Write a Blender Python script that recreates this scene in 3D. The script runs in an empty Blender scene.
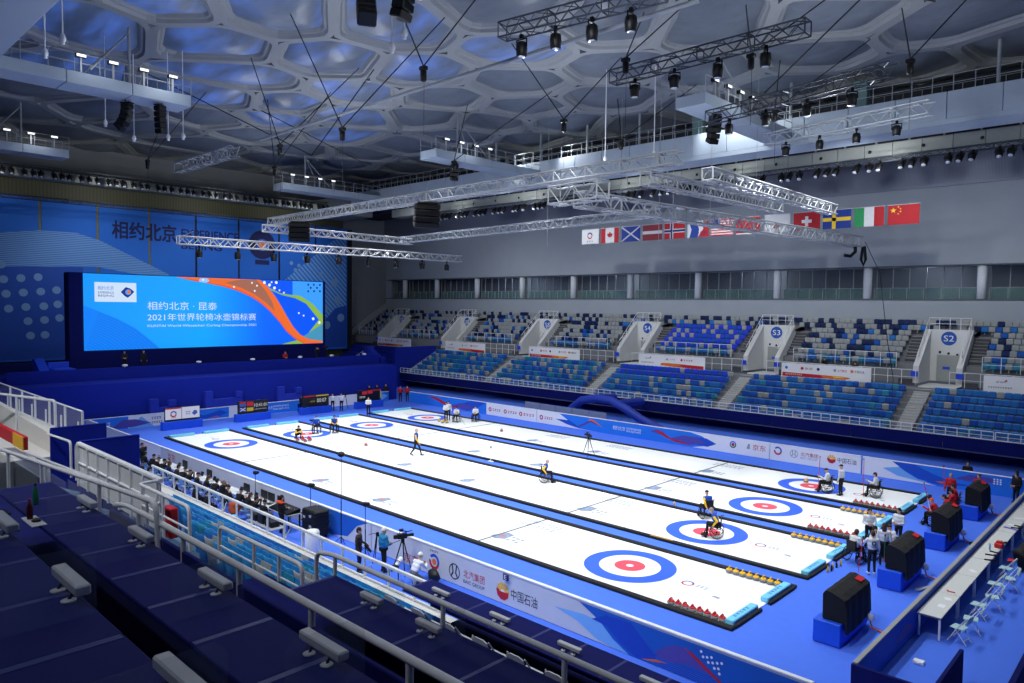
import bpy, bmesh, math, random
import numpy as np
from mathutils import Vector, Matrix
random.seed(7)
C = bpy.context.scene.collection
PI = math.pi

# ------------------------------------------------------------------ materials
def lin(c):
    return tuple((x/12.92 if x <= .04045 else ((x+.055)/1.055)**2.4) for x in c)
def rgb(r, g, b):
    return lin((r/255., g/255., b/255.))
MATS = {}
def mat(name, col, rough=.6, metal=0., emit=0., var=.12, scale=6., bump=0., alpha=1., stretch=None, spec=.4):
    if name in MATS: return MATS[name]
    m = bpy.data.materials.new(name); m.use_nodes = True
    nt = m.node_tree; N = nt.nodes; L = nt.links
    p = N['Principled BSDF']
    c = rgb(*col)
    p.inputs['Roughness'].default_value = rough
    p.inputs['Metallic'].default_value = metal
    p.inputs['Specular IOR Level'].default_value = spec
    if emit:
        p.inputs['Base Color'].default_value = (0.01, 0.01, 0.01, 1)
        p.inputs['Emission Color'].default_value = (*c, 1)
        p.inputs['Emission Strength'].default_value = emit
    else:
        tc = N.new('ShaderNodeTexCoord'); mp = N.new('ShaderNodeMapping')
        nz = N.new('ShaderNodeTexNoise'); nz.inputs['Scale'].default_value = scale; nz.inputs['Detail'].default_value = 3
        if stretch: mp.inputs['Scale'].default_value = stretch
        L.new(tc.outputs['Object'], mp.inputs['Vector']); L.new(mp.outputs['Vector'], nz.inputs['Vector'])
        mx = N.new('ShaderNodeMix'); mx.data_type = 'RGBA'
        mx.inputs[6].default_value = (*[min(1, x*(1-var)) for x in c], 1)
        mx.inputs[7].default_value = (*[min(1, x*(1+var)) for x in c], 1)
        L.new(nz.outputs['Fac'], mx.inputs[0]); L.new(mx.outputs[2], p.inputs['Base Color'])
        if bump:
            b = N.new('ShaderNodeBump'); b.inputs['Strength'].default_value = bump; b.inputs['Distance'].default_value = .05
            L.new(nz.outputs['Fac'], b.inputs['Height']); L.new(b.outputs['Normal'], p.inputs['Normal'])
    if alpha < 1:
        p.inputs['Alpha'].default_value = alpha
    MATS[name] = m
    return m
def wave_mat(name, c1, c2, scale, direction='Z', rough=.6, metal=0., thresh=.5):
    if name in MATS: return MATS[name]
    m = bpy.data.materials.new(name); m.use_nodes = True
    nt = m.node_tree; N = nt.nodes; L = nt.links; p = N['Principled BSDF']
    p.inputs['Roughness'].default_value = rough; p.inputs['Metallic'].default_value = metal
    tc = N.new('ShaderNodeTexCoord'); w = N.new('ShaderNodeTexWave'); w.bands_direction = direction
    w.inputs['Scale'].default_value = scale; w.inputs['Distortion'].default_value = 0
    cr = N.new('ShaderNodeValToRGB'); cr.color_ramp.elements[0].position = max(0, thresh-.08); cr.color_ramp.elements[1].position = min(1, thresh+.08)
    cr.color_ramp.elements[0].color = (*rgb(*c1), 1); cr.color_ramp.elements[1].color = (*rgb(*c2), 1)
    L.new(tc.outputs['Object'], w.inputs['Vector']); L.new(w.outputs['Fac'], cr.inputs['Fac']); L.new(cr.outputs['Color'], p.inputs['Base Color'])
    MATS[name] = m
    return m

# ------------------------------------------------------------------ mesh building
def _chamfer_template():
    bm = bmesh.new()
    k = []
    for sx in (-1, 1):
        for sy in (-1, 1):
            for sz in (-1, 1):
                for ax in range(3):
                    k.append(((sx, sy, sz), ax))
    c = .2
    for s, ax in k:
        bm.verts.new([s[i]*(1 if i == ax else 1-c) for i in range(3)])
    bm.verts.ensure_lookup_table(); bm.verts.index_update()
    bmesh.ops.convex_hull(bm, input=bm.verts)
    bmesh.ops.dissolve_limit(bm, angle_limit=.02, verts=bm.verts, edges=bm.edges)
    bm.verts.index_update()
    f = [[v.index for v in fc.verts] for fc in bm.faces]
    bm.free()
    return k, f
CH_K, CH_F = _chamfer_template()

class MB:
    def __init__(s): s.v = []; s.f = []; s.m = []; s.s = []
    def add(s, vs, fs, mi=0, sm=False):
        o = len(s.v); s.v += [tuple(v) for v in vs]
        for f in fs: s.f.append([i+o for i in f]); s.m.append(mi); s.s.append(sm)
        return s
    def box(s, x0, x1, y0, y1, z0, z1, mi=0, c=None, M=None):
        """chamfered box"""
        h = ((x1-x0)/2, (y1-y0)/2, (z1-z0)/2); ce = ((x0+x1)/2, (y0+y1)/2, (z0+z1)/2)
        mn = min(h)
        c = min(mn*.3, .012) if c is None else min(c, mn*.9)
        vs = [[ce[i]+sg[i]*(h[i]-(0 if i == ax else c)) for i in range(3)] for sg, ax in CH_K]
        if M is not None: vs = [M @ Vector(v) for v in vs]
        return s.add(vs, CH_F, mi)
    def bar(s, a, b, w, h, mi=0, c=None):
        a = Vector(a); b = Vector(b); d = (b-a); l = d.length
        if l < 1e-6: return s
        x = d/l; up = Vector((0, 0, 1)) if abs(x.z) < .98 else Vector((0, 1, 0))
        y = up.cross(x).normalized(); z = x.cross(y)
        M = Matrix((x, y, z)).transposed().to_4x4(); M.translation = (a+b)/2
        return s.box(-l/2, l/2, -w/2, w/2, -h/2, h/2, mi, c=min(w, h)*.15 if c is None else c, M=M)
    def tube(s, pts, r, n=6, mi=0, closed=False, radii=None):
        pts = [Vector(p) for p in pts]; k = len(pts); rings = []
        prev = None
        for i, p in enumerate(pts):
            if closed: t = pts[(i+1) % k]-pts[i-1]
            else: t = pts[min(i+1, k-1)]-pts[max(i-1, 0)]
            t.normalize()
            if prev is None:
                up = Vector((0, 0, 1)) if abs(t.z) < .9 else Vector((1, 0, 0))
                u = up.cross(t).normalized()
            else:
                u = (prev-t*prev.dot(t)).normalized()
            prev = u; w = t.cross(u)
            rr = radii[i] if radii else r
            rings.append([p+u*(rr*math.cos(2*PI*j/n))+w*(rr*math.sin(2*PI*j/n)) for j in range(n)])
        vs = [v for rg in rings for v in rg]; fs = []
        for i in range(k if closed else k-1):
            a = i*n; b = ((i+1) % k)*n
            for j in range(n): fs.append([a+j, a+(j+1) % n, b+(j+1) % n, b+j])
        s.add(vs, fs, mi, n > 5)
        if not closed:
            s.add(rings[0], [list(range(n))[::-1]], mi); s.add(rings[-1], [list(range(n))], mi)
        return s
    def cyl(s, a, b, r, n=12, mi=0, r2=None):
        return s.tube([a, b], r, n, mi, radii=[r, r if r2 is None else r2])
    def lathe(s, prof, c=(0, 0, 0), n=16, mi=0, axis='z', sm=True):
        vs = []; k = len(prof)
        for r, z in prof:
            for j in range(n):
                a = 2*PI*j/n; x, y = r*math.cos(a), r*math.sin(a)
                q = (x, y, z) if axis == 'z' else ((z, x, y) if axis == 'x' else (y, z, x))
                vs.append((q[0]+c[0], q[1]+c[1], q[2]+c[2]))
        fs = [[i*n+j, i*n+(j+1) % n, (i+1)*n+(j+1) % n, (i+1)*n+j] for i in range(k-1) for j in range(n)]
        fs += [list(range(n))[::-1], [(k-1)*n+j for j in range(n)]]
        return s.add(vs, fs, mi, sm)
    def ell(s, c, r, nu=10, nv=7, mi=0, lo=-1., hi=1.):
        if not hasattr(r, '__len__'): r = (r, r, r)
        vs = []; fs = []
        for i in range(nv+1):
            t = lo+(hi-lo)*i/nv; t = math.asin(max(-1, min(1, t)))
            for j in range(nu):
                a = 2*PI*j/nu
                vs.append((c[0]+r[0]*math.cos(t)*math.cos(a), c[1]+r[1]*math.cos(t)*math.sin(a), c[2]+r[2]*math.sin(t)))
        for i in range(nv):
            for j in range(nu): fs.append([i*nu+j, i*nu+(j+1) % nu, (i+1)*nu+(j+1) % nu, (i+1)*nu+j])
        fs.append(list(range(nu))[::-1]); fs.append([nv*nu+j for j in range(nu)])
        return s.add(vs, fs, mi, True)
    def prism(s, poly, fn, d0, d1, mi=0):
        n = len(poly)
        vs = [fn(x, y, d0) for x, y in poly]+[fn(x, y, d1) for x, y in poly]
        fs = [list(range(n))[::-1], [n+i for i in range(n)]]+[[i, (i+1) % n, n+(i+1) % n, n+i] for i in range(n)]
        return s.add(vs, fs, mi)
    def build(s, name, mats, parent=None, origin=None, recalc=True):
        if not isinstance(mats, (list, tuple)): mats = [mats]
        v = np.array(s.v, dtype=float).reshape(-1, 3)
        off = Vector((0, 0, 0))
        if parent is None:
            if origin is not None: off = Vector(origin)
            else:
                lo, hi = v.min(0), v.max(0); off = Vector(((lo[0]+hi[0])/2, (lo[1]+hi[1])/2, lo[2]))
            v = v-np.array(off)
        me = bpy.data.meshes.new(name)
        me.from_pydata(v.tolist(), [], s.f)
        for m in mats: me.materials.append(m)
        me.polygons.foreach_set('material_index', s.m); me.polygons.foreach_set('use_smooth', s.s)
        if recalc:
            bm = bmesh.new(); bm.from_mesh(me); bmesh.ops.recalc_face_normals(bm, faces=bm.faces); bm.to_mesh(me); bm.free()
        o = bpy.data.objects.new(name, me); C.objects.link(o)
        if parent is not None:
            o.parent = parent; o.matrix_parent_inverse = wm(parent).inverted()
        else: o.location = off
        return o
def wm(o):
    m = Matrix.LocRotScale(o.location, o.rotation_euler, o.scale)
    if o.parent: m = wm(o.parent) @ o.matrix_parent_inverse @ m
    return m
def tag(o, label=None, cat=None, group=None, kind=None):
    if label: o['label'] = label
    if cat: o['category'] = cat
    if group: o['group'] = group
    if kind: o['kind'] = kind
    return o
def thing(name, label, cat, loc=(0, 0, 0), rz=0., group=None):
    o = bpy.data.objects.new(name, None); C.objects.link(o)
    o.empty_display_size = .2
    o.location = loc; o.rotation_euler = (0, 0, rz)
    return tag(o, label, cat, group)
def struct(o): return tag(o, kind='structure')
def dup(root, loc=None, rz=None, label=None, group=None, parent=None):
    r = root.copy(); C.objects.link(r)
    if parent is not None: r.parent = parent
    if loc is not None: r.location = loc
    if rz is not None: r.rotation_euler = (0, 0, rz)
    if label: r['label'] = label
    if group: r['group'] = group
    for ch in list(root.children): dup(ch, parent=r)
    return r
ORD = ['zeroth', 'first', 'second', 'third', 'fourth', 'fifth', 'sixth', 'seventh', 'eighth', 'ninth', 'tenth', 'eleventh', 'twelfth', 'thirteenth', 'fourteenth', 'fifteenth', 'sixteenth', 'seventeenth', 'eighteenth', 'nineteenth', 'twentieth']
_T = ['', '', 'twenty', 'thirty', 'forty', 'fifty', 'sixty', 'seventy']
def nth(n):
    if n <= 20: return ORD[n]
    return _T[n//10]+('-'+ORD[n % 10] if n % 10 else 'th')

# ------------------------------------------------------------------ printing on flat faces
class Plane:
    """a flat face: origin, horizontal unit, up unit, outward normal"""
    def __init__(s, o, ux, uz, n): s.o = Vector(o); s.ux = Vector(ux); s.uz = Vector(uz); s.n = Vector(n)
    def P(s, x, z, d=0.): return s.o+s.ux*x+s.uz*z+s.n*d
def circ(x, z, r, n=14, rz=None):
    rz = r if rz is None else rz
    return [(x+r*math.cos(2*PI*i/n), z+rz*math.sin(2*PI*i/n)) for i in range(n)]
def rect(x0, x1, z0, z1): return [(x0, z0), (x1, z0), (x1, z1), (x0, z1)]
def ringpoly(mb, pl, x, z, r0, r1, d, mi, n=18, a0=0., a1=2*PI):
    full = abs(a1-a0-2*PI) < 1e-6
    k = n if full else n+1
    vs = []
    for i in range(k):
        a = a0+(a1-a0)*i/n
        vs.append(pl.P(x+r0*math.cos(a), z+r0*math.sin(a), d)); vs.append(pl.P(x+r1*math.cos(a), z+r1*math.sin(a), d))
    fs = []
    for i in range(n):
        a = 2*i; b = 2*((i+1) % k)
        fs.append([a, a+1, b+1, b])
    mb.add(vs, fs, mi)
class Print:
    """layers of flat print on a plane, one mesh"""
    def __init__(s, pl): s.pl = pl; s.mb = MB(); s.mats = []; s.d = .004; s.zmin = None; s.name = None; s.segs = []
    def mi(s, m):
        if m not in s.mats: s.mats.append(m)
        return s.mats.index(m)
    def poly(s, pts, m, d=None):
        d = s.d if d is None else d
        if s.zmin is not None: pts = [(x, max(z, s.zmin)) for x, z in pts]
        s.mb.add([s.pl.P(x, z, d) for x, z in pts], [list(range(len(pts)))], s.mi(m)); return s
    def smudge(s, x, z, w, h, m, n=4, d=None):
        """a line of writing too small to read: stroke clusters, one per character"""
        k = w/n
        for i in range(n):
            a = x+k*i; g = k*.82
            s.poly(rect(a, a+g, z+h*.78, z+h*.95), m, d); s.poly(rect(a+g*.4, a+g*.62, z, z+h*.8), m, d)
            s.poly(rect(a, a+g*.9, z+h*(.3 if i % 2 else .1), z+h*(.45 if i % 2 else .25)), m, d)
        return s
    def dots(s, pts, r, m, d=None):
        for x, z in pts: s.poly(circ(x, z, r, 10), m, d)
        return s
    def ring(s, x, z, r0, r1, m, d=None, **k):
        ringpoly(s.mb, s.pl, x, z, r0, r1, s.d if d is None else d, s.mi(m), **k); return s
    def text(s, body, x, z, h, m, w=None, d=None, shear=0., bold=0.):
        if bold:
            for i, (bx, bz) in enumerate(((0, 0), (bold, 0), (0, bold), (bold, bold))): s.text(body, x+bx, z+bz, h, m, w, (s.d if d is None else d)+.001*i, shear)
            return s
        vs, fs = glyphs(body, shear)
        if not vs: return s
        xs = [v[0] for v in vs]; zs = [v[1] for v in vs]
        x0, x1, z0, z1 = min(xs), max(xs), min(zs), max(zs)
        k = h/max(1e-6, z1-z0); kx = k if w is None else w/max(1e-6, x1-x0)
        d = s.d if d is None else d
        s.mb.add([s.pl.P(x+(a-x0)*kx, z+(b-z0)*k, d) for a, b in vs], fs, s.mi(m)); return s
    def part(s, name):
        """the print that follows is a piece of its own"""
        if s.mb.f: s.segs.append((s.name, s.mb, s.mats))
        s.name = name; s.mb = MB(); s.mats = []; return s
    def build(s, name, parent):
        o = None
        for n, mb, mats in s.segs+[(s.name, s.mb, s.mats)]:
            if mb.f: o = mb.build(n or name, mats, parent, recalc=False)
        return o
_G = {}
def glyphs(body, shear=0.):
    key = (body, shear)
    if key in _G: return _G[key]
    cu = bpy.data.curves.new('lettering', 'FONT'); cu.body = body; cu.size = 1; cu.shear = shear; cu.resolution_u = 3
    ob = bpy.data.objects.new('lettering', cu); C.objects.link(ob)
    dg = bpy.context.evaluated_depsgraph_get(); dg.update()
    me = bpy.data.meshes.new_from_object(ob.evaluated_get(dg))
    vs = [(v.co.x, v.co.y) for v in me.vertices]; fs = [list(p.vertices) for p in me.polygons]
    bpy.data.objects.remove(ob); bpy.data.curves.remove(cu); bpy.data.meshes.remove(me)
    _G[key] = (vs, fs)
    return _G[key]
# ------------------------------------------------------------------ palette
M_carpet = mat('blue_carpet', (78, 118, 228), .9, var=.06, scale=3, spec=.1)
M_ice = mat('pebbled_ice', (240, 243, 245), .45, var=.015, scale=1.2, spec=.25)
M_foam = mat('black_foam', (20, 22, 26), .8)
M_navy = mat('navy_cloth', (22, 40, 150), .85, var=.10, scale=2, spec=.15)
M_navy2 = mat('dark_navy_cloth', (14, 22, 92), .85, var=.12, scale=2, spec=.15)
M_royal = mat('royal_blue_panel', (25, 70, 215), .6)
M_white = mat('white_paint', (225, 228, 232), .5)
M_offw = mat('off_white_plaster', (198, 202, 206), .75, var=.05)
M_conc = mat('grey_concrete', (120, 124, 130), .85, var=.12, scale=3)
M_wall = mat('grey_wall_panel', (150, 160, 172), .7, var=.06, scale=.6)
M_blk = mat('black_plastic', (14, 15, 18), .5)
M_dk = mat('black_metal', (22, 23, 26), .4, .6)
M_alu = mat('aluminium', (176, 180, 184), .5, .15)
M_steel = mat('painted_grey_steel', (156, 162, 168), .5, 0)
M_cyan = mat('pale_blue_foam', (120, 205, 235), .7)
M_red = mat('red_paint', (200, 30, 40), .5)
M_yel = mat('yellow_paint', (245, 190, 30), .5)
M_print_w = mat('white_print', (232, 234, 238), .6, var=.02)
M_print_b = mat('mid_blue_print', (30, 120, 225), .6, var=.05)
M_print_b2 = mat('deep_blue_print', (20, 80, 195), .6, var=.05)
M_print_lb = mat('light_blue_print', (120, 180, 235), .6, var=.05)
M_print_n = mat('navy_print', (25, 35, 110), .6, var=.05)
M_print_k = mat('black_print', (25, 25, 32), .6)
M_print_r = mat('red_print', (190, 30, 45), .6)
M_print_o = mat('orange_print', (225, 110, 45), .6)
M_print_y = mat('yellow_print', (240, 185, 50), .6)
M_print_p = mat('violet_print', (85, 75, 165), .6)
M_print_g = mat('grey_print', (150, 158, 175), .6)
M_print_gr = mat('green_print', (30, 110, 70), .6)

# ------------------------------------------------------------------ ground
mb = MB(); mb.add([(-62, -36, 0), (46, -36, 0), (46, 46, 0), (-62, 46, 0)], [[0, 1, 2, 3]])
struct(mb.build('floor', M_carpet))

# ------------------------------------------------------------------ ceiling : irregular cells of beams with air cushions
ZC = 28.  # underside of the roof beams
SEEDS = [(-18.7, -8.6), (-12.2, -6.4), (-16.3, -1.7), (-8.9, -1.5), (-22.3, 3.5), (-28.4, 4.7), (-36.9, 7.5), (-4.6, 5.2), (-13.3, 6.1), (-10.9, 11.9), (-19.1, 12.0), (-26.3, 9.4), (-26.1, 15.9), (-33.2, 11.7), (-14.7, 17.5), (-20.7, 21.1), (-33.4, 19.8), (-43.1, 21.4), (-39.4, 13.5), (-32.3, 27.1), (-40.0, 26.2), (-1.7, 13.4), (-6.9, 18.8), (-11.1, 24.8), (-17.5, 26.4), (-4.2, 27.1), (-11.9, 31.3), (-19.7, 34.7), (1.1, 21.0), (5.6, 14.7), (1.9, 7.8), (-7.2, 36.8), (9.9, 18.6), (13.1, 27.9), (16.3, 22.6), (20.9, 28.0), (23.5, 35.0), (5.6, 26.5), (8.3, 33.9), (17.8, 35.5)]
XA, XB, YA, YB = -62., 46., -36., 46.
def build_ceiling():
    S = [Vector(p) for p in SEEDS]
    j = 0; y = YA-3
    while y < YB+6:
        x = XA-3+(3.7 if j % 2 else 0)
        while x < XB+6:
            q = Vector((x+random.uniform(-.9, .9), y+random.uniform(-.9, .9)))
            if all((q-t).length > 6.6 for t in S): S.append(q)
            x += 7.4
        y += 6.2; j += 1
    def cell(i, shrink):
        poly = [Vector((XA, YA)), Vector((XB, YA)), Vector((XB, YB)), Vector((XA, YB))]
        for t in sorted((t for k, t in enumerate(S) if k != i), key=lambda t: (t-S[i]).length)[:16]:
            n = (t-S[i]); l = n.length; n = n/l; dd = n.dot((S[i]+t)/2)-shrink
            out = []
            for a in range(len(poly)):
                P, Q = poly[a], poly[(a+1) % len(poly)]
                da, db = n.dot(P)-dd, n.dot(Q)-dd
                if da <= 0: out.append(P)
                if da*db < 0: out.append(P+(Q-P)*(da/(da-db)))
            poly = out
            if len(poly) < 3: return None
        # drop near-duplicate corners
        res = []
        for P in poly:
            if not res or (P-res[-1]).length > .05: res.append(P)
        return res if len(res) > 2 else None
    frame = MB(); cush = []
    for i in range(len(S)):
        if not (XA-1 < S[i].x < XB+1 and YA-1 < S[i].y < YB+1): continue
        P = cell(i, 0); Q = cell(i, .36)
        if not P or not Q: continue
        cq = sum(Q, Vector((0, 0)))/len(Q)
        def rs(poly, n):   # resample a polygon
            per = [(poly[(a+1) % len(poly)]-poly[a]).length for a in range(len(poly))]; tot = sum(per); out = []
            for s in range(n):
                d = tot*s/n; a = 0
                while d > per[a] and a < len(poly)-1: d -= per[a]; a += 1
                out.append(poly[a].lerp(poly[(a+1) % len(poly)], d/max(per[a], 1e-6)))
            return out
        def polar(poly, n):  # same angles about the cell's centre
            out = []
            for s in range(n):
                a = 2*PI*s/n; d = Vector((math.cos(a), math.sin(a))); best = 1e9
                for k in range(len(poly)):
                    A = poly[k]-cq; B = poly[(k+1) % len(poly)]-cq; e = B-A
                    den = d.x*e.y-d.y*e.x
                    if abs(den) < 1e-9: continue
                    t = (A.x*e.y-A.y*e.x)/den; u = (A.x*d.y-A.y*d.x)/den
                    if t > 0 and -1e-6 <= u <= 1+1e-6: best = min(best, t)
                out.append((cq+d*best) if best < 1e8 else cq)
            return out
        n = 40
        Pp, Qp = polar(P, n), polar(Q, n)
        rr = min((q-cq).length for q in Q)
        # rounded inner outline
        def soft(pts, k):
            for _ in range(k): pts = [(pts[a-1]+pts[a]*2+pts[(a+1) % n])/4 for a in range(n)]
            return pts
        Qs = soft(Qp, 1)
        Q2 = [cq+(q-cq)*(1-.14/max((q-cq).length, .3)) for q in Qs]
        Q3 = [cq+(q-cq)*(1-.30/max((q-cq).length, .5)) for q in Qs]
        vs = [(*p, ZC) for p in Pp]+[(*q, ZC) for q in Qs]+[(*q, ZC+.2) for q in Q2]+[(*q, ZC+.23) for q in Q3]+[(*cq.lerp(q, .95), ZC+.42) for q in Q3]
        fs = []
        for r in range(4):
            for a in range(n): fs.append([r*n+a, r*n+(a+1) % n, (r+1)*n+(a+1) % n, (r+1)*n+a])
        frame.add(vs, fs)
        c = MB(); Q4 = [cq.lerp(q, .95) for q in Q3]
        vs = []; rings = [1., .9, .75, .55, .3, .1]
        for t in rings: vs += [(*cq.lerp(q, t), ZC+.42-.75*(1-t*t)) for q in Q4]
        fs = [[r*n+a, r*n+(a+1) % n, (r+1)*n+(a+1) % n, (r+1)*n+a] for r in range(len(rings)-1) for a in range(n)]
        fs.append([(len(rings)-1)*n+a for a in range(n)])
        c.add(vs, fs, 0, True)
        cush.append(c)
    M_beam = mat('ceiling_beam_paint', (142, 146, 148), .6, var=.06, scale=.5)
    M_cush = mat('air_cushion_film', (104, 112, 124), .42, var=.22, scale=.8, bump=.45, spec=.3, stretch=(1, 2.4, 3))
    ce = struct(frame.build('ceiling', M_beam, recalc=False))
    M_lit = M_cush.copy(); M_lit.name = 'blue_glow_cushion_film'      # blue glow of the roof put into the film as streaky emission
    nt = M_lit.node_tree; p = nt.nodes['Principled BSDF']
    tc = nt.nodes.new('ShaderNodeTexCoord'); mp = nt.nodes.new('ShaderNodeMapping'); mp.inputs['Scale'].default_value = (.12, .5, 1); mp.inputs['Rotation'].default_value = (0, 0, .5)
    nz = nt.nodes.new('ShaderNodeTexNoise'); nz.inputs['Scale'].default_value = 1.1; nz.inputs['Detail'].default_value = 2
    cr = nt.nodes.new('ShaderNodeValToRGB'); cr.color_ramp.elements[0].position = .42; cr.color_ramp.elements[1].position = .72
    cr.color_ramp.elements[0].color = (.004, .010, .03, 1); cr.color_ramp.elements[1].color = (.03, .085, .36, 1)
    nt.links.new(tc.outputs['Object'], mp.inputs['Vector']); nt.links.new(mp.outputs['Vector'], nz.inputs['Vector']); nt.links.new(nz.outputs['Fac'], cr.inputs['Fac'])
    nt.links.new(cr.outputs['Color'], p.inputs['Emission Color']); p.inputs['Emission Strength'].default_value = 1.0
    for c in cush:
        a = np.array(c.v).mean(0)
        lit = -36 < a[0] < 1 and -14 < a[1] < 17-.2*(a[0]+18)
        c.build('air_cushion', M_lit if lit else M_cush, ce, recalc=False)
build_ceiling()

# ------------------------------------------------------------------ walls
M_clad = wave_mat('ribbed_metal_cladding', (108, 116, 138), (124, 132, 156), 3.2, 'X', .45, .3)
M_olive = wave_mat('olive_metal_cladding', (52, 54, 34), (66, 68, 42), .9, 'Y', .6)
YW = 45.8
mb = MB()
mb.box(-61, 46, YW, YW+.6, 8.5, 11.3)                 # parapet under the gallery
mb.box(-61, 46, YW, YW+.6, 14.2, 21.0)                # wall over the gallery
mb.box(-61, -59.8, YW, YW+.6, 11.3, 14.2)
struct(mb.build('wall_right', M_wall))
mb = MB(); mb.box(-61, 46, YW-.12, YW+.5, 21.0, 28); mb.box(-61, 46, YW-.2, YW-.1, 20.8, 21.05)
struct(mb.build('trim_1', M_clad))
mb = MB(); mb.box(-61, 46, YW-.08, YW+.7, 11.22, 11.34); mb.box(-61, 46, YW-.06, YW+.1, 14.12, 14.22)
struct(mb.build('trim_2', mat('dark_grey_trim', (80, 86, 96), .6)))
# gallery behind the openings
mb = MB(); mb.box(-61, 46, YW+5.4, YW+5.7, 11, 14.6); mb.box(-61, 46, YW+.6, YW+5.5, 14.3, 14.6); mb.box(-61, 46, YW+.6, YW+5.5, 10.9, 11.2)
mb.box(-61.3, -61, YW+.6, YW+5.5, 11, 14.6)
struct(mb.build('wall_gallery', mat('gallery_wall_paint', (140, 148, 160), .7)))
GCOL = [-56.3, -48.7, -40.1, -31.5, -22.9, -14.5, -5.8, 2.9, 11.3, 20.2, 28.8, 37.4]
for i, u in enumerate(GCOL):
    mb = MB(); mb.lathe([(.36, 11.2), (.36, 14.3)], (u, YW+.45, 0), 20)
    struct(mb.build('trim_%d' % (i+3), mat('pale_column_paint', (206, 214, 224), .6)))
M_glass = mat('clear_glass', (190, 210, 220), .05, alpha=.16, var=0)
M_tint = mat('tinted_gallery_glass', (80, 92, 108), .08, alpha=.3, var=0)
cols = GCOL+[45.8]
for i in range(-1, 12):
    a = (-60.2 if i < 0 else cols[i])+.45; b = cols[i+1]-.35
    mb = MB(); mb.box(a, b, YW+1.6, YW+1.62, 11.2, 14.2)
    w = struct(mb.build('window_%d' % (i+2), M_tint))
    f = MB(); k = max(2, int((b-a)/1.25))
    for q in range(k+1):
        x = a+(b-a)*q/k; f.box(x-.03, x+.03, YW+1.55, YW+1.68, 11.2, 14.2)
    f.box(a, b, YW+1.55, YW+1.68, 14.1, 14.2); f.build('window_frame', M_steel, w)
    r = thing('glass_balustrade', 'glass balustrade with grey posts in the gallery bay, %s bay from the left end wall' % nth(i+2), 'balustrade', ((a+b)/2, YW+.9, 11.2), group='gallery balustrades')
    g = MB(); g.box(a, b, YW+.89, YW+.91, 11.25, 12.25); g.build('glass_panel', mat('green_tint_glass', (110, 150, 150), .1, alpha=.3, var=0), r)
    g = MB(); g.tube([(a, YW+.9, 12.3), (b, YW+.9, 12.3)], .03, 6); g.build('top_rail', M_steel, r)
    for q in range(k+1):
        x = a+(b-a)*q/k; g = MB(); g.box(x-.025, x+.025, YW+.87, YW+.93, 11.2, 12.3); g.build('post', M_steel, r)
# far end wall (left in view)
mb = MB(); mb.box(-61.4, -61, -36, 46, 0, 28); mb.box(-61, -60.6, 37.4, YW, 0, 21.2)
struct(mb.build('wall_far_end', mat('end_wall_paint', (128, 132, 138), .75, var=.06, scale=.5)))
mb = MB(); mb.box(-58.4, -57.6, -36, 35.9, 0, 24.6)
struct(mb.build('wall_far_end_cladding', M_olive))
mb = MB(); mb.box(-58.2, -57.6, 36.2, 37.4, 0, 21.2)
struct(mb.build('trim_20', mat('dark_slot', (24, 26, 34), .8)))
# the other two sides, out of frame
mb = MB(); mb.box(-61, 46, -36.6, -36, 0, 28); struct(mb.build('wall_left', M_wall))
mb = MB(); mb.box(46, 46.6, -36, 46, 0, 28); struct(mb.build('wall_near_end', M_wall))

# ------------------------------------------------------------------ printed banner on the end wall
pl = Plane((-57.0, 0, 0), (0, 1, 0), (0, 0, 1), (1, 0, 0))
M_bn = mat('blue_banner_cloth', (22, 96, 196), .75, var=.05, scale=.4)
M_bn_d = mat('dark_blue_banner_print', (22, 70, 165), .75, var=.05)
M_bn_l = wave_mat('pale_striped_banner_print', (40, 105, 190), (110, 150, 195), 1.6, 'Z', .75)
M_bn_l2 = wave_mat('pale_diagonal_banner_print', (35, 105, 200), (105, 155, 210), .9, 'DIAGONAL', .75)
M_bn_t = mat('navy_banner_lettering', (14, 22, 80), .75)
M_bn_o = mat('pale_dot_print', (105, 145, 195), .75)
k = 1.018
def sc(pts, cy=7.5): return [(x*1.02-.3, z+.1) for x, z in pts]
cy0 = [-12., -7.7, -2.3, 3.3, 8.85, 14.3, 19.8, 25.45, 31.0, 36.3]
bt = thing('wall_banner', 'huge blue event banner hanging on the far end wall behind the screen', 'banner', (-57, 12, 4))
for i in range(len(cy0)-1):
    a, b = cy0[i]+.12, cy0[i+1]-.12
    mb = MB(); mb.box(-57.25, -57.0, a, b, 3.8, 21.2, c=.02); mb.build('cloth_strip', M_bn, bt)
pr = Print(pl).part('left_wave_print')
pr.poly(sc([(-6.09, 17.11), (-2.1, 17.7), (1.47, 17.72), (3.71, 17.06), (7.39, 15.31), (11.04, 13.57), (11.03, 12.83), (3.16, 14.1), (-1.7, 13.87), (-12, 13.41), (-12, 16.4)]), M_bn_l, .01)
pr.poly(sc([(-12, 13.41), (-1.7, 13.87), (2.0, 13.95), (2.0, 3.93), (-12, 3.9)]), M_bn_d, .012)
pr.dots(sc([(-5.46, 13.9), (-5.28, 12.37), (-3.77, 12.55), (-2.23, 12.71), (-5.08, 10.87), (-3.58, 11.03), (-2.02, 11.17), (-0.56, 11.36), (-3.38, 9.51), (-1.77, 9.6), (-0.47, 9.82), (-3.22, 8.0), (-1.73, 8.12), (-0.33, 8.33), (-4.89, 9.32), (-3.02, 6.46), (-1.71, 6.51)]), .42, M_bn_o, .016)
pr.part('right_wave_print').poly(sc([(24, 11.5), (26.1, 13.46), (33.28, 19.17), (35.6, 19.89), (35.6, 4.9), (31, 4.9), (24, 9)]), M_bn_l2, .01)
pr.dots(sc([(33.65, 13.22), (34.14, 10.74), (32.02, 9.66), (34.69, 8.23), (32.42, 7.18)]), .6, M_bn_o, .016)
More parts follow.
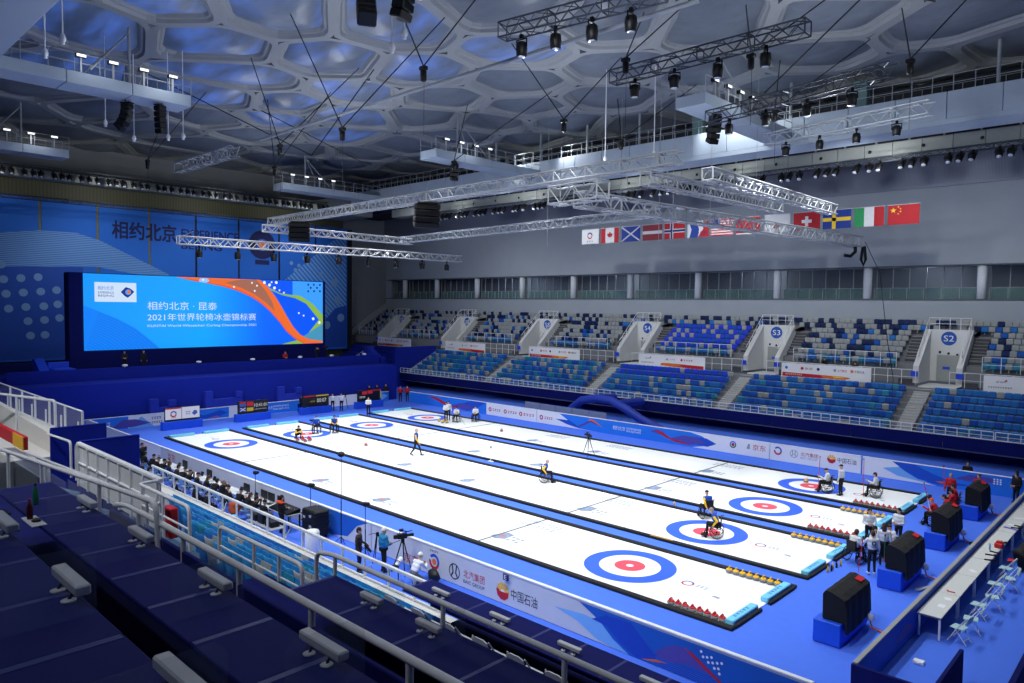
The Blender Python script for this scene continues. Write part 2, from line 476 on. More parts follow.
pr.dots(sc([(31.43, 14.37), (28.12, 15.44), (28.89, 16.5), (27.0, 15.72), (27.6, 14.8), (29.4, 17.3)]), .28, M_bn_o, .016)
pr.poly(sc([(26, 4), (35.6, 4), (35.6, 10), (33.8, 9.6), (31, 6.8)]), M_bn_d, .014)
pr.part('calligraphy').text('相约北京', 4.75, 17.5, 2.0, M_bn_t, w=7.1, d=.02, bold=.09)
pr.part('lettering').text('EXPERIENCE', 12.5, 18.15, 1.05, M_bn_t, w=7.2, d=.02, bold=.05)
pr.text('BEIJING', 12.5, 16.55, 1.05, M_bn_t, w=5.0, d=.02, bold=.05).part('round_emblem')
pr.ring(23.0, 18.0, .8, 1.9, M_bn_t, .02); pr.poly(circ(23.0, 18.0, .55), M_print_o, .022); pr.poly(rect(22.0, 24.0, 15.4, 16.0), M_bn_t, .02)
pr.build('printed_artwork', bt)
M_strip = mat('olive_steel_strip', (95, 92, 40), .6)
for i, y in enumerate(cy0[1:-1]):
    mb = MB(); mb.box(-57.5, -57.05, y-.12, y+.12, 3.8, 21.2, c=.02)
    struct(mb.build('trim_%d' % (i+21), M_strip if i < 4 else M_dk))
# ------------------------------------------------------------------ far tribune
VX = [18.75-14.25*i for i in range(6)]       # stair-shaft centres
VX_ALL = [33.0]+VX
XL, XR = -39.0, 45.
YL0, DY, DZ = 32.25, .76, .44                # lower tier: first row front, row depth, rise
ZL0 = 1.15
NL = 7
YU0, ZU0, NU = 39.6, 5.65, 8                 # upper tier
def lower_z(k): return ZL0+DZ*k
def upper_z(k): return ZU0+DZ*k
mb = MB()
prof = [(32.0, 0.9), (32.0, 1.15)]
for k in range(NL):
    y = YL0+DY*k
    prof += [(y, lower_z(k)), (y+DY, lower_z(k))] if k == 0 else [(y, lower_z(k)), (y+DY, lower_z(k))]
prof += [(YL0+DY*NL, 4.3), (39.5, 4.3), (39.5, 0.9)]
n = len(prof)
mb.prism(prof, lambda y, z, d: (d, y, z), XL, XR)
struct(mb.build('tribune_lower_tier', M_conc))
mb = MB(); mb.prism(prof, lambda y, z, d: (d, y, z), -60.9, XL-.02)
struct(mb.build('tribune_lower_tier_covered_end', M_navy))
# upper tier, split by the stair shafts
mb = MB()
edges = []
xs = sorted(VX_ALL)
segs = []
a = -60.9
for x in xs: segs.append((a, x-1.72)); a = x+1.72
segs.append((a, XR))
uprof = [(39.5, 4.6), (39.5, ZU0)]
for k in range(NU): uprof += [(YU0+DY*k, upper_z(k)), (YU0+DY*(k+1), upper_z(k))]
uprof += [(YW, upper_z(NU-1)), (YW, 4.6)]
for a, b in segs: mb.prism(uprof, lambda y, z, d: (d, y, z), a, b)
for x in xs:      # over each shaft
    tp = [(42.75, 8.3), (42.75, 8.45)]
    for k in range(5, NU): tp += [(max(42.75, YU0+DY*k), upper_z(k)), (YU0+DY*(k+1), upper_z(k))]
    tp += [(YW, upper_z(NU-1)), (YW, 8.3)]
    mb.prism(tp, lambda y, z, d: (d, y, z), x-1.72, x+1.72)
struct(mb.build('tribune_upper_tier', M_conc))
# recess wall under the lower tier
mb = MB(); mb.box(XL, XR, 35.0, 35.4, 0, 1.0); struct(mb.build('wall_under_tribune', M_navy))
# dark blue fascia cloth under the rail, in bays
for i in range(13):
    a = XL+6*i; b = min(a+6, XR)
    mb = MB(); mb.box(a+.02, b-.02, 31.9, 31.99, 1.0, 1.86, c=.01)
    tag(mb.build('fascia_cloth', M_navy2), 'dark blue cloth panel hung under the far stand rail, %s from the left end' % nth(i+1), 'drape', 'fascia cloth panels of the far stand')

# seats ---------------------------------------------------------------
SEATC = {'w': mat('white_seat_plastic', (158, 164, 168), .5, var=.04), 'b': mat('mid_blue_seat_plastic', (38, 116, 196), .5), 'd': mat('deep_blue_seat_plastic', (26, 88, 182), .5),
         't': mat('teal_seat_plastic', (44, 140, 175), .5), 'n': mat('navy_seat_plastic', (18, 40, 88), .5), 'r': mat('royal_blue_seat_cover', (40, 70, 225), .6), 'c': mat('cyan_blue_seat_plastic', (40, 140, 205), .5)}
SEATN = {'w': 'white', 'b': 'mid blue', 'd': 'deep blue', 't': 'teal', 'n': 'navy', 'r': 'royal blue', 'c': 'cyan blue'}
def seat_geo(mb, x=0, y=0, z=0, face=-1, mi=0, open_pan=False):
    """folding stadium seat at foot point; face=-1 looks to -Y"""
    f = face
    def T(px, py, pz): return (x+px, y-f*py, z+pz)
    w = .232
    # curved shell back
    vs = []; nx = 5; rows = [(.02, .34), (.05, .52), (.09, .70), (.12, .80)]
    for py, pz in rows:
        for i in range(nx):
            t = -1+2*i/(nx-1); vs.append(T(t*w*(1 if pz < .75 else .86), py-.05*t*t+.05, pz))
    for py, pz in rows:
        for i in range(nx):
            t = -1+2*i/(nx-1); vs.append(T(t*w*(1 if pz < .75 else .86), py-.05*t*t+.085, pz))
    m = len(rows); N = m*nx; fs = []
    for r in range(m-1):
        for i in range(nx-1):
            a = r*nx+i; fs.append([a, a+1, a+nx+1, a+nx]); fs.append([N+a, N+a+nx, N+a+nx+1, N+a+1])
    for i in range(nx-1):
        a = (m-1)*nx+i; fs.append([a, a+1, N+a+1, N+a]); fs.append([i, N+i, N+i+1, i+1])
    for r in range(m-1):
        a = r*nx; fs.append([a, a+nx, N+a+nx, N+a]); a = r*nx+nx-1; fs.append([a, N+a, N+a+nx, a+nx])
    mb.add(vs, fs, mi, True)
    if open_pan: pan = [(-.36, .40), (.06, .36), (.06, .42), (-.36, .45)]
    else: pan = [(-.04, .40), (.01, .42), (-.03, .78), (-.085, .76)]
    mb.prism(pan, lambda a, b, d: T(d, a, b), -w*.94, w*.94, mi)
    mb.prism([(.02, .10), (.09, .10), (.10, .44), (.05, .44)], lambda a, b, d: T(d, a, b), -.03, .03, mi)
rng = random.Random(11)
def low_col(x, k):
    q = rng.random()
    if -8.8 < x < 3.4 and k >= 5: return 'r' if (int((x+50)/.49) % 2 == 0 or q < .05) else ('d' if k == 5 else 'w' if q < .2 else 'd')
    if x < -8:
        return 'w' if q < .2 else 't' if q < .35 else 'b' if q < .8 else 'd'
    return 'w' if q < .13 else 't' if q < .18 else 'b' if q < .72 else 'd'
def up_col(x, k):
    q = rng.random()
    if -8.6 < x < 3.2 and 1 <= k <= 5: return 'r' if (int((x+50)/.49) % 2 == 0) else ('w' if q < .45 else 'd')
    if k == NU-1: return 'w' if q < .62 else 'n'
    if k == 0: return 'w' if q < .35 else 'b' if q < .8 else 't'
    return 'w' if q < .56 else 'n' if q < .86 else 'd' if q < .94 else 'b'
far = []   # (x, y, z, colour, tier, row)
for k in range(NL):
    for i in range(160):
        x = XL+.6+.49*i
        if x > 29.5: break
        if any(abs(x-v+.5) < .80 for v in VX_ALL): continue
        far.append((x, YL0+DY*k+.30, lower_z(k), low_col(x, k), 'lower', k))
for k in range(NU):
    for i in range(190):
        x = -59.5+.49*i
        if x > 29.5: break
        if any(abs(x-v) < (2.85 if k < 6 else 1.2 if k == 6 else .2) for v in VX_ALL): continue
        far.append((x, YU0+DY*k+.30, upper_z(k), up_col(x, k), 'upper', k))
CAM = Vector((33.477, -23.876, 10.301))
low = [s for s in far if s[4] == 'lower' and s[0] < 27.6]
low.sort(key=lambda s: (Vector(s[:3])-CAM).length)
IND = set(low[:140])
rest = [s for s in far if s not in IND]
protos = {}
def seat_obj(col, face):
    if (col, face) not in protos:
        mb = MB(); seat_geo(mb, face=face)
        protos[(col, face)] = mb.build('stadium_chair', SEATC[col], origin=(0, 0, 0), recalc=True); return protos[(col, face)], True
    o = protos[(col, face)].copy(); C.objects.link(o); return o, False
for s in sorted(IND, key=lambda s: (s[5], s[0])):
    x, y, z, col, t, k = s
    o, _ = seat_obj(col, -1); o.location = (x, y, z)
    v = 18.25; side = 'left' if x < v else 'right'
    nn = int(round((abs(x-v)-.78)/.49))+1
    tag(o, '%s seat, far lower tier, %s row up, %s %s of the S2 stair' % (SEATN[col], nth(k+1), nth(nn), side), 'seat', 'folding seats of the far lower tier')
mb = MB(); order = list(SEATC)
for x, y, z, col, t, k in rest: seat_geo(mb, x, y, z, -1, order.index(col))
tag(mb.build('stadium_chair_rows', [SEATC[c] for c in order], origin=(0, 39, 0), recalc=True), 'rows of blue and white folding seats filling the rest of the far stand', 'seats', kind='stuff')

# stair shafts ---------------------------------------------------------
M_shaft = mat('white_shaft_plaster', (205, 208, 210), .7, var=.04)
M_sign_b = mat('blue_sign_face', (20, 80, 170), .5)
M_step = wave_mat('concrete_steps', (70, 74, 80), (150, 154, 158), 1.3, 'Z', .85)
def rail(name, label, cat, pts, posts, parent=None, r=.025, extra=True, group=None, m=None, h=1.05):
    m = m or M_white
    t = thing(name, label, cat, (pts[0][0], pts[0][1], pts[0][2]-h), group=group)
    g = MB(); g.tube(pts, r, 6); g.build('top_rail', m, t)
    if extra:
        g = MB(); g.tube([(p[0], p[1], p[2]-h*.5) for p in pts], r*.7, 5); g.build('mid_rail', m, t)
    for p in posts:
        g = MB(); g.cyl((p[0], p[1], p[2]-h), p, r, 6); g.build('post', m, t)
    return t
def lerp3(a, b, n): return [tuple(a[i]+(b[i]-a[i])*j/n for i in range(3)) for j in range(n+1)]
names = {18.75: 'S2', 4.5: 'S3', -9.75: 'S4', -24.0: 'S5', -38.25: 'S6', -52.5: 'S7', 33.0: 'S1'}
for i, x in enumerate(VX_ALL):
    sg = names[x]
    mb = MB()
    wp = [(39.5, 4.6), (39.5, 5.95), (42.75, 8.3+.5), (43.1, 8.8), (43.1, 4.6)]
    for sx in (-1, 1): mb.prism(wp, lambda y, z, d: (d, y, z), x+sx*1.28, x+sx*1.7)
    mb.box(x-1.3, x+1.3, 42.7, 43.1, 4.6, 8.8)
    mb.box(x-1.3, x+1.3, 39.5, 42.75, 4.2, 4.4)
    sh = struct(mb.build('wall_shaft_%d' % (i+1), M_shaft))
    pls = Plane((x, 42.7, 0), (1, 0, 0), (0, 0, 1), (0, -1, 0))
    p = Print(pls); p.poly(circ(0, 8.1, .56, 24), M_sign_b, .012); p.text(sg, -.36, 7.86, .48, M_print_w, w=.72, d=.02)
    g = p.build('stair_number_sign', None)
    tag(g, 'round blue sign reading %s on the white wall of a stair shaft' % sg, 'sign', 'stair number signs')
    # door in the back wall
    d = MB(); d.box(x-.8, x+.8, 42.64, 42.71, 4.62, 6.75); dd = struct(d.build('door_%d' % (i+1), mat('grey_door_paint', (150, 155, 155), .6)))
    d = MB(); d.box(x-.35, x+.15, 42.61, 42.66, 5.6, 5.8); d.build('blue_door_sign', M_royal, dd)
    for q in range(3):
        d = MB(); d.lathe([(.07, 0), (.1, .05), (.06, .12)], (x-.6+.62*q, 42.62, 6.98-.08*q), 10, axis='y')
        tag(d.build('emergency_lamp', M_blk), 'small black emergency lamp over the door of shaft %s, %s of three' % (sg, nth(q+1)), 'lamp', 'emergency lamps over the shaft doors')
    # rails round the shaft
    rail('shaft_guard_rail', 'white guard rail on top of the stair shaft marked %s' % sg, 'railing',
         [(x-1.5, 42.9, 9.75), (x+1.5, 42.9, 9.75)], [(x-1.5+.75*j, 42.9, 9.75) for j in range(5)], group='guard rails on top of the shafts', h=.95)
    for sx, w in ((-1, 'left'), (1, 'right')):
        a = (x+sx*1.5, 39.6, 6.75); b = (x+sx*1.5, 42.9, 9.7)
        rail('shaft_hand_rail', 'sloping white hand rail on the %s wall of stair shaft %s' % (w, sg), 'railing', [a, b], lerp3(a, b, 5)[1:-1], group='hand rails on the shaft walls', h=.75)
        # stairs beside the shaft
        s = MB(); ys = 39.5
        for q in range(14):
            s.box(x+sx*1.72 if sx > 0 else x-2.75, x+2.75 if sx > 0 else x-1.72, ys+q*.27-.03, ys+q*.27, 4.4, 4.87+q*.252, 1, c=.005)
            s.box(x+sx*1.72 if sx > 0 else x-2.75, x+2.75 if sx > 0 else x-1.72, ys+q*.27, ys+(q+1)*.27+.02, 4.4, 4.9+q*.252, c=.01)
        struct(s.build('tribune_stair', [mat('mid_concrete_steps', (136, 139, 144), .85), mat('dark_step_riser', (70, 72, 78), .85)]))
    xa = x-.5
    s = MB()
    for q in range(18):
        s.box(xa-.55, xa+.55, 32.1+q*.33-.03, 32.1+q*.33, 1.2, 1.30+q*.165, 1, c=.005)
        s.box(xa-.55, xa+.55, 32.1+q*.33, 32.1+(q+1)*.33+.01, 1.2, 1.34+(q+1)*.165, c=.01)
    struct(s.build('tribune_aisle_stair', [mat('pale_concrete_steps', (168, 170, 172), .85), mat('dark_step_riser', (70, 72, 78), .85)]))
    # blue section plates
    for sx, w in ((-1, 'left'), (1, 'right')):
        s = MB(); s.box(x+sx*1.55-.25, x+sx*1.55+.25, 39.30, 39.33, 5.15, 5.55)
        tag(s.build('section_plate', M_royal), 'small blue section plate at the %s foot of stair shaft %s' % (w, sg), 'sign', 'section plates at the shaft feet')
# rails in front of the lower tier, in bays
for i in range(6):
    a = XL+12.6*i; b = min(a+12.5, XR)
    pts = [(a, 32.05, 2.42), (b, 32.05, 2.42)]
    rail('tribune_front_rail', 'white front rail of the far stand, %s bay from the left' % nth(i+1), 'railing', pts, lerp3(pts[0], pts[1], 18), group='front rails of the far stand', h=.56, r=.035)
    g = MB(); g.box(a, b, 32.0, 32.12, 1.84, 1.92, c=.01)
    struct(g.build('tribune_kerb', M_white))
# walkway rails + upper front rails
for i in range(len(VX_ALL)):
    x1 = VX_ALL[i]-1.75; x0 = (VX_ALL[i+1]+1.75) if i+1 < len(VX_ALL) else -60
    sg = names[VX_ALL[i]]
    pts = [(x0+1.2, 39.55, 6.9), (x1-1.2, 39.55, 6.9)]
    rail('upper_tier_rail', 'white rail at the front of the upper tier, left of stair shaft %s' % sg, 'railing', pts, lerp3(pts[0], pts[1], 7), group='rails of the upper tier', h=1.15)
    pts = [(max(x0-.6, XL), 38.15, 5.72), (x1+.6, 38.15, 5.72)]
    if pts[1][0] > XL:
        rail('walkway_rail', 'white rail along the walkway behind the lower tier, left of shaft %s' % sg, 'railing', pts, lerp3(pts[0], pts[1], 12), group='rails of the walkway', h=1.12)
# sponsor banners on the walkway rail
def sponsor_banner(x0, x1, kind, label):
    t = thing('sponsor_banner', label, 'banner', ((x0+x1)/2, 38.08, 4.45), group='sponsor banners on the walkway rail')
    g = MB(); g.box(x0, x1, 38.05, 38.09, 4.45, 5.66, c=.01); g.build('banner_cloth', M_print_w, t)
    w = x1-x0; pr = Print(Plane((x0, 38.05, 4.45), (1, 0, 0), (0, 0, 1), (0, -1, 0)))
    if kind == 'logos':
        pr.poly([(0.1, .08), (.1, .42), (w*.72, .34), (w*.78, .28), (w*.72, .12), (w*.3, .08)], M_print_r, .006)
        pr.poly([(w*.45, .36), (w*.72, .34), (w*.79, .25), (w*.72, .10), (w*.5, .1)], M_print_o, .008)
        pr.poly([(w*.58, .33), (w*.70, .31), (w*.73, .22), (w*.62, .16)], M_print_y, .010)
        pr.smudge(w*.05, .2, w*.2, .13, M_print_w, 9, .012)
        for j, (m, tx) in enumerate([(M_print_b, ''), (M_print_r, '京东'), (M_print_n, ''), (M_print_g, '北汽集团'), (M_print_o, '中国石油')]):
            X = w*(.06+.185*j); pr.poly(circ(X, .82, .13), m, .006); (pr.text(tx, X+.2, .72, .21, M_print_r if j in (1, 3) else M_print_k, w=w*.10, d=.006) if tx else None)
    else:
        pr.poly([(w*.34, .2), (w*.36, .42), (w*.45, .44), (w*.98, .36), (w*.98, .04), (w*.55, .12)], M_print_r, .006)
        pr.poly([(w*.34, .2), (w*.36, .42), (w*.45, .44), (w*.62, .38), (w*.68, .2), (w*.5, .12)], M_print_o, .008)
        pr.poly([(w*.17, .85), (w*.2, .85), (w*.19, 1.0)], M_print_r, .006); pr.text('pwc', w*.11, .7, .14, M_print_k, w=w*.08, d=.006)
        pr.poly([(w*.42, .72), (w*.47, .72), (w*.445, .95)], M_print_g, .006); pr.smudge(w*.49, .74, w*.08, .14, M_print_g, 3, .006); pr.poly(circ(w*.66, .82, .12), M_print_r, .006); pr.smudge(w*.69, .74, w*.14, .16, M_print_r, 4, .006)
        pr.smudge(w*.04, .33, w*.2, .12, M_print_n, 10, .006)
    pr.build('printed_artwork', t)
sponsor_banner(7.05, 14.4, 'logos', 'white sponsor banner with red and gold stripe, between the S3 and S2 stairs')
sponsor_banner(-7.7, -.3, 'mix', 'white sponsor banner with orange and red stripe, between the S4 and S3 stairs')
sponsor_banner(-22.7, -15.3, 'logos', 'white sponsor banner with red and gold stripe, between the S5 and S4 stairs')
sponsor_banner(-37.4, -30.0, 'mix', 'white sponsor banner with orange and red stripe, left of the S5 stair')
sponsor_banner(22.1, 29.5, 'mix', 'white sponsor banner at the right edge, right of the S2 stair')
sponsor_banner(-52.0, -44.5, 'logos', 'farthest white sponsor banner with red and gold stripe, behind the blue end stage')
# sloping edge wall of the tiers at the far end
mb = MB(); mb.prism([(39.0, 5.4), (39.0, 6.3), (45.7, 10.6), (45.7, 9.6)], lambda y, z, d: (d, y, z), -60.9, -60.3)
struct(mb.build('trim_30', M_steel))
# blue screen block at the end of the lower tier
mb = MB(); mb.box(-39.5, -39.05, 31.4, 37.9, 0, 5.0, c=.02)
tag(mb.build('blue_screen_wall', M_navy), 'tall blue cloth screen closing the left end of the far lower tier', 'screen')
# ------------------------------------------------------------------ sheets of ice
SH = [0., 6.162, 12.323, 18.485]
SHN = ['nearest sheet', 'second sheet', 'third sheet', 'farthest sheet']
M_ring_b = mat('ice_blue_ring', (52, 98, 225), .5, var=.05, scale=1)
M_ring_r = mat('ice_red_ring', (232, 78, 96), .5, var=.04)
M_line = mat('ice_line', (92, 97, 106), .5)
M_icelogo = mat('ice_logo_grey', (122, 138, 172), .5)
HZ = .03
def flat_ring(mb, x, y, r0, r1, z, mi=0, n=64):
    vs = []
    for i in range(n):
        a = 2*PI*i/n
        vs += [(x+r0*math.cos(a), y+r0*math.sin(a), z), (x+r1*math.cos(a), y+r1*math.sin(a), z)]
    mb.add(vs, [[2*i, 2*i+1, (2*i+3) % (2*n), (2*i+2) % (2*n)] for i in range(n)], mi)
for s, y0 in enumerate(SH):
    t = thing('ice_sheet', 'white curling ice, %s from the camera, with two target houses' % SHN[s], 'curling sheet', (0, y0, 0), group='curling sheets')
    mb = MB(); mb.box(-22.9, 22.86, y0-2.33, y0+2.33, 0.0, HZ, c=.005); mb.build('ice', M_ice, t)
    for hx in (-17.375, 17.375):
        mb = MB(); flat_ring(mb, hx, y0, 1.22, 1.829, HZ+.004); mb.build('outer_ring', M_ring_b, t)
        mb = MB(); flat_ring(mb, hx, y0, .15, .61, HZ+.004); mb.build('inner_ring', M_ring_r, t)
    for hx in (-10.97, 10.97):
        mb = MB(); mb.box(hx-.05, hx+.05, y0-2.3, y0+2.3, HZ+.001, HZ+.012, c=.001); mb.build('hog_line', M_line, t)
    pg = Plane((0, y0, HZ), (1, 0, 0), (0, 1, 0), (0, 0, 1))
    pr = Print(pg)
    def icelogo(x, y, big):
        if big:
            pr.poly([(x-.75, y-.3), (x-.3, y-.52), (x+.1, y-.25), (x+.05, y+.42), (x-.4, y+.5)], M_icelogo, .004)
            pr.poly(circ(x-.3, y, .1), M_print_o if s == 0 else M_print_lb, .006); pr.ring(x-.3, y, .2, .33, M_print_g, .006)
            pr.smudge(x+.18, y-.36, .75, .6, M_icelogo, 3, .004)
        else:
            pr.smudge(x-1.0, y+.06, 2.0, .34, M_icelogo, 9, .004); pr.smudge(x-1.0, y-.42, 2.0, .34, M_icelogo, 7, .004)
    for lx in (-3.05, 2.85):
        icelogo(lx, (-1.25 if lx < 0 else 1.38), lx < 0); icelogo(lx, (1.36 if lx < 0 else -1.22), lx > 0)
    for lx in (11.5,):
        icelogo(lx, 1.4, False); icelogo(lx, -.95, True)
    for hx, sg in ((19.97, 1), (-19.97, -1)):
        pr.ring(hx, 0, .17, .24, M_print_r, .004, a0=PI*.9, a1=PI*2.1); pr.ring(hx, 0, .17, .24, M_print_b2, .004, a0=PI*.1, a1=PI*.9)
        pr.smudge(hx+(.35 if sg > 0 else -.85), -.12, .5, .26, M_print_g, 3, .004)
    pr.poly([(21.2, -.5), (21.5, -.55), (21.5, -.4), (21.25, -.38)], M_print_g, .004)
    pr.build('ice_markings', t)
    # foam bumpers
    for sy, w in ((-1, 'near'), (1, 'far')):
        mb = MB(); mb.box(-23.05, 23.03, y0+sy*2.33 if sy > 0 else y0-2.58, y0+2.58 if sy > 0 else y0-2.33, 0, .11, c=.02)
        tag(mb.build('foam_bumper', M_foam), 'long black foam strip along the %s side of the %s of ice' % (w, SHN[s]), 'bumper', 'black side strips of the ice')
    for ex, ew in ((1, 'right'), (-1, 'left')):
        for a, b, w in ((-2.25, -.42, 'near'), (.35, 2.3, 'far')):
            r = thing('end_bumper', 'pale blue lettered foam block across the %s end, %s half, of the %s' % (ew, w, SHN[s]), 'bumper', (ex*22.85, y0+(a+b)/2, 0), group='pale blue end blocks of the ice')
            mb = MB(); x0, x1 = sorted((ex*22.62, ex*22.92)); mb.box(x0, x1, y0+a, y0+b, .03, .22, c=.03); mb.build('foam_block', M_cyan, r)
            mb = MB(); x0, x1 = sorted((ex*22.93, ex*23.05)); mb.box(x0, x1, y0+a-.05, y0+b+.05, 0, .11, c=.02); mb.build('black_backing', M_foam, r)
            p = Print(Plane((ex*22.92, y0+(a+b)/2, 0), (0, ex, 0), (0, 0, 1), (ex, 0, 0)))
            p.smudge(-.75, .08, 1.5, .09, M_print_b2, 10, .004)
            p.build('lettering', r)
            p = Print(Plane((ex*22.77, y0+(a+b)/2, .22), (0, ex, 0), (-ex, 0, 0), (0, 0, 1)))
            p.smudge(-.6, -.06, 1.1, .12, M_print_b2, 5, .004); p.build('top_lettering', r)
# curling stones -------------------------------------------------------
M_gran = mat('grey_granite', (128, 130, 132), .35, var=.35, scale=30)
def make_stone(m, label, group):
    t = thing('curling_stone', label, 'curling stone', (0, 0, 0), group=group)
    b = MB(); b.lathe([(.03, .0), (.07, .004), (.115, .02), (.14, .05), (.146, .075), (.135, .105), (.09, .125), (.05, .13)], n=18); b.build('stone_body', M_gran, t)
    h = MB(); h.lathe([(.115, .112), (.118, .13), (.10, .155), (.05, .175), (.02, .178)], n=14)
    h.tube([(-.05, 0, .16), (-.045, 0, .21), (-.01, 0, .235), (.06, 0, .235), (.11, 0, .22)], .026, 6); h.build('handle', m, t)
    return t
st = {}
cnt = {'r': 0, 'y': 0}
def stone(col, x, y, label, group, rz=None):
    m = M_red if col == 'r' else M_yel
    rz = rng.uniform(-.4, .4) if rz is None else rz
    if col not in st:
        t = make_stone(m, label, group); t.location = (x, y, HZ+.002); t.rotation_euler = (0, 0, rz); st[col] = t
    else: dup(st[col], (x, y, HZ+.002), rz, label, group)
def stone_row(col, s, sg):
    cn = 'red' if col == 'r' else 'yellow'
    for i in range(8):
        stone(col, 20.55+.275*i, SH[s]+sg*2.13, '%s handled curling stone in the row on the %s, %s from the right end' % (cn, SHN[s], nth(8-i)), '%s stones lined up on the %s' % (cn, SHN[s]), rz=PI/2*(1 if sg > 0 else -1)+rng.uniform(-.2, .2))
stone_row('r', 0, -1); stone_row('y', 0, 1); stone_row('y', 1, 1); stone_row('r', 2, -1); stone_row('y', 2, 1); stone_row('r', 3, -1)
for i, (dx, dy) in enumerate([(0, 0), (.45, -.2), (.55, .3), (.9, .05), (1.0, -.35), (.1, .45), (.15, -.5), (-.35, .2)]):
    stone('r', -15.35+dx, 4.6+dy, 'red handled stone beside the crouching player, second sheet, %s of the clump' % nth(i+1), 'red stones clumped at the far house of the second sheet')
for i, (x, y) in enumerate([(-15.3, 18.1), (-14.9, 17.75), (-14.5, 17.9), (-14.2, 17.5), (-13.8, 17.7), (-15.0, 18.5)]):
    stone('y', x, y, 'yellow handled stone beside the white group at the far house, %s of the clump' % nth(i+1), 'yellow stones at the far house of the farthest sheet')
stone('y', 16.83, 19.1, 'single yellow handled stone in the right house of the farthest sheet', None)
stone('r', -10.07, 6.63, 'single stone sliding alone in the middle of the second sheet, near the far hog line', None)
stone('r', -7.65, 18.21, 'single stone alone on the farthest sheet between hog line and middle', None)

# ------------------------------------------------------------------ advertising boards
def board_run(name, label, cat, pl, x0, x1, h, art, z0=0., th=.09, cap=M_white, base=M_print_w, group=None):
    o = pl.P((x0+x1)/2, z0)
    t = thing(name, label, cat, o, group=group)
    mb = MB(); n = 2
    a = pl.P(x0, z0, -th/2); b = pl.P(x1, z0, -th/2); up = Vector((0, 0, h/2))
    mb.bar(a+up, b+up, th, h); mb.build('panel', base, t)
    mb = MB(); up = Vector((0, 0, h+.02)); mb.bar(a+up, b+up, th+.04, .05); mb.build('top_cap', cap, t)
    if art:
        pr = Print(pl); art(pr); pr.build('printed_artwork', t)
    return t
FB = Plane((0, 24.05, 0), (1, 0, 0), (0, 0, 1), (0, -1, 0))
def bank(pr, x, m, tx, w=1.0, z=.42):
    pr.poly(circ(x, z+.12, .2), m, .005); pr.poly(circ(x, z+.12, .09), M_print_w, .007); pr.smudge(x+.32, z, w, .24, m, 4, .005)
def petro(pr, x, z, r):
    for i in range(10):
        a0 = 2*PI*i/10
        pr.poly([(x+r*.35*math.cos(a0-.1), z+r*.35*math.sin(a0-.1)), (x+r*math.cos(a0-.26), z+r*math.sin(a0-.26)), (x+r*1.04*math.cos(a0), z+r*1.04*math.sin(a0)), (x+r*math.cos(a0+.26), z+r*math.sin(a0+.26)), (x+r*.35*math.cos(a0+.3), z+r*.35*math.sin(a0+.3))], M_print_y if a0 < PI else M_print_r, .006)
    pr.poly([(x+r*.96*math.cos(a), z+r*.96*math.sin(a)) for a in [PI+PI*i/10 for i in range(11)]], M_print_r, .007)
    pr.poly([(x+r*.55*math.cos(a), z-.05*r+r*.55*math.sin(a)) for a in [PI*i/10 for i in range(11)]], M_print_y, .008)
    pr.poly([(x+r*.3*math.cos(a), z-.05*r+r*.3*math.sin(a)) for a in [PI*i/10 for i in range(11)]], M_print_w, .009)
def car_logo(pr, x, z, r, m):
    pr.ring(x, z, r*.86, r, m, .006); pr.poly([(x-r*.5, z+r*.7), (x-r*.3, z+r*.8), (x-r*.12, z-r*.2), (x-r*.5, z-r*.7), (x-r*.62, z-r*.55), (x-r*.35, z-r*.1)], m, .006)
    pr.poly([(x+r*.5, z+r*.7), (x+r*.3, z+r*.8), (x+r*.12, z-r*.2), (x+r*.5, z-r*.7), (x+r*.62, z-r*.55), (x+r*.35, z-r*.1)], m, .006)
def event_logo(pr, x, z, r):
    pr.ring(x, z, r*.62, r, M_print_r, .006, a0=PI*.95, a1=PI*1.9); pr.ring(x, z, r*.62, r, M_print_b2, .006, a0=-.1*PI, a1=PI*.8)
def art_f1(pr):
    pr.poly(rect(-27.1, -15.4, 0, 1.1), M_print_b)
    pr.poly([(-18.2, 0), (-16.6, .5), (-15.4, 1.1), (-17.5, 1.1), (-19, .6)], M_print_b2, .006)
    pr.poly([(-24.0, .85), (-22.8, .95), (-21.4, .6), (-20, .3), (-18.9, .25), (-20, .15), (-21.6, .35), (-22.9, .7)], M_print_r, .008)
    pr.poly([(-20.5, .35), (-19, .7), (-17.8, .6), (-17, .3), (-18.5, .1)], M_print_p, .007)
    bank(pr, -14.9, M_print_r, '中国银行', 1.1); bank(pr, -12.9, M_print_r, '中国移动', 1.2); bank(pr, -10.95, M_print_r, '中国人寿', 1.4)
board_run('advertising_board', 'far side board, left stretch, blue with a red swirl then white with red logos', 'advertising board', FB, -27.1, -9.05, 1.1, art_f1, cap=M_print_w)
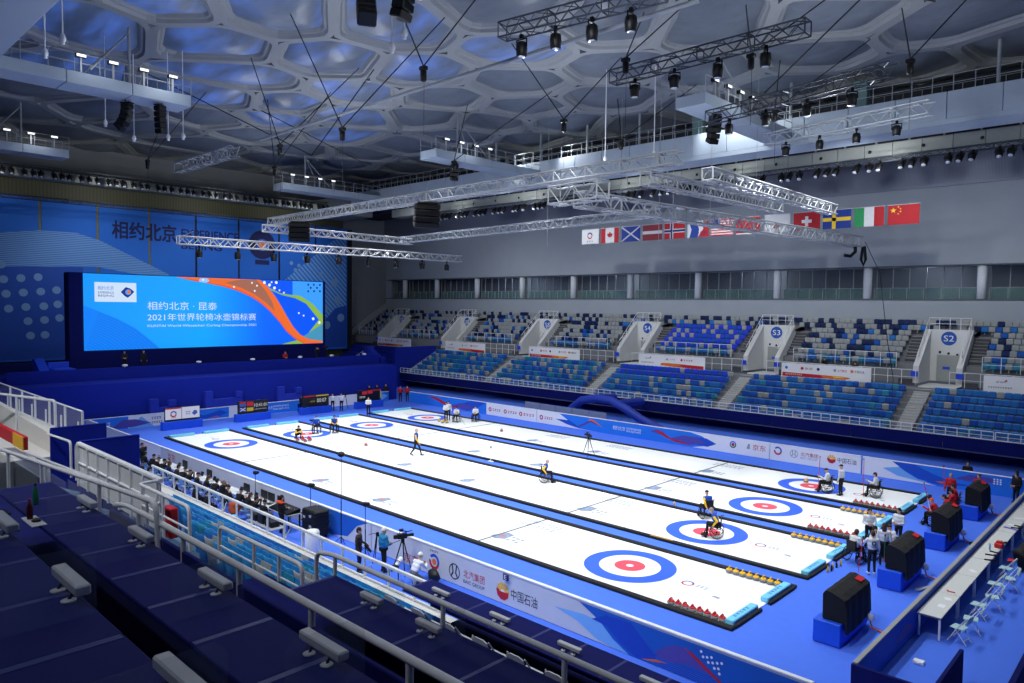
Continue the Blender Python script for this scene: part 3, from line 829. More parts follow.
def art_f2(pr):
    pr.poly(circ(-8.45, .52, .21), M_print_r, .005); pr.poly(circ(-8.45, .52, .1), M_print_w, .007); pr.smudge(-8.1, .4, 1.0, .24, M_print_r, 4, .005)
    pr.poly([(-6.4, 1.1), (-5.2, 1.1), (.7, 1.1), (6.2, 1.1), (7.3, .9), (8.1, .35), (6.4, 0), (-2, 0), (-4.1, .05), (-5.5, .25), (-6.8, .58), (-5.3, .55)], M_print_b, .004)
    pr.poly([(-6.4, 1.1), (-5.6, .75), (-4.6, .35), (-4.0, .05), (-5.5, .25), (-6.8, .58), (-5.3, .62)], M_print_b2, .006)
    pr.poly([(-4.65, .08), (-3.59, .63), (-2.95, 1.0), (-2.55, .86), (-1.85, .5), (-3.0, .7), (-3.98, .27)], M_print_p, .007)
    pr.poly([(-3.3, .8), (-2.95, 1.02), (-2.55, .9), (-1.7, .4), (-2.7, .8), (-3.0, .85)], M_print_o, .008)
    pr.text('相约北京', -.75, .42, .34, M_print_w, w=1.2, d=.008); pr.text('EXPERIENCE', .6, .58, .16, M_print_w, w=1.35, d=.008); pr.text('BEIJING', .6, .34, .18, M_print_w, w=1.35, d=.008)
    pr.poly([(2.77, .71), (3.3, .95), (3.9, .85), (4.56, .41), (5.62, .75), (6.67, .79), (7.69, .45), (6.06, .12), (4.99, .25), (3.78, .55)], M_print_p, .007)
    pr.poly([(3.2, .88), (3.8, .82), (4.56, .45), (6.0, .2), (6.4, .1), (5.0, .2), (4.2, .42), (3.5, .7)], M_print_r, .008)
    pr.poly([(6.6, .79), (7.6, .8), (8.4, .5), (7.69, .2), (6.6, .25)], M_print_b2, .0065)
    pr.ring(9.68, .65, .16, .25, M_print_b, .006, a0=0, a1=PI); pr.ring(9.68, .65, .16, .25, M_print_gr, .006, a0=PI, a1=2*PI); pr.poly(circ(9.68, .65, .12), M_print_r, .006)
    pr.text('京东', 11.15, .46, .42, M_print_r, w=.95, d=.006); pr.poly([(10.7, .5), (10.95, .5), (10.95, .85), (10.8, .85)], M_print_g, .006)
board_run('advertising_board', 'far side board, middle stretch, blue with white event lettering and violet wave', 'advertising board', FB, -9.0, 12.35, 1.1, art_f2, cap=M_print_w)
def art_f3(pr):
    event_logo(pr, 12.95, .68, .28)
    car_logo(pr, 14.05, .64, .27, M_print_g); pr.text('北汽集团', 14.5, .56, .27, M_print_r, w=1.15, d=.006); pr.text('BAIC GROUP', 14.5, .38, .13, M_print_g, w=1.1, d=.006)
    petro(pr, 16.5, .66, .27); pr.text('中国石油', 16.88, .5, .33, M_print_k, w=1.15, d=.006)
board_run('advertising_board', 'far side board, white stretch with car and flower shaped logos', 'advertising board', FB, 12.4, 18.3, 1.1, art_f3, cap=M_print_w)
def art_f4(pr):
    pr.poly([(20.1, 1.1), (27.3, 1.1), (27.3, 0), (22.6, 0), (21.53, .2), (20.83, .6), (20.4, .9)], M_print_b, .004)
    pr.poly([(20.1, 1.1), (21.3, 1.1), (22.3, .7), (23.3, .4), (24.4, .3), (22.6, .1), (21.53, .25), (20.83, .6)], M_print_b2, .006)
    pr.poly([(19.57, .61), (20.55, .81), (21.52, .55), (22.59, .33), (21.8, .11), (20.43, .25)], M_print_lb, .005)
    pr.poly([(22.5, .28), (23.3, .36), (23.5, .3), (22.7, .2)], M_print_o, .008)
    pr.poly([(23.4, .6), (24.2, .95), (25.2, .95), (25.6, .7), (24.5, .55)], M_print_p, .007)
    pr.dots([(25.4+.15*i, .9-.12*j) for i in range(3) for j in range(3)], .05, M_print_w, .008)
board_run('advertising_board', 'far side board, right stretch, white turning into a blue wave', 'advertising board', FB, 18.4, 27.3, 1.1, art_f4, cap=M_print_w)
# ledge strip that stands behind the far boards
# near side boards : printed cloth faces the near stand
NBP = Plane((0, -6.2, 0), (1, 0, 0), (0, 0, 1), (0, -1, 0))
M_clothw = mat('white_banner_cloth', (196, 202, 212), .7, var=.06, scale=1.5, bump=.25)
M_clothb = mat('blue_banner_print', (22, 92, 190), .7, var=.06, scale=1.5)
M_clothb2 = mat('deep_blue_banner_print', (22, 70, 185), .7, var=.06, scale=1.5)
M_stripe = wave_mat('blue_line_print', (20, 60, 165), (40, 100, 205), 6, 'Z', .7)
def art_n1(pr):
    pr.part('white_cloth')
    pr.poly([(-28.8, 0), (-14, 0), (-14, 1.1), (-28.8, 1.1)], M_print_w)
    pr.part('red_lettering').text('京东', -12.9, .45, .5, M_print_r, w=1.2, d=.006)
    pr.part('white_cloth').poly(rect(-6, 4.6, 0, 1.1), M_clothw, .004)
    pr.part('blue_wave').poly([(4.5, 1.1), (8.4, 1.1), (7.6, .8), (6.9, .2), (5.6, 0), (4.5, 0)], M_clothb, .006)
board_run('advertising_board', 'near side board, far left stretch, behind the row of photographers', 'advertising board', NBP, -28.8, 8.6, 1.12, art_n1, base=M_clothw)
def art_n2(pr):
    pr.zmin = .012
    pr.part('red_lettering').text('京东', 10.85, .12, .38, M_print_r, w=.95, d=.006)
    pr.part('event_emblem'); event_logo(pr, 12.7, .55, .3); pr.poly(circ(12.7, .55, .12), M_print_o, .007); pr.smudge(12.45, .9, .5, .09, M_print_n, 5, .006)
    pr.part('car_maker_emblem'); car_logo(pr, 13.85, .48, .3, M_print_k); pr.part('car_maker_lettering').text('北汽集团', 14.35, .4, .3, M_print_r, w=1.1, d=.006); pr.text('BAIC GROUP', 14.35, .2, .13, M_print_k, w=1.1, d=.006)
    pr.part('flower_emblem'); petro(pr, 16.35, .44, .3); pr.part('black_lettering').text('中国石油', 16.75, .28, .38, M_print_k, w=1.2, d=.006)
    pr.part('blue_wave').poly([(19.7, 1.07), (26.95, 1.07), (26.95, -.35), (22.4, -.35), (21.6, -.05), (21.0, .3), (20.5, .7)], M_clothb, .006)
    pr.poly([(18.7, .62), (19.9, .72), (20.5, .68), (21.2, .35), (22.4, -.3), (21.4, -.33), (20.4, .1), (19.6, .45)], M_print_lb, .005)
    pr.poly([(20.2, .68), (20.74, .95), (21.65, 1.0), (22.0, .7), (22.44, .36), (22.73, .24), (21.89, .0), (21.21, .3), (20.79, .62)], M_clothb2, .008)
    pr.poly([(22.5, .3), (24.2, .35), (24.9, .1), (24.9, -.35), (22.6, -.35)], M_stripe, .0085)
    pr.poly([(22.46, .36), (22.72, .62), (23.08, .82), (23.4, .85), (23.67, .75), (24.02, .56), (24.62, .3), (24.1, .38), (23.53, .4), (22.97, .29), (22.65, .3)], M_print_p, .010)
    pr.poly([(23.4, .86), (23.7, .78), (24.05, .58), (24.7, .2), (24.62, .18), (24.0, .5), (23.66, .70)], M_print_r, .012)
    pr.poly([(22.0, .05), (22.5, .2), (22.9, .22), (22.4, .1)], M_print_o, .010)
    pr.dots([(23.94, .93), (24.0, .8), (24.12, .83), (24.25, .87), (24.16, .7), (24.29, .73), (24.42, .77), (24.55, .81), (24.34, .6), (24.46, .63), (24.49, .5)], .04, M_print_w, .012)
board_run('advertising_board', 'near side board, long white cloth with car and flower logos and a blue wave', 'advertising board', NBP, 8.65, 26.95, 1.12, art_n2, z0=0.01, base=M_clothw)
g = MB(); g.box(16.47, 16.72, -6.33, -6.29, .92, 1.14); sgn = g.build('sheet_marker_sign', M_print_n)
tag(sgn, 'small navy square sign clipped over the near board above the flower logo', 'sign')
p = Print(Plane((16.5, -6.33, .93), (1, 0, 0), (0, 0, 1), (0, -1, 0))); p.text('E', .03, .03, .15, M_print_w, w=.11, d=.004); p.build('lettering', sgn)
# far end boards
EBP = Plane((-29.3, 0, 0), (0, 1, 0), (0, 0, 1), (1, 0, 0))
def art_e(pr):
    pr.part('left_print').poly(rect(-6.2, -3.0, 0, 1.0), M_print_b); pr.smudge(-5.4, .35, 1.1, .3, M_print_w, 5, .006)
    pr.poly([(-4.3, .1), (-3.4, .75), (-2.4, .7), (-1.2, .3), (-2.6, .1)], M_print_p, .007); pr.poly([(-3, 0), (-2, .9), (-1, 0)], M_print_lb, .005)
    pr.part('small_lettering').smudge(-1.2, .55, .8, .22, M_print_n, 4, .006); pr.smudge(-1.2, .2, .9, .2, M_print_k, 5, .006)
    pr.part('blue_wave').poly([(1.6, .95), (5.4, 1.0), (5.4, .1), (3.0, .1), (2, .5)], M_print_b, .006); pr.poly([(2, .8), (3.2, .45), (4.6, .8), (5.3, .5), (4.2, .15), (2.8, .2)], M_print_b2, .007); pr.poly([(3.6, .2), (4.4, .32), (4.5, .22)], M_print_o, .008)
    pr.part('event_lettering').poly(rect(7.6, 12.6, 0, 1.0), M_print_b, .005); pr.text('相约北京', 8.7, .4, .3, M_print_w, w=.9, d=.008); pr.text('EXPERIENCE', 9.7, .55, .17, M_print_w, w=1.6, d=.008); pr.text('BEIJING', 9.7, .25, .2, M_print_w, w=1.6, d=.008)
    pr.part('right_wave').poly(rect(19.4, 23.0, 0, 1.0), M_print_b, .005); pr.poly([(19.4, .9), (20.6, .4), (22, .9), (22.9, .6), (22.2, .2), (20.8, .1)], M_print_lb, .006)
board_run('advertising_board', 'board across the far end behind the scoreboards, white and blue', 'advertising board', EBP, -6.2, 23.0, 1.0, art_e, cap=M_print_w)
# near end board with grey cap
M_cap = mat('grey_board_cap', (150, 152, 152), .6)
NEP = Plane((27.26, 0, 0), (0, 1, 0), (0, 0, 1), (1, 0, 0))
def art_ne(pr):
    pr.poly([(-.8, .35), (.2, .7), (1.0, .5), (1.3, .3), (.2, .25)], M_print_p, .006)
board_run('advertising_board', 'blue board with a grey cap along the near end beside the long tables', 'advertising board', NEP, -4.0, 23.9, 0.96, art_ne, th=.09, cap=M_cap, base=mat('blue_board_paint', (20, 80, 200), .6))
mb = MB(); mb.box(27.15, 29.1, -4.12, -4.02, 0, .98, c=.01); mb.box(29.02, 29.12, -4.02, -1.15, 0, 1.02, c=.01)
tag(mb.build('partition_board', M_navy2), 'dark navy L-shaped partition closing off the near corner of the board', 'partition')
mb = MB(); mb.box(30.36, 30.46, -12, 6, 0, 1.0, c=.01); mb.box(30.34, 30.48, -12, 6, 1.0, 1.04, c=.01)
tag(mb.build('navy_partition', M_navy2), 'dark navy partition crossing the lower right corner of the picture', 'partition')
for i, (x, y, z) in enumerate([(28.0, -3.2, 0), (27.9, -.6, 0)]):
    mb = MB(); mb.box(x-.14, x+.14, y-.1, y+.1, 0, .1); mb.box(x-.05, x+.05, y-.13, y+.13, .02, .08)
    tag(mb.build('socket_box', M_white), 'small white socket box on the carpet, %s' % ['near the navy partition', 'in front of the table leg'][i], 'socket box')
# ------------------------------------------------------------------ covered end stage and big screen
mb = MB(); mb.box(-32.86, -30.0, -16, 24.6, 0, 3.72, c=.02); stg = mb.build('end_stage', M_navy)
tag(stg, 'long dark blue cloth covered stage across the far end below the big screen', 'stage')
mb = MB(); mb.box(-36.6, -33.0, -12.5, 24.4, 0, 4.3, c=.02); mb.box(-32.99, -32.87, -10.5, 24.4, 0, 4.72, c=.02)
mb.box(-36.6, -33.1, 24.3, 24.4, 4.2, 4.72, c=.02)
tag(mb.build('stage_parapet', M_navy), 'upper blue cloth parapet of the far end stage, behind the lower ledge', 'parapet')
mb = MB(); mb.box(-56.8, -38.6, -30, 26.3, 0, 3.7, c=.02); tag(mb.build('covered_end_stand', M_navy2), 'dark blue covered stand behind the big screen', 'stand')
# sloping cloth covered stair sides on the stage
for i, (y, w) in enumerate([(-7.6, 'left'), (25.1, 'right')]):
    zb = 4.31 if i == 0 else 0.
    mb = MB(); mb.prism([(-36.5, 5.5), (-35.9, 5.5), (-33.9, 4.4), (-33.2, 4.4), (-33.2, zb), (-36.5, zb)], lambda x, z, d: (x, d, z), y-.35, y+.35)
    tag(mb.build('covered_stair_cheek', M_royal if i == 0 else M_navy), 'sloping blue cloth cheek at the %s end of the upper stage' % w, 'cloth cheek')
mb = MB(); mb.box(-35.2, -33.3, -7.1, -5.6, 4.31, 4.75); mb.box(-35.6, -35.2, -7.1, -5.6, 4.31, 5.2)
tag(mb.build('covered_bench', M_royal), 'bright blue covered bench at the left end of the upper stage', 'bench')
# cloth covered boxes on the floor in front of the stage
for i, (y0, y1, h, w) in enumerate([(-1.2, .9, 2.2, 'behind the leftmost far scoreboard'), (3.4, 6.8, 2.5, 'between the first two far scoreboards'), (10.3, 12.8, 2.4, 'behind the third far scoreboard')]):
    mb = MB(); mb.box(-29.98, -29.5, y0, y0+.7, 0.02, h, c=.03); mb.box(-29.98, -29.5, y0+.7, y1, 0.02, h-.75, c=.03); mb.box(-29.98, -29.45, y1-.6, y1, h-.75, h-.2, c=.03)
    tag(mb.build('covered_platform', mat('blue_cloth_platform', (24, 48, 170), .85)), 'stepped blue cloth covered platform against the stage front, %s' % w, 'platform', 'covered platforms before the end stage')
# big screen -----------------------------------------------------------
XS = -37.
t = thing('led_screen', 'big bright blue event screen with orange ribbon and white lettering above the stage', 'screen', (XS, 7.9, 4.0))
mb = MB(); mb.box(-38.4, XS-.05, -5.05, 20.1, 4.0, 12.78, c=.04); mb.build('dark_surround', M_navy2, t)
def scr(n, c, e=1.0): return mat('screen_'+n, c, emit=e)
mb = MB(); mb.box(XS-.05, XS, -3.93, 19.73, 5.97, 12.72, c=.005)
def screen_mat():
    m = bpy.data.materials.new('screen_blue'); m.use_nodes = True; nt = m.node_tree; N = nt.nodes; L = nt.links; p = N['Principled BSDF']
    p.inputs['Base Color'].default_value = (.01, .01, .01, 1)
    tc = N.new('ShaderNodeTexCoord'); sx = N.new('ShaderNodeSeparateXYZ'); mr = N.new('ShaderNodeMapRange')
    mr.inputs[1].default_value = -4; mr.inputs[2].default_value = 20
    cr = N.new('ShaderNodeValToRGB'); cr.color_ramp.elements[0].color = (*rgb(0, 150, 255), 1); cr.color_ramp.elements[1].color = (*rgb(0, 90, 250), 1)
    e = cr.color_ramp.elements.new(.45); e.color = (*rgb(0, 165, 255), 1); e = cr.color_ramp.elements.new(.7); e.color = (*rgb(0, 105, 255), 1)
    L.new(tc.outputs['Object'], sx.inputs[0]); L.new(sx.outputs['Y'], mr.inputs[0]); L.new(mr.outputs[0], cr.inputs[0]); L.new(cr.outputs[0], p.inputs['Emission Color'])
    p.inputs['Emission Strength'].default_value = 1.0
    return m
mb.build('display_panel', screen_mat(), t)
pr = Print(Plane((XS, 0, 0), (0, 1, 0), (0, 0, 1), (1, 0, 0)))
M_sw = scr('white', (240, 246, 255)); M_so = scr('orange', (240, 110, 40)); M_sbr = scr('brown', (165, 105, 85)); M_sor = scr('red_orange', (235, 70, 35)); M_sarc = scr('mid_blue', (0, 128, 250)); M_sl = scr('line_blue', (0, 110, 225))
M_slf = scr('royal', (0, 88, 250)); M_sly = scr('yellow_green', (140, 185, 70)); M_slt = scr('light_blue', (60, 160, 255)); M_ste = scr('teal', (70, 150, 190)); M_sn = scr('navy', (20, 40, 130)); M_slog = scr('logo_white', (205, 225, 250)); M_sp = scr('pale_glow', (150, 200, 255))
arc = [(-3.93, 9.91), (-2.74, 9.42), (-1.22, 8.75), (0.35, 7.83), (1.42, 6.89), (2.41, 5.98), (-3.93, 5.98)]
pr.poly(arc, M_sarc, .01)
for i in range(16):
    f = .05+i*.058
    pts = [(x, z) for x, z in arc[:6]]
    a = [(-3.9+(x+3.9)*(1-f)-.0, 5.98+(z-5.98)*(1-f)) for x, z in pts[1:]]
    b = [(x+.035, z+.035) for x, z in a]
    pr.poly(a+b[::-1], M_sl, .012)
pr.poly([(12.66, 12.69), (19.73, 12.69), (19.73, 8.1), (17.39, 6.6), (16.3, 7.4), (15.47, 9.07), (14.61, 10.39), (13.91, 11.43)], M_slf, .012)
pr.poly([(16.07, 12.69), (19.73, 12.69), (19.73, 9.07), (18.47, 10.3), (16.95, 11.09), (16.06, 11.21)], M_slt, .014)
pr.poly([(12.52, 12.69), (13.49, 11.88), (14.62, 11.38), (15.77, 11.23), (16.95, 11.16), (18.47, 10.3), (19.73, 9.07), (19.73, 8.1), (17.39, 6.5), (19.25, 8.56), (17.7, 10.29), (16.36, 10.88), (14.76, 11.2), (13.63, 11.65)], M_sly, .016)
pr.poly([(19.73, 8.1), (19.73, 5.98), (17.85, 6.3), (17.3, 6.77)], M_ste, .0165)
pr.poly([(14.74, 5.98), (16.64, 6.38), (17.39, 5.98)], M_sly, .0165)
pr.poly([(3.91, 12.70), (6.21, 12.70), (9.2, 12.7), (12.39, 12.70), (13.21, 12.0), (14.05, 11.04), (14.75, 10.0), (15.47, 8.81), (16.2, 7.73), (16.94, 6.98), (17.85, 6.49), (19.7, 6.19), (19.7, 5.98), (17.39, 5.98), (16.34, 6.52), (15.32, 7.35), (14.6, 8.28), (13.48, 9.47), (12.37, 10.37), (11.29, 10.99), (9.97, 11.53), (8.43, 11.93), (6.94, 12.19), (5.49, 12.39)], M_so, .018)
pr.poly([(10.37, 12.66), (11.98, 12.69), (12.93, 11.67), (13.69, 10.51), (14.04, 9.47), (12.92, 10.45), (11.7, 11.23), (10.37, 11.83), (8.69, 12.3)], M_sbr, .02)
pr.poly([(3.91, 12.70), (5.49, 12.5), (6.94, 12.28), (8.43, 12.05), (9.97, 11.66), (11.29, 11.12), (12.37, 10.5), (13.48, 9.6), (14.6, 8.42), (15.32, 7.5), (16.34, 6.66), (17.39, 6.1), (17.39, 5.98), (16.34, 6.52), (15.32, 7.35), (14.6, 8.28), (13.48, 9.47), (12.37, 10.37), (11.29, 10.99), (9.97, 11.53), (8.43, 11.93), (6.94, 12.19), (5.49, 12.39)], M_sor, .021)
pr.dots([(12.86, 12.44), (13.42, 12.2), (13.98, 11.91), (14.19, 12.48), (18.54, 8.66), (19.3, 8.24)], .16, M_sw, .024)
pr.dots([(14.55, 11.67), (15.05, 11.43), (13.66, 12.5), (16.8, 9.28), (17.37, 9.01), (11.5, 12.36), (12.04, 12.09), (11.79, 11.55), (6.5, 12.5), (9.6, 11.9)], .1, M_sw, .024)
pr.dots([(17.94, 12.36), (18.62, 12.38), (19.37, 12.37), (18.24, 12.03), (19.01, 12.05), (17.93, 11.65), (18.65, 11.67), (19.37, 11.69)], .12, M_sn, .024)
pr.poly(circ(6.6, 12.45, .5, 16, .22), M_sp, .023)
pr.poly(rect(-3.05, .4, 10.26, 11.99), M_slog, .012)
pr.text('相约北京', -2.8, 11.3, .36, M_sl, w=1.3, d=.016); pr.text('EXPERIENCE', -2.77, 10.98, .2, M_sn, w=1.28, d=.016); pr.text('BEIJING', -2.77, 10.66, .24, M_sn, w=1.28, d=.016)
pr.poly([(-.92, 11.15), (-.5, 11.6), (-.15, 11.5), (.22, 11.2), (-.1, 10.85), (-.35, 10.65), (-.6, 10.8)], M_sn, .016); pr.poly(circ(-.3, 11.15, .26), M_slt, .018); pr.poly(circ(-.25, 11.17, .16), M_so, .02)
pr.text('相约北京 · 昆泰', 1.34, 9.56, .78, M_slog, w=6.52, d=.016)
pr.text('2021年世界轮椅冰壶锦标赛', 1.33, 8.53, .72, M_slog, w=10.6, d=.016)
pr.text('KUNTAI World Wheelchair Curling Championship 2021', 1.33, 7.9, .30, M_slog, w=10.6, d=.016)
pr.build('screen_picture', t)
# small lamps on the ledge
M_lampw = mat('lamp_white_housing', (235, 238, 235), .4)
for i, y in enumerate([-2.0, 4.3, 9.5, 14.6, 18.3, 22.4]):
    mb = MB(); mb.lathe([(.05, 4.72), (.06, 4.76), (.2, 4.78), (.24, 4.86), (.2, 4.94), (.05, 4.97)], (-32.93, y, 0), 12)
    tag(mb.build('ledge_lamp', M_lampw), 'small white lamp on the stage parapet, %s from the left' % nth(i+1), 'lamp', 'lamps along the stage parapet')

# ------------------------------------------------------------------ scoreboards
M_base = mat('blue_scoreboard_plinth', (28, 86, 220), .55)
M_digit = mat('display_digit_glow', (200, 205, 215), emit=.8); M_dred = mat('display_red_glow', (190, 30, 50), emit=.6); M_dyel = mat('display_yellow_glow', (200, 180, 40), emit=.6); M_dwht = mat('display_white_glow', (185, 190, 215), emit=.9); M_dblu = mat('display_blue_glow', (60, 90, 190), emit=.6)
M_dblk = mat('display_black', (18, 18, 22), .3)
def scoreboard(yc, kind, label):
    t = thing('scoreboard', label, 'scoreboard', (-26.75, yc, 0), group='scoreboards at the far end')
    mb = MB(); mb.box(-26.85, -26.3, yc-1.58, yc+1.62, 0, .66, c=.02); mb.build('plinth', M_base, t)
    mb = MB(); mb.box(-26.62, -26.45, yc-1.36, yc+1.42, .7, 1.78, c=.02); mb.build('display_case', M_dblk, t)
    for s in (-1, 1):
        mb = MB(); mb.box(-26.6, -26.48, yc+s*1.1-.06, yc+s*1.1+.06, .66, .74); mb.build('foot', M_dk, t)
    pr = Print(Plane((-26.45, yc+.03, .7), (0, 1, 0), (0, 0, 1), (1, 0, 0)))
    if kind == 'logo':
        pr.poly(rect(-1.36, 1.38, .12, 1.05), M_dwht, .004); pr.poly(rect(-1.36, -.12, .95, 1.05), M_dred, .006); pr.poly(rect(-.09, -.05, .1, 1.05), M_dblk, .008)
        pr.ring(-.72, .55, .15, .26, M_dred, .008, a0=PI*.95, a1=PI*1.95); pr.ring(-.72, .55, .15, .26, M_dblu, .008, a0=0, a1=PI*.9); pr.smudge(-.9, .2, .4, .09, M_dblk, 3, .008)
        pr.poly([(.75, .5), (.95, .75), (1.15, .7), (1.22, .5), (.95, .3)], M_dblu, .008); pr.smudge(.25, .4, .4, .3, M_dblu, 3, .008)
    elif kind == 'time':
        pr.poly(rect(-1.25, -.7, .88, 1.03), M_dred, .004); pr.poly(rect(-.6, .0, .62, 1.0), M_dred, .004); pr.poly(rect(-.6, .0, .18, .48), M_dyel, .004)
        pr.poly(rect(-1.25, -.68, .62, .86), M_dblu, .004); pr.poly(rect(-1.25, -.68, .2, .5), M_dblu, .004); pr.poly([(-1.25, .2), (-1.15, .2), (-.68, .5), (-.78, .5)], M_dwht, .006); pr.poly([(-.68, .2), (-.78, .2), (-1.25, .5), (-1.15, .5)], M_dwht, .006)
        pr.text('10:41:01', .08, .5, .3, M_digit, w=1.2, d=.004); pr.smudge(.1, .25, 1.15, .08, M_digit, 9, .004)
    elif kind == 'clock':
        pr.poly(rect(-1.3, -.1, .92, 1.03), M_dred, .004); pr.poly(rect(0, 1.36, .92, 1.03), M_dyel, .004); pr.text('00:07', .1, .35, .36, M_digit, w=1.0, d=.004); pr.smudge(-.6, .4, .5, .14, M_dyel, 4, .004)
    else:
        pr.poly(rect(-.9, -.3, .66, .98), M_dred, .004); pr.poly(rect(-.2, .35, .7, .98), M_dred, .004); pr.smudge(-1.2, .3, .7, .2, M_digit, 4, .004); pr.poly(rect(1.28, 1.36, .15, .95), M_dyel, .004); pr.poly(rect(-.3, 1.36, .96, 1.03), M_dred, .004)
    pr.build('display_picture', t)
scoreboard(.15, 'logo', 'leftmost far scoreboard, showing white picture with a round red and blue logo')
scoreboard(6.25, 'time', 'far scoreboard showing the time and two small flags, second from the left')
scoreboard(12.45, 'clock', 'far scoreboard showing 00:07 under red and yellow bars, third from the left')
scoreboard(18.5, 'score', 'rightmost far scoreboard, with dark red blocks, behind the referee')
M_cover = mat('black_cover_cloth', (13, 14, 18), .75, var=.35, scale=3, bump=.5, stretch=(1, 1, .35))
M_redtag = mat('red_cover_label', (190, 25, 35), .6)
def covered_board(y0, y1, label):
    yc = (y0+y1)/2
    t = thing('covered_scoreboard', label, 'scoreboard', (25.5, yc, 0), group='black covered scoreboards at the near end')
    mb = MB(); mb.box(25.1, 25.92, y0, y1, .02, .72, c=.02); mb.build('plinth', M_base, t)
    # draped cover : rounded top sloping to the outer side, skirt hanging over the plinth
    prof = [(25.32, .74), (25.3, 1.5), (25.36, 1.6), (25.5, 1.62), (25.8, 1.53), (25.98, 1.44), (26.03, 1.2), (26.06, .35), (26.02, .35), (25.97, .74)]
    mb = MB(); ny = 14; vs = []; fs = []
    ya, yb = y0+.18, y1-.05; n = len(prof)
    for j in range(ny+1):
        y = ya+(yb-ya)*j/ny
        for i, (x, z) in enumerate(prof):
            wv = .018*math.sin(j*1.7+i)*(1 if 0 < i < 8 else 0)
            zz = z if z > .5 else z+.25*abs(2*j/ny-1)**2*(.3)+.10*(j/ny)
            vs.append((x+wv, y, zz+wv*.6))
    for j in range(ny):
        for i in range(n): fs.append([j*n+i, j*n+(i+1) % n, (j+1)*n+(i+1) % n, (j+1)*n+i])
    fs += [list(range(n))[::-1], [ny*n+i for i in range(n)]]
    mb.add(vs, fs, 0, False); mb.build('cloth_cover', M_cover, t)
    mb = MB(); mb.prism([(25.66, 1.600), (25.86, 1.535), (25.86, 1.55), (25.66, 1.615)], lambda x, z, d: (x, d, z), yb-.5, yb-.1); mb.build('red_label', M_redtag, t)
    mb = MB(); mb.lathe([(.02, 0), (.11, .03), (.13, .1), (.1, .2), (.03, .24)], (26.14, y1-.42, .30), 10); mb.build('white_cable_cap', M_white, t)
    mb = MB(); mb.tube([(26.14, y1-.42, .3), (26.2, y1-.45, .1), (26.45, y1-.35, .03), (26.6, y1-.5, .03)], .03, 5); mb.build('orange_cable', M_print_o, t)
covered_board(-1.35, 1.15, 'nearest of the black cloth covered scoreboards on blue plinths, alone on the carpet')
covered_board(4.8, 7.55, 'second nearest black covered scoreboard, with the white-jacketed team gathered beside it')
covered_board(11.05, 13.65, 'third nearest black covered scoreboard, in front of the red team')
covered_board(17.3, 19.65, 'farthest black covered scoreboard, beside the red jacketed players and the blue board')

# ------------------------------------------------------------------ tables and chairs at the near end
M_top = mat('pale_table_top', (205, 208, 205), .5, var=.03)
def long_table(y0, label):
    t = thing('long_table', label, 'table', (27.9, y0+1.2, 0), group='long tables at the near end')
    mb = MB(); mb.box(27.3, 27.99, y0, y0+2.38, .72, .75, c=.008); mb.build('tabletop', M_top, t)
    mb = MB(); mb.box(27.34, 27.95, y0+.05, y0+2.33, .66, .72, c=.005); mb.build('apron', M_steel, t)
    for x in (27.36, 27.93):
        for y in (y0+.08, y0+2.3):
            mb = MB(); mb.box(x-.03, x+.03, y-.03, y+.03, 0, .7, c=.006); mb.build('leg', M_white, t)
TW = ['nearest', 'second nearest', 'third nearest', 'fourth nearest', 'fifth nearest', 'sixth nearest', 'seventh nearest', 'farthest']
for i in range(8): long_table(1.42+2.42*i, '%s pale topped table in the long row beside the grey capped board' % TW[i])
M_chs = mat('pale_green_plastic', (165, 200, 205), .55)
def folding_chair(label, group, seat_m, frame_m, name='folding_chair'):
    t = thing(name, label, 'chair', (0, 0, 0), group=group)    # looks to -X
    mb = MB(); mb.box(-.2, .2, -.2, .2, .43, .46, c=.012); mb.build('seat', seat_m, t)
    mb = MB(); mb.prism([(-.2, .62), (.2, .62), (.19, .84), (.1, .88), (-.1, .88), (-.19, .84)], lambda y, z, d: (.26+d+(z-.6)*.25, y, z), -.012, .012); mb.build('backrest', seat_m, t)
    for s in (-1, 1):
        mb = MB(); mb.tube([(-.24, s*.21, 0), (.0, s*.21, .42), (.3, s*.2, .86)], .014, 5); mb.build('front_leg', frame_m, t)
        mb = MB(); mb.tube([(.3, s*.19, 0), (-.05, s*.19, .44)], .014, 5); mb.build('rear_leg', frame_m, t)
    mb = MB(); mb.bar((-.17, -.21, .13), (-.17, .21, .13), .02, .02); mb.build('front_bar', frame_m, t)
    mb = MB(); mb.bar((.22, -.19, .12), (.22, .19, .12), .02, .02); mb.build('rear_bar', frame_m, t)
    return t
fc = folding_chair('pale green folding chair at the near end tables', 'folding chairs at the near end tables', M_chs, M_white)
CH = [(28.38, 1.9, -.2), (28.5, 2.9, .15), (28.42, 4.4, -.1), (28.62, 5.5, .25), (28.42, 7.0, 0), (28.7, 8.0, .3), (28.4, 9.2, -.1), (28.75, 13.3, .2), (28.45, 15.2, -.1), (28.5, 17.4, .1)]
for i, (x, y, a) in enumerate(CH):
    o = fc if i == 0 else dup(fc)
    o.location = (x, y, 0); o.rotation_euler = (0, 0, a)
    o['label'] = 'pale green folding chair behind the long tables, %s from the near table end' % nth(i+1)
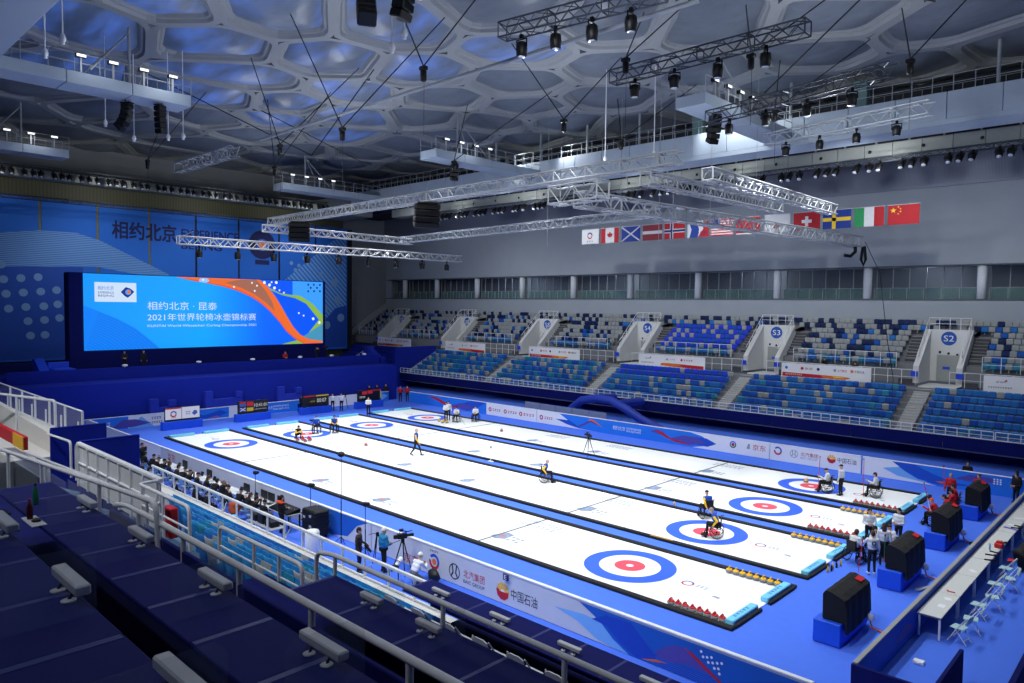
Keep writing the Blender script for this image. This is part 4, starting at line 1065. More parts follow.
# things on those tables
def clutter(name, label, cat, shape, m, group=None):
    mb = MB(); shape(mb); return tag(mb.build(name, m), label, cat, group)
clutter('equipment_case', 'red lidded case standing on the long table near the black bags', 'case', lambda m: (m.box(27.75, 28.05, 10.6, 11.0, .75, .95, c=.04), m.box(27.8, 28.0, 10.7, 10.9, .95, 1.02, c=.02)), M_red)
clutter('water_bottle', 'clear bottle standing beside the red case on the table', 'bottle', lambda m: m.lathe([(.035, .75), (.038, .9), (.03, .96), (.013, 1.0), (.013, 1.03)], (27.68, 10.2, 0), 10), M_print_lb)
for i, (y, a) in enumerate([(9.4, .2), (9.9, -.3), (8.7, .5), (11.6, .1), (14.4, .4), (14.8, -.2)]):
    M = Matrix.Translation((27.85+.05*(i % 3), y, .765)) @ Matrix.Rotation(a, 4, 'Z')
    mb = MB(); mb.box(-.18, .18, -.04, .04, -.015, .03, c=.01, M=M); mb.box(.1, .2, -.07, .07, -.01, .05, c=.01, M=M)
    tag(mb.build('curling_brush_head', M_blk), 'black tool lying on the long near end table, %s from its near end' % nth([3, 4, 2, 5, 6, 7][i]-1), 'tool', 'black tools on the long table')
for i, (y, w, m) in enumerate([(1.9+.6, .3, M_print_w), (3.3, .25, M_print_w), (6.9, .3, M_print_w), (14.2, .6, M_print_p), (14.9, .4, M_print_w), (16.4, .4, M_print_w)]):
    mb = MB(); M = Matrix.Translation((27.75, y, .754)) @ Matrix.Rotation(.4*i, 4, 'Z'); mb.box(-.1, .1, -w/2, w/2, -.003, .003, c=.001, M=M)
    tag(mb.build('paper_sheet', m), 'paper lying on the long near end table, %s from the near table end' % nth(i+1), 'paper', 'papers on the long table')
clutter('red_clip', 'small red and yellow clip on the nearest long table', 'clip', lambda m: (m.box(27.6, 27.8, 4.0, 4.06, .75, .78), m.cyl((27.6, 4.03, .765), (27.55, 4.1, .765), .025, 8)), M_print_r)
# black bags and coats hung over chairs
def cloth_lump(name, label, cat, c, r, m, seed, n=1.0):
    mb = MB(); rg = random.Random(seed); nu, nv = 16, 10
    mb.ell((c[0], c[1], c[2]+r[2]), r, nu, nv)
    ph = [rg.uniform(0, 6) for _ in range(6)]
    mb.v = [(x+.06*n*math.sin(9*z+ph[0]+5*y), y+.06*n*math.sin(8*z+ph[1]+4*x), max(c[2], z+.05*n*math.sin(7*x+6*y+ph[2]))) for x, y, z in mb.v]
    return tag(mb.build(name, m), label, cat)
cloth_lump('black_coat_pile', 'black coats and bags heaped over the chairs behind the long tables', 'coats', (28.75, 11.1, 0), (.38, .75, .52), M_cover, 3)
clutter('red_cloth', 'folded red cloth on a chair seat before the black coats', 'cloth', lambda m: m.box(28.3, 28.55, 10.0, 10.3, .47, .55, c=.03), M_red)
cloth_lump('black_equipment_bag', 'black bag on the far end tables at the right edge', 'bag', (28.6, 14.6, 0), (.3, .5, .4), M_cover, 5)
cloth_lump('black_camera_bag', 'black camera bags lying on the carpet against the grey capped board', 'bag', (26.9, 11.9, 0), (.22, .6, .28), M_blk, 6)
cloth_lump('black_rucksack', 'small black rucksack on the carpet next to the camera bags', 'bag', (26.95, 10.7, 0), (.2, .25, .22), M_blk, 9)
clutter('measuring_device', 'grey measuring bar lying on the carpet beside the second black scoreboard', 'tool', lambda m: (m.bar((26.3, 5.4, .05), (26.75, 6.5, .05), .14, .06), m.lathe([(.16, .02), (.18, .06), (.16, .1)], (26.75, 6.5, 0), 14)), M_steel)
# inflated tunnel behind the far boards, grey wall panels
M_tun = mat('blue_inflated_fabric', (26, 54, 160), .55, var=.1, scale=1)
mb = MB(); mb.tube([(-7.6, 26.9, .2), (-7.3, 26.9, 1.2), (-6.2, 26.9, 2.0), (-4.6, 26.9, 2.35), (-3.0, 26.9, 2.3), (-1.4, 26.9, 1.7), (.0, 26.9, 1.05), (1.6, 26.9, .5), (2.4, 26.9, .2)], .36, 12)
mb.tube([(-5.6, 27.2, 2.1), (-5.6, 29.0, 2.1), (-5.6, 31.0, 2.0)], .34, 12); mb.tube([(-2.6, 27.2, 2.0), (-2.6, 29.0, 2.0), (-2.6, 31.0, 1.9)], .34, 12)
tag(mb.build('inflated_tunnel', M_tun), 'blue inflated entrance arch leaning behind the far side board', 'tunnel')
for i in range(5):
    mb = MB(); a = -11.4+1.85*i; mb.box(a, a+1.8, 25.1, 25.16, 0, 1.55-.02*i, c=.01)
    tag(mb.build('grey_screen_panel', mat('grey_screen_cloth', (110, 124, 165), .7)), 'grey blue screen panel behind the far board, %s left of the blue arch' % nth(5-i), 'screen panel', 'grey panels behind the far board')
# doorway and box under the stand
mb = MB(); mb.box(-31.6, -30.9, 34.7, 34.95, 0, 1.0); tag(mb.build('cardboard_box', mat('brown_cardboard', (120, 100, 80), .8)), 'brown box in the dark gap under the far stand, left end', 'box')
mb = MB(); mb.box(-29.5, -24.9, 34.85, 34.95, .55, .68, c=.01); tag(mb.build('strip_light', mat('strip_light_glow', (190, 200, 210), emit=.8)), 'pale strip light under the left end of the far stand', 'lamp')
# ------------------------------------------------------------------ people
def capsule(mb, a, b, ra, rb, n=10):
    a = Vector(a); b = Vector(b); d = b-a; l = d.length
    if l < 1e-5: mb.ell(a, ra, n, 6); return
    d /= l; pts = []; rad = []
    for t in (-80, -45, -15): pts.append(a+d*(ra*math.sin(math.radians(t)))); rad.append(ra*math.cos(math.radians(t)))
    for t in (15, 45, 80): pts.append(b+d*(rb*math.sin(math.radians(t)))); rad.append(rb*math.cos(math.radians(t)))
    mb.tube(pts, 1, n, radii=rad)
def ellip(mb, c, r, R=None, n=12):
    k = len(mb.v); mb.ell((0, 0, 0), r, n, 8)
    for i in range(k, len(mb.v)):
        v = Vector(mb.v[i]); v = (R @ v) if R is not None else v
        mb.v[i] = tuple(v+Vector(c))
def frame_from(up, fwd):
    z = Vector(up).normalized(); x = Vector(fwd); x = (x-z*x.dot(z)).normalized(); y = z.cross(x)
    return Matrix((x, y, z)).transposed()
SKIN, TOP, LEG, SHOE, ACC = range(5)
def human_mesh(J, bulk=1.0):
    """one continuous skin grown over a skeleton; J holds the joints, forward is +X"""
    mb = MB(); segs = []
    def cap(a, b, ra, rb, tg): capsule(mb, a, b, ra, rb); segs.append((Vector(a), Vector(b), ra, rb, tg))
    P, N, H = Vector(J['pelvis']), Vector(J['neck']), Vector(J['head']); F = Vector(J.get('face', (1, 0, 0))).normalized()
    spine = (N-P); side = Vector((0, 1, 0)); fw = side.cross(spine).normalized()
    R = frame_from(spine, fw)
    def trunk(t, r, tg):
        c = P+spine*t; ellip(mb, c, r, R); w = r[1]
        segs.append((c-side*(w*.55), c+side*(w*.55), r[0]*1.0, r[0]*1.0, tg))
    b = bulk
    trunk(.0, (.125*b, .172, .13), LEG); trunk(.30, (.118*b, .158*b, .16), TOP); trunk(.55, (.128*b, .178*b, .17), TOP); trunk(.8, (.115*b, .185*b, .12), TOP)
    cap(P+spine*.92, H-Vector((0, 0, .06)), .058, .052, SKIN)
    hr = frame_from((H-N).normalized()+Vector((0, 0, 1.5)), F)
    ellip(mb, H, (.098, .076, .118), hr); segs.append((H-hr @ Vector((0, 0, .03)), H+hr @ Vector((0, 0, .03)), .09, .09, SKIN))
    ellip(mb, H+hr @ Vector((.03, 0, -.055)), (.062, .055, .06), hr)
    cap(H+hr @ Vector((.085, 0, .012)), H+hr @ Vector((.112, 0, -.018)), .011, .015, SKIN)
    ellip(mb, H+hr @ Vector((.088, 0, -.058)), (.014, .026, .012), hr)
    for s in (-1, 1): ellip(mb, H+hr @ Vector((-.008, s*.078, -.005)), (.022, .013, .032), hr, 8)
    for i, s in enumerate((1, -1)):
        sh, el, wr = (Vector(J[k][i]) for k in ('sh', 'el', 'wr'))
        cap(P+spine*.86+side*(s*.06), sh, .07*b, .066*b, TOP)
        cap(sh, el, .063*b, .048*b, ACC if J.get('accent') else TOP); cap(el, wr, .047*b, .036*b, ACC if J.get('accent') else TOP)
        d = (wr-el).normalized(); hd = Vector(J['hand'][i]).normalized() if 'hand' in J else d
        sd = Vector(J['palm'][i]).normalized() if 'palm' in J else Vector((0, s, 0)) if abs(d.y) < .8 else Vector((0, 0, 1))
        wv = hd.cross(sd).normalized()              # width of the palm
        pc = wr+hd*.055
        ellip(mb, pc, (.016, .042, .052), frame_from(hd, sd)); segs.append((wr+hd*.02, pc+hd*.03, .03, .034, SKIN))
        cv = -sd
        for f, (o, l) in enumerate(((-.033, .062), (-.011, .075), (.011, .070), (.033, .054))):
            q0 = pc+hd*.035+wv*o; q1 = q0+hd*(l*.5)+wv*(o*.25)+cv*.006; q2 = q1+hd*(l*.42)+cv*.022
            cap(q0, q1, .0105, .010, SKIN); cap(q1, q2, .010, .009, SKIN)
        q0 = wr+hd*.025+wv*(-.032); q1 = q0+hd*.035-wv*.03+cv*.008; q2 = q1+hd*.03+cv*.012-wv*.004
        cap(q0, q1, .013, .0115, SKIN); cap(q1, q2, .0115, .010, SKIN)
        hp, kn, an, to = (Vector(J[k][i]) for k in ('hip', 'kn', 'an', 'toe'))
        cap(hp, kn, .088, .060, LEG); cap(kn, kn.lerp(an, .35), .060, .058, LEG); cap(kn.lerp(an, .35), an, .058, .043, LEG)
        fd = (to-an); fd.z = 0; fd = fd.normalized() if fd.length > .01 else Vector((1, 0, 0))
        hz = min(an.z, to.z+.06)
        cap(an-fd*.03+Vector((0, 0, -.03)), to, .044, .036, SHOE); cap(an, an+Vector((0, 0, -.04)), .045, .045, SHOE)
    me0 = bpy.data.meshes.new('person'); me0.from_pydata(mb.v, [], mb.f)
    bm = bmesh.new(); bm.from_mesh(me0); bmesh.ops.recalc_face_normals(bm, faces=bm.faces); bm.to_mesh(me0); bm.free()
    ob = bpy.data.objects.new('person', me0); C.objects.link(ob)
    md = ob.modifiers.new('r', 'REMESH'); md.mode = 'VOXEL'; md.voxel_size = .0125; md.use_smooth_shade = True
    sm = ob.modifiers.new('s', 'SMOOTH'); sm.factor = .4; sm.iterations = 1
    dg = bpy.context.evaluated_depsgraph_get(); dg.update()
    me = bpy.data.meshes.new_from_object(ob.evaluated_get(dg)); me.name = 'person'
    bpy.data.objects.remove(ob); bpy.data.meshes.remove(me0)
    n = len(me.polygons); c = np.empty(n*3); me.polygons.foreach_get('center', c); c = c.reshape(-1, 3)
    best = np.full(n, 1e9); idx = np.zeros(n, dtype=np.int32)
    for a, b_, ra, rb, tg in segs:
        a = np.array(a); bb = np.array(b_); d = bb-a; L2 = max(d@d, 1e-9)
        t = np.clip((c-a)@d/L2, 0, 1); ds = np.linalg.norm(c-a-t[:, None]*d, axis=1)-(ra+(rb-ra)*t)
        m = ds < best; best[m] = ds[m]; idx[m] = tg
    me.materials.clear()
    for i in range(5): me.materials.append(None)
    me.polygons.foreach_set('material_index', idx)
    return me, H, hr
def mirror(a): return [a, (a[0], -a[1], a[2])]
def pose_stand(arms='down', face=(1, 0, 0), step=0.):
    J = dict(pelvis=(0, 0, .93), neck=(0, 0, 1.46), head=(.025, 0, 1.62), face=face, sh=mirror((0, .185, 1.385)), hip=mirror((0, .09, .90)),
             kn=[(.03+step*.25, .10, .50), (.03-step*.12, -.10, .50)], an=[(.0+step*.42, .105, .09), (-step*.42, -.105, .09+step*.09)], toe=[(.15+step*.42, .12, .04), (.14-step*.40, -.12, .04+step*.03)])
    if arms == 'down':
        J.update(el=[(-.02-step*.14, .24, 1.11), (-.02+step*.14, -.24, 1.11)], wr=[(.06-step*.2, .25, .87), (.06+step*.24, -.25, .88)])
    elif arms == 'front':
        J.update(el=mirror((.03, .25, 1.12)), wr=mirror((.24, .12, 1.10)))
    elif arms == 'behind':
        J.update(el=mirror((-.12, .26, 1.12)), wr=mirror((-.17, .06, .98)))
    elif arms == 'camera':
        J.update(el=mirror((.13, .22, 1.22)), wr=mirror((.24, .07, 1.50)), hand=mirror((.2, -.3, .3)))
    elif arms == 'reach':
        J.update(el=[(.18, .24, 1.22), (-.02, -.24, 1.11)], wr=[(.42, .2, 1.18), (.06, -.25, .87)])
    elif arms == 'hold':
        J.update(el=[(.02, .25, 1.12), (-.02, -.24, 1.11)], wr=[(.22, .25, 1.02), (.06, -.25, .87)])
    return J
def pose_sit(arms='lap', face=(1, 0, 0), lean=.0, seat=.5):
    z = seat+.09
    J = dict(pelvis=(0, 0, z), neck=(.02+lean, 0, z+.51-.3*lean), head=(.05+lean*1.25, 0, z+.665-.35*lean), face=face, sh=mirror((.01+lean*.9, .185, z+.435-.25*lean)), hip=mirror((.02, .09, z-.02)),
             kn=mirror((.44, .11, z+.0)), an=mirror((.47, .11, .16 if seat > .48 else .09)), toe=mirror((.60, .12, .11 if seat > .48 else .04)))
    if arms == 'lap': J.update(el=mirror((.06+lean*.7, .25, z+.2)), wr=mirror((.28+lean*.4, .12, z+.13)))
    elif arms == 'rims': J.update(el=mirror((-.08+lean*.5, .30, z+.2)), wr=mirror((.08+lean*.5, .32, z+.0)), hand=mirror((.3, 0, -1)))
    elif arms == 'stick': J.update(el=[(.1+lean, .25, z+.2), (.05, -.26, z+.2)], wr=[(.34+lean, .24, z+.3), (.24, -.16, z+.12)])
    elif arms == 'desk': J.update(el=mirror((.12+lean*.6, .24, z+.2)), wr=mirror((.38+lean*.3, .14, max(.77, z+.2))))
    elif arms == 'camera': J.update(el=mirror((.15+lean, .21, z+.28)), wr=mirror((.26+lean, .07, z+.56)), hand=mirror((.2, -.3, .3)))
    elif arms == 'back': J.update(el=[(-.16, .27, z+.24), (.06, -.25, z+.2)], wr=[(-.2, .2, z+.02), (.26, -.12, z+.12)])
    return J
def pose_crouch(face=(1, 0, 0)):
    return dict(pelvis=(-.12, 0, .36), neck=(.16, 0, .80), head=(.24, 0, .94), face=face, sh=mirror((.13, .185, .73)), hip=mirror((-.1, .1, .34)),
                kn=[(.26, .17, .46), (.2, -.17, .12)], an=[(.16, .16, .09), (-.22, -.15, .09)], toe=[(.3, .18, .04), (-.1, -.16, .04)], el=mirror((.3, .24, .52)), wr=mirror((.45, .1, .6)))
_HM = {}
M_skin = mat('skin', (214, 168, 142), .55, var=.05); M_skin2 = mat('tanned_skin', (190, 140, 112), .55, var=.05)
M_hblk = mat('black_hair', (20, 17, 16), .6, scale=20); M_hgrey = mat('grey_hair', (150, 145, 138), .6, scale=20); M_hbro = mat('brown_hair', (70, 48, 34), .6, scale=20)
M_shoe = mat('black_shoe', (22, 22, 24), .5); M_wshoe = mat('white_shoe', (215, 215, 215), .5)
CL = {'black': mat('black_clothing', (20, 21, 25), .85), 'white': mat('white_clothing', (225, 228, 230), .8, bump=.2), 'red': mat('red_clothing', (185, 22, 38), .8), 'blue': mat('royal_blue_clothing', (22, 75, 175), .8),
      'yellow': mat('yellow_clothing', (245, 195, 30), .8), 'navy': mat('navy_clothing', (24, 30, 62), .85), 'teal': mat('teal_puffer_fabric', (28, 120, 165), .7, bump=.3), 'grey': mat('grey_clothing', (90, 94, 100), .85),
      'dbrown': mat('dark_brown_clothing', (48, 42, 40), .85), 'orange': mat('orange_fabric', (235, 80, 35), .8)}
def add_hair(o, H, hr, kind, m):
    mb = MB()
    def ec(r, c=(0, 0, 0), lo=-1, hi=1, n=14):
        k = len(mb.v); mb.ell((0, 0, 0), r, n, 8, lo=lo, hi=hi)
        for i in range(k, len(mb.v)): mb.v[i] = tuple(H+hr @ (Vector(mb.v[i])+Vector(c)))
    if kind in ('short', 'long'):
        ec((.106, .087, .126), (-.016, 0, .012), lo=.02); ec((.062, .082, .105), (-.058, 0, -.005))
        if kind == 'long': ec((.045, .085, .20), (-.085, 0, -.13))
    elif kind == 'cap':
        ec((.110, .090, .120), (-.006, 0, .02), lo=.15); ec((.075, .066, .014), (.105, 0, .045))
    elif kind == 'beanie': ec((.112, .093, .132), (-.01, 0, .012), lo=.1)
    elif kind == 'hood': ec((.10, .115, .14), (-.045, 0, -.02)); 
    elif kind == 'bald': ec((.055, .08, .06), (-.058, 0, -.02))
    h = mb.build({'cap': 'cap', 'beanie': 'beanie', 'hood': 'hood'}.get(kind, 'hair'), m, o)
    # eyes
    for s in (-1, 1):
        e = MB(); q = H+hr @ Vector((.088, s*.032, .014)); e.ell(q, .011, 8, 6); e.build('eye', M_hblk, o)
    return h
def person(key, J, label, loc, rz, top, leg, hair='short', hairm=None, acc=None, skin=None, shoe=None, group=None, bulk=1.13):
    if key not in _HM: _HM[key] = human_mesh(J, bulk)
    me, H, hr = _HM[key]
    o = bpy.data.objects.new('person', me); C.objects.link(o)
    for i, m in enumerate([skin or M_skin, CL[top], CL[leg], shoe or M_shoe, CL[acc or top]]):
        o.material_slots[i].link = 'OBJECT'; o.material_slots[i].material = m
    add_hair(o, H, hr, hair, hairm or M_hblk)
    o.location = loc; o.rotation_euler = (0, 0, rz)
    return tag(o, label, 'person', group)
# wheelchair -----------------------------------------------------------
M_wc = mat('black_wheelchair_frame', (18, 19, 22), .4, .4); M_tyre = mat('dark_rubber', (22, 22, 22), .8)
def torus_pts(c, r, n, ax='y'):
    return [(c[0]+r*math.cos(2*PI*i/n), c[1], c[2]+r*math.sin(2*PI*i/n)) for i in range(n)]
def make_wheelchair():
    t = thing('wheelchair', 'wheelchair', 'wheelchair')
    for s in (-1, 1):
        w = MB(); c = (-.05, s*.31, .315); w.tube(torus_pts(c, .295, 28), .018, 6, closed=True)
        w.cyl((c[0], c[1]-.04, c[2]), (c[0], c[1]+.04, c[2]), .035, 10)
        for i in range(14):
            a = 2*PI*i/14; w.tube([c, (c[0]+.29*math.cos(a), c[1], c[2]+.29*math.sin(a))], .004, 3)
        wo = w.build('wheel', M_tyre, t)
        h = MB(); h.tube(torus_pts((-.05, s*.345, .315), .25, 24), .009, 5, closed=True); h.build('hand_rim', M_wc, wo)
        k = MB(); k.lathe([(.03, -.02), (.07, -.018), (.07, .018), (.03, .02)], (.42, s*.22, .072), 12, axis='y'); k.build('caster', M_tyre, t)
        f = MB(); f.tube([(-.22, s*.23, .98), (-.2, s*.23, .5), (-.2, s*.23, .3), (.3, s*.23, .3), (.42, s*.22, .15)], .014, 5); f.tube([(-.2, s*.23, .5), (.3, s*.23, .5), (.44, s*.2, .3), (.54, s*.17, .1)], .014, 5); f.build('side_frame', M_wc, t)
        g = MB(); g.tube([(-.22, s*.23, .96), (-.34, s*.23, .97)], .018, 6); g.build('push_handle', M_wc, t)
    b = MB(); b.box(-.2, .3, -.22, .22, .49, .54, c=.02); b.build('seat', M_wc, t)
    b = MB(); b.box(-.25, -.2, -.22, .22, .54, .94, c=.02); b.build('backrest', M_wc, t)
    b = MB(); b.box(.46, .64, -.2, .2, .085, .105, c=.008); b.build('footrest', M_wc, t)
    return t
WC = make_wheelchair(); wc_used = [False]
def wheelchair(label, x, y, rz, z=HZ):
    o = WC if not wc_used[0] else dup(WC)
    wc_used[0] = True
    o.location = (x, y, z); o.rotation_euler = (0, 0, rz); o['label'] = label; o['group'] = 'wheelchairs on the ice'
    return o
def in_chair(tagp, labelp, labelc, x, y, rz, top, leg, acc=None, arms='lap', lean=.05, z=HZ, face=(1, 0, 0), **k):
    wheelchair(labelc, x, y, rz, z)
    J = pose_sit(arms, face, lean, seat=.52)
    if acc: J['accent'] = 1
    person(('wc', arms, lean, face, bool(acc)), J, labelp, (x-.08*math.cos(rz), y-.08*math.sin(rz), z), rz, top, leg, acc=acc, **k)
def stick(name, label, a, b, m1, m2, headm=M_blk):
    t = thing(name, label, 'stick', b, group='delivery sticks and brushes')
    g = MB(); g.tube([a, Vector(a).lerp(Vector(b), .55)], .016, 6); g.build('upper_shaft', m1, t)
    g = MB(); g.tube([Vector(a).lerp(Vector(b), .55), b], .016, 6); g.build('lower_shaft', m2, t)
    g = MB(); g.lathe([(.02, -.05), (.03, 0), (.02, .05)], a, 8); g.build('grip', headm, t)
R = math.radians
# walking man, second sheet
J = pose_stand('down', step=.75); J['accent'] = 1
person('walk', J, 'bald person in blue and yellow jacket walking across the second sheet', (-5.0, 7.17, HZ), R(35), 'blue', 'black', 'bald', M_hgrey, acc='yellow').scale = (1.07, 1.07, 1.07)
# far house of the second sheet
in_chair('a', 'wheelchair player in blue and yellow jacket with cane, in the far second sheet house', 'wheelchair of the player inside the blue ring of the far house, second sheet', -17.2, 6.9, R(-40), 'blue', 'black', arms='stick', lean=.05, hair='short', hairm=M_hbro)
stick('walking_cane', 'grey cane held by the seated player in the far house', (-17.0, 6.35, .95), (-17.35, 6.35, HZ), M_steel, M_steel)
in_chair('b', 'player in blue and yellow in the wheelchair next to the blue lane, far second sheet', 'wheelchair beside the blue lane at the far end of the second sheet', -16.5, 8.1, R(-25), 'blue', 'black', acc='yellow', arms='lap', hair='short')
J = pose_crouch(); J['accent'] = 1
person('crouch', J, 'crouching player in yellow and black beside the clump of red stones', (-15.9, 4.5, HZ), R(-10), 'black', 'black', 'short', acc='yellow')
# officials at the far end
person('stand_front', pose_stand('front'), 'referee in white vest standing on the black strip between third sheet and far wall', (-22.2, 15.39, 0), R(-30), 'white', 'black', 'short', acc='black')
person('stand_down', pose_stand('down'), 'official in white vest and dark trousers between the third and fourth far scoreboards, left one', (-26.8, 14.5, 0), R(-40), 'white', 'black')
person('stand_behind', pose_stand('behind'), 'official in white top beside the far camera tripod, right of another official', (-26.3, 15.15, 0), R(-50), 'white', 'black')
for i, (y, d) in enumerate([(23.35, 0), (24.0, .35)]):
    person('stand_behind', pose_stand('behind'), 'person in red jacket and black trousers by the far corner gap, %s of the pair' % ['left', 'right'][i], (-27.7+d, y-.02, 0), R(-45), 'red', 'black', skin=M_skin)
for i, y in enumerate([20.9, 21.9, 23.05]):
    person('stand_down', pose_stand('down'), 'dark dressed person standing behind the far end board, %s of three' % nth(i+1), (-29.85, y, .05), R(-50), 'black', 'black')
for i, (y, x) in enumerate([(11.9, -27.6), (12.9, -27.6)]):
    person('sit_lap', pose_sit('lap', lean=.1, seat=.46), 'dark dressed person sitting behind the third far scoreboard, %s of two' % ['left', 'right'][i], (x-.5, y, .35), R(0), 'black', 'black')
    mb = MB(); mb.box(x-.75, x-.3, y-.25, y+.25, 0, .8, c=.02); tag(mb.build('bench_block', M_navy2), 'dark bench block behind the third far scoreboard, %s of two' % ['left', 'right'][i], 'bench', 'bench blocks behind the scoreboard')
# farthest sheet, far house
in_chair('c', 'wheelchair player in white jacket and black trousers in the far house group, farthest sheet', 'wheelchair in the white jacketed group at the far house, farthest sheet', -13.9, 18.9, R(-60), 'white', 'black', arms='stick', lean=.1)
person('stand_front', pose_stand('front'), 'standing person in white jacket behind the wheelchair at the far house, farthest sheet', (-14.5, 18.2, HZ), R(-50), 'white', 'black')
person('stand_down', pose_stand('down'), 'third white jacketed person of the group at the far house, farthest sheet', (-15.0, 18.9, HZ), R(-40), 'white', 'navy')
stick('delivery_stick', 'thin pale delivery stick pointing to the ice near the far white group', (-13.4, 18.6, .9), (-11.9, 18.1, .06), M_steel, M_steel)
in_chair('d', 'lone wheelchair player in white by the farthest black strip, right of the white group', 'wheelchair of the lone white dressed player near the farthest black strip', -13.0, 20.35, R(-60), 'white', 'black', arms='lap', hair='short', hairm=M_hbro)
# middle of the second sheet
in_chair('e', 'player in blue and yellow pushing a wheelchair in the middle of the second sheet', 'wheelchair in the middle of the second sheet, next to the blue lane', 6.0, 7.95, R(35), 'blue', 'black', acc='yellow', arms='rims', lean=.12, hair='bald', hairm=M_hgrey)
# second sheet, right house
in_chair('f', 'capped player in blue and yellow in a wheelchair by the right second house', 'wheelchair standing at the black strip above the right second house', 16.3, 8.15, R(150), 'blue', 'black', acc='yellow', arms='back', lean=.05, hair='cap', hairm=M_blk)
in_chair('g', 'bareheaded player in blue and yellow in a wheelchair inside the right second house', 'wheelchair standing on the red ring of the right second house', 18.05, 5.75, R(205), 'blue', 'black', acc='yellow', arms='rims', lean=.2, hair='short', hairm=M_hgrey)
stick('brush_broom', 'black and yellow delivery stick lying on the black strip beside the right second house', (14.6, 3.62, .13), (17.1, 3.68, .13), M_blk, M_yel)
# farthest sheet, right house
in_chair('h', 'wheelchair player in white cap and jacket beside a standing coach, right farthest house', 'wheelchair on the right house of the farthest sheet', 18.6, 17.6, R(190), 'white', 'black', arms='stick', lean=.08, hair='cap', hairm=M_blk)
stick('delivery_stick', 'red delivery stick held upright by the player in the right farthest house', (18.25, 17.35, 2.05), (18.2, 17.3, .06), M_red, M_red)
person('stand_down', pose_stand('down'), 'standing person in white jacket and black cap behind the wheelchair, right farthest house', (19.4, 17.45, HZ), R(170), 'white', 'black', 'cap', M_blk)
in_chair('i', 'wheelchair player in white with a tall red stick, right end of the farthest sheet', 'wheelchair on plain ice near the right end of the farthest sheet', 20.85, 18.5, R(190), 'white', 'black', arms='stick', lean=.06, hair='short')
stick('delivery_stick', 'tall red delivery stick at the right end of the farthest sheet', (20.3, 18.2, 2.1), (20.35, 18.2, .06), M_red, M_red)
# white team by the second covered scoreboard
in_chair('j', 'wheelchair player in white seen from behind at the edge of the white team', 'wheelchair at the left edge of the white team near the right end', 23.6, 6.95, R(70), 'white', 'black', arms='lap', lean=.1, hair='short', hairm=M_hbro, z=0)
emb = person('stand_reach', pose_stand('reach'), 'standing person with black emblem on white jacket, back to the camera, white team', (24.55, 6.0, 0), R(125), 'white', 'black', 'short', M_hbro, shoe=M_wshoe)
p = Print(Plane(Matrix.Translation((24.55, 6.0, 0)) @ Matrix.Rotation(R(125), 4, 'Z') @ Vector((-.165, 0, 1.16)), Matrix.Rotation(R(125), 3, 'Z') @ Vector((0, -1, 0)), (0, 0, 1), Matrix.Rotation(R(125), 3, 'Z') @ Vector((-1, 0, 0))))
p.ring(0, .12, .045, .085, M_print_k, .0); p.poly(rect(-.09, .09, -.03, .0), M_print_k, .0)
p.build('back_emblem', emb)
person('stand_down', pose_stand('down'), 'long haired person in white jacket, back to the camera, white team', (24.55, 7.4, 0), R(110), 'white', 'black', 'long', M_hbro)
in_chair('k', 'seated person in white jacket bowing near the black scoreboard, white team', 'wheelchair of the white team closest to the black scoreboard', 24.55, 8.75, R(170), 'white', 'black', arms='lap', lean=.18, hair='cap', hairm=M_blk, z=0)
person('stand_front', pose_stand('front'), 'dark haired person in white jacket facing the camera, white team', (23.4, 9.3, 0), R(-60), 'white', 'black', 'long', M_hblk)
person('stand_front', pose_stand('front'), 'dark haired person in white jacket at the right of the white team', (24.3, 10.3, 0), R(-110), 'white', 'black')
in_chair('l', 'seated person in dark jacket in the middle of the white team', 'wheelchair in the middle of the white team', 24.0, 8.0, R(20), 'white', 'black', arms='lap', lean=.05, hair='short', z=0)
stick('delivery_stick', 'red stick standing on the carpet before the white team, left one', (24.15, 6.15, 1.35), (24.1, 5.85, .02), M_red, M_red)
stick('delivery_stick', 'orange and green stick standing among the white team, right one', (24.75, 6.85, 1.4), (24.85, 6.45, .02), M_print_gr, M_print_o)
for y, n in ((6.0, 'left'),):
    mb = MB(); pl_ = Plane((0, 0, 0), (1, 0, 0), (0, 0, 1), (0, -1, 0))
# bottles at the corner of the nearest sheet's neighbour
for i, (x, y, m) in enumerate([(23.25, 5.0, M_yel), (23.3, 5.25, M_blk), (23.25, 5.5, M_yel), (23.3, 5.8, M_blk), (23.35, 6.1, M_yel)]):
    mb = MB(); mb.lathe([(.04, 0), (.045, .15), (.03, .2), (.018, .22), (.018, .26)], (x, y, .0), 10); tag(mb.build('drink_bottle', m), 'small %s bottle behind the end block of the second sheet, %s from near side' % ('yellow' if m is M_yel else 'black', nth(i+1)), 'bottle', 'bottles behind the end block')
# red team behind the far covered scoreboards
in_chair('m', 'helmet wearing person in red in the wheelchair nearest of the red team', 'nearest wheelchair of the red team', 24.6, 14.9, R(170), 'red', 'black', arms='stick', lean=.15, hair='cap', hairm=CL['orange'], z=0)
in_chair('n', 'wheelchair player in red jacket bending forward, second of the red team', 'second nearest wheelchair of the red team', 24.9, 16.2, R(175), 'red', 'black', arms='lap', lean=.2, hair='short', z=0)
in_chair('o', 'wheelchair player in red in the middle of the red team', 'middle wheelchair of the red team', 24.8, 17.5, R(180), 'red', 'black', arms='stick', lean=.1, hair='short', z=0)
in_chair('p', 'wheelchair player in red jacket next to the farthest black scoreboard', 'wheelchair of the red team next to the farthest black scoreboard', 24.6, 18.8, R(190), 'red', 'black', arms='lap', lean=.1, hair='short', z=0)
person('stand_down', pose_stand('down'), 'grey haired person standing in red jacket, red team', (24.2, 19.7, 0), R(-100), 'red', 'black', 'short', M_hgrey)
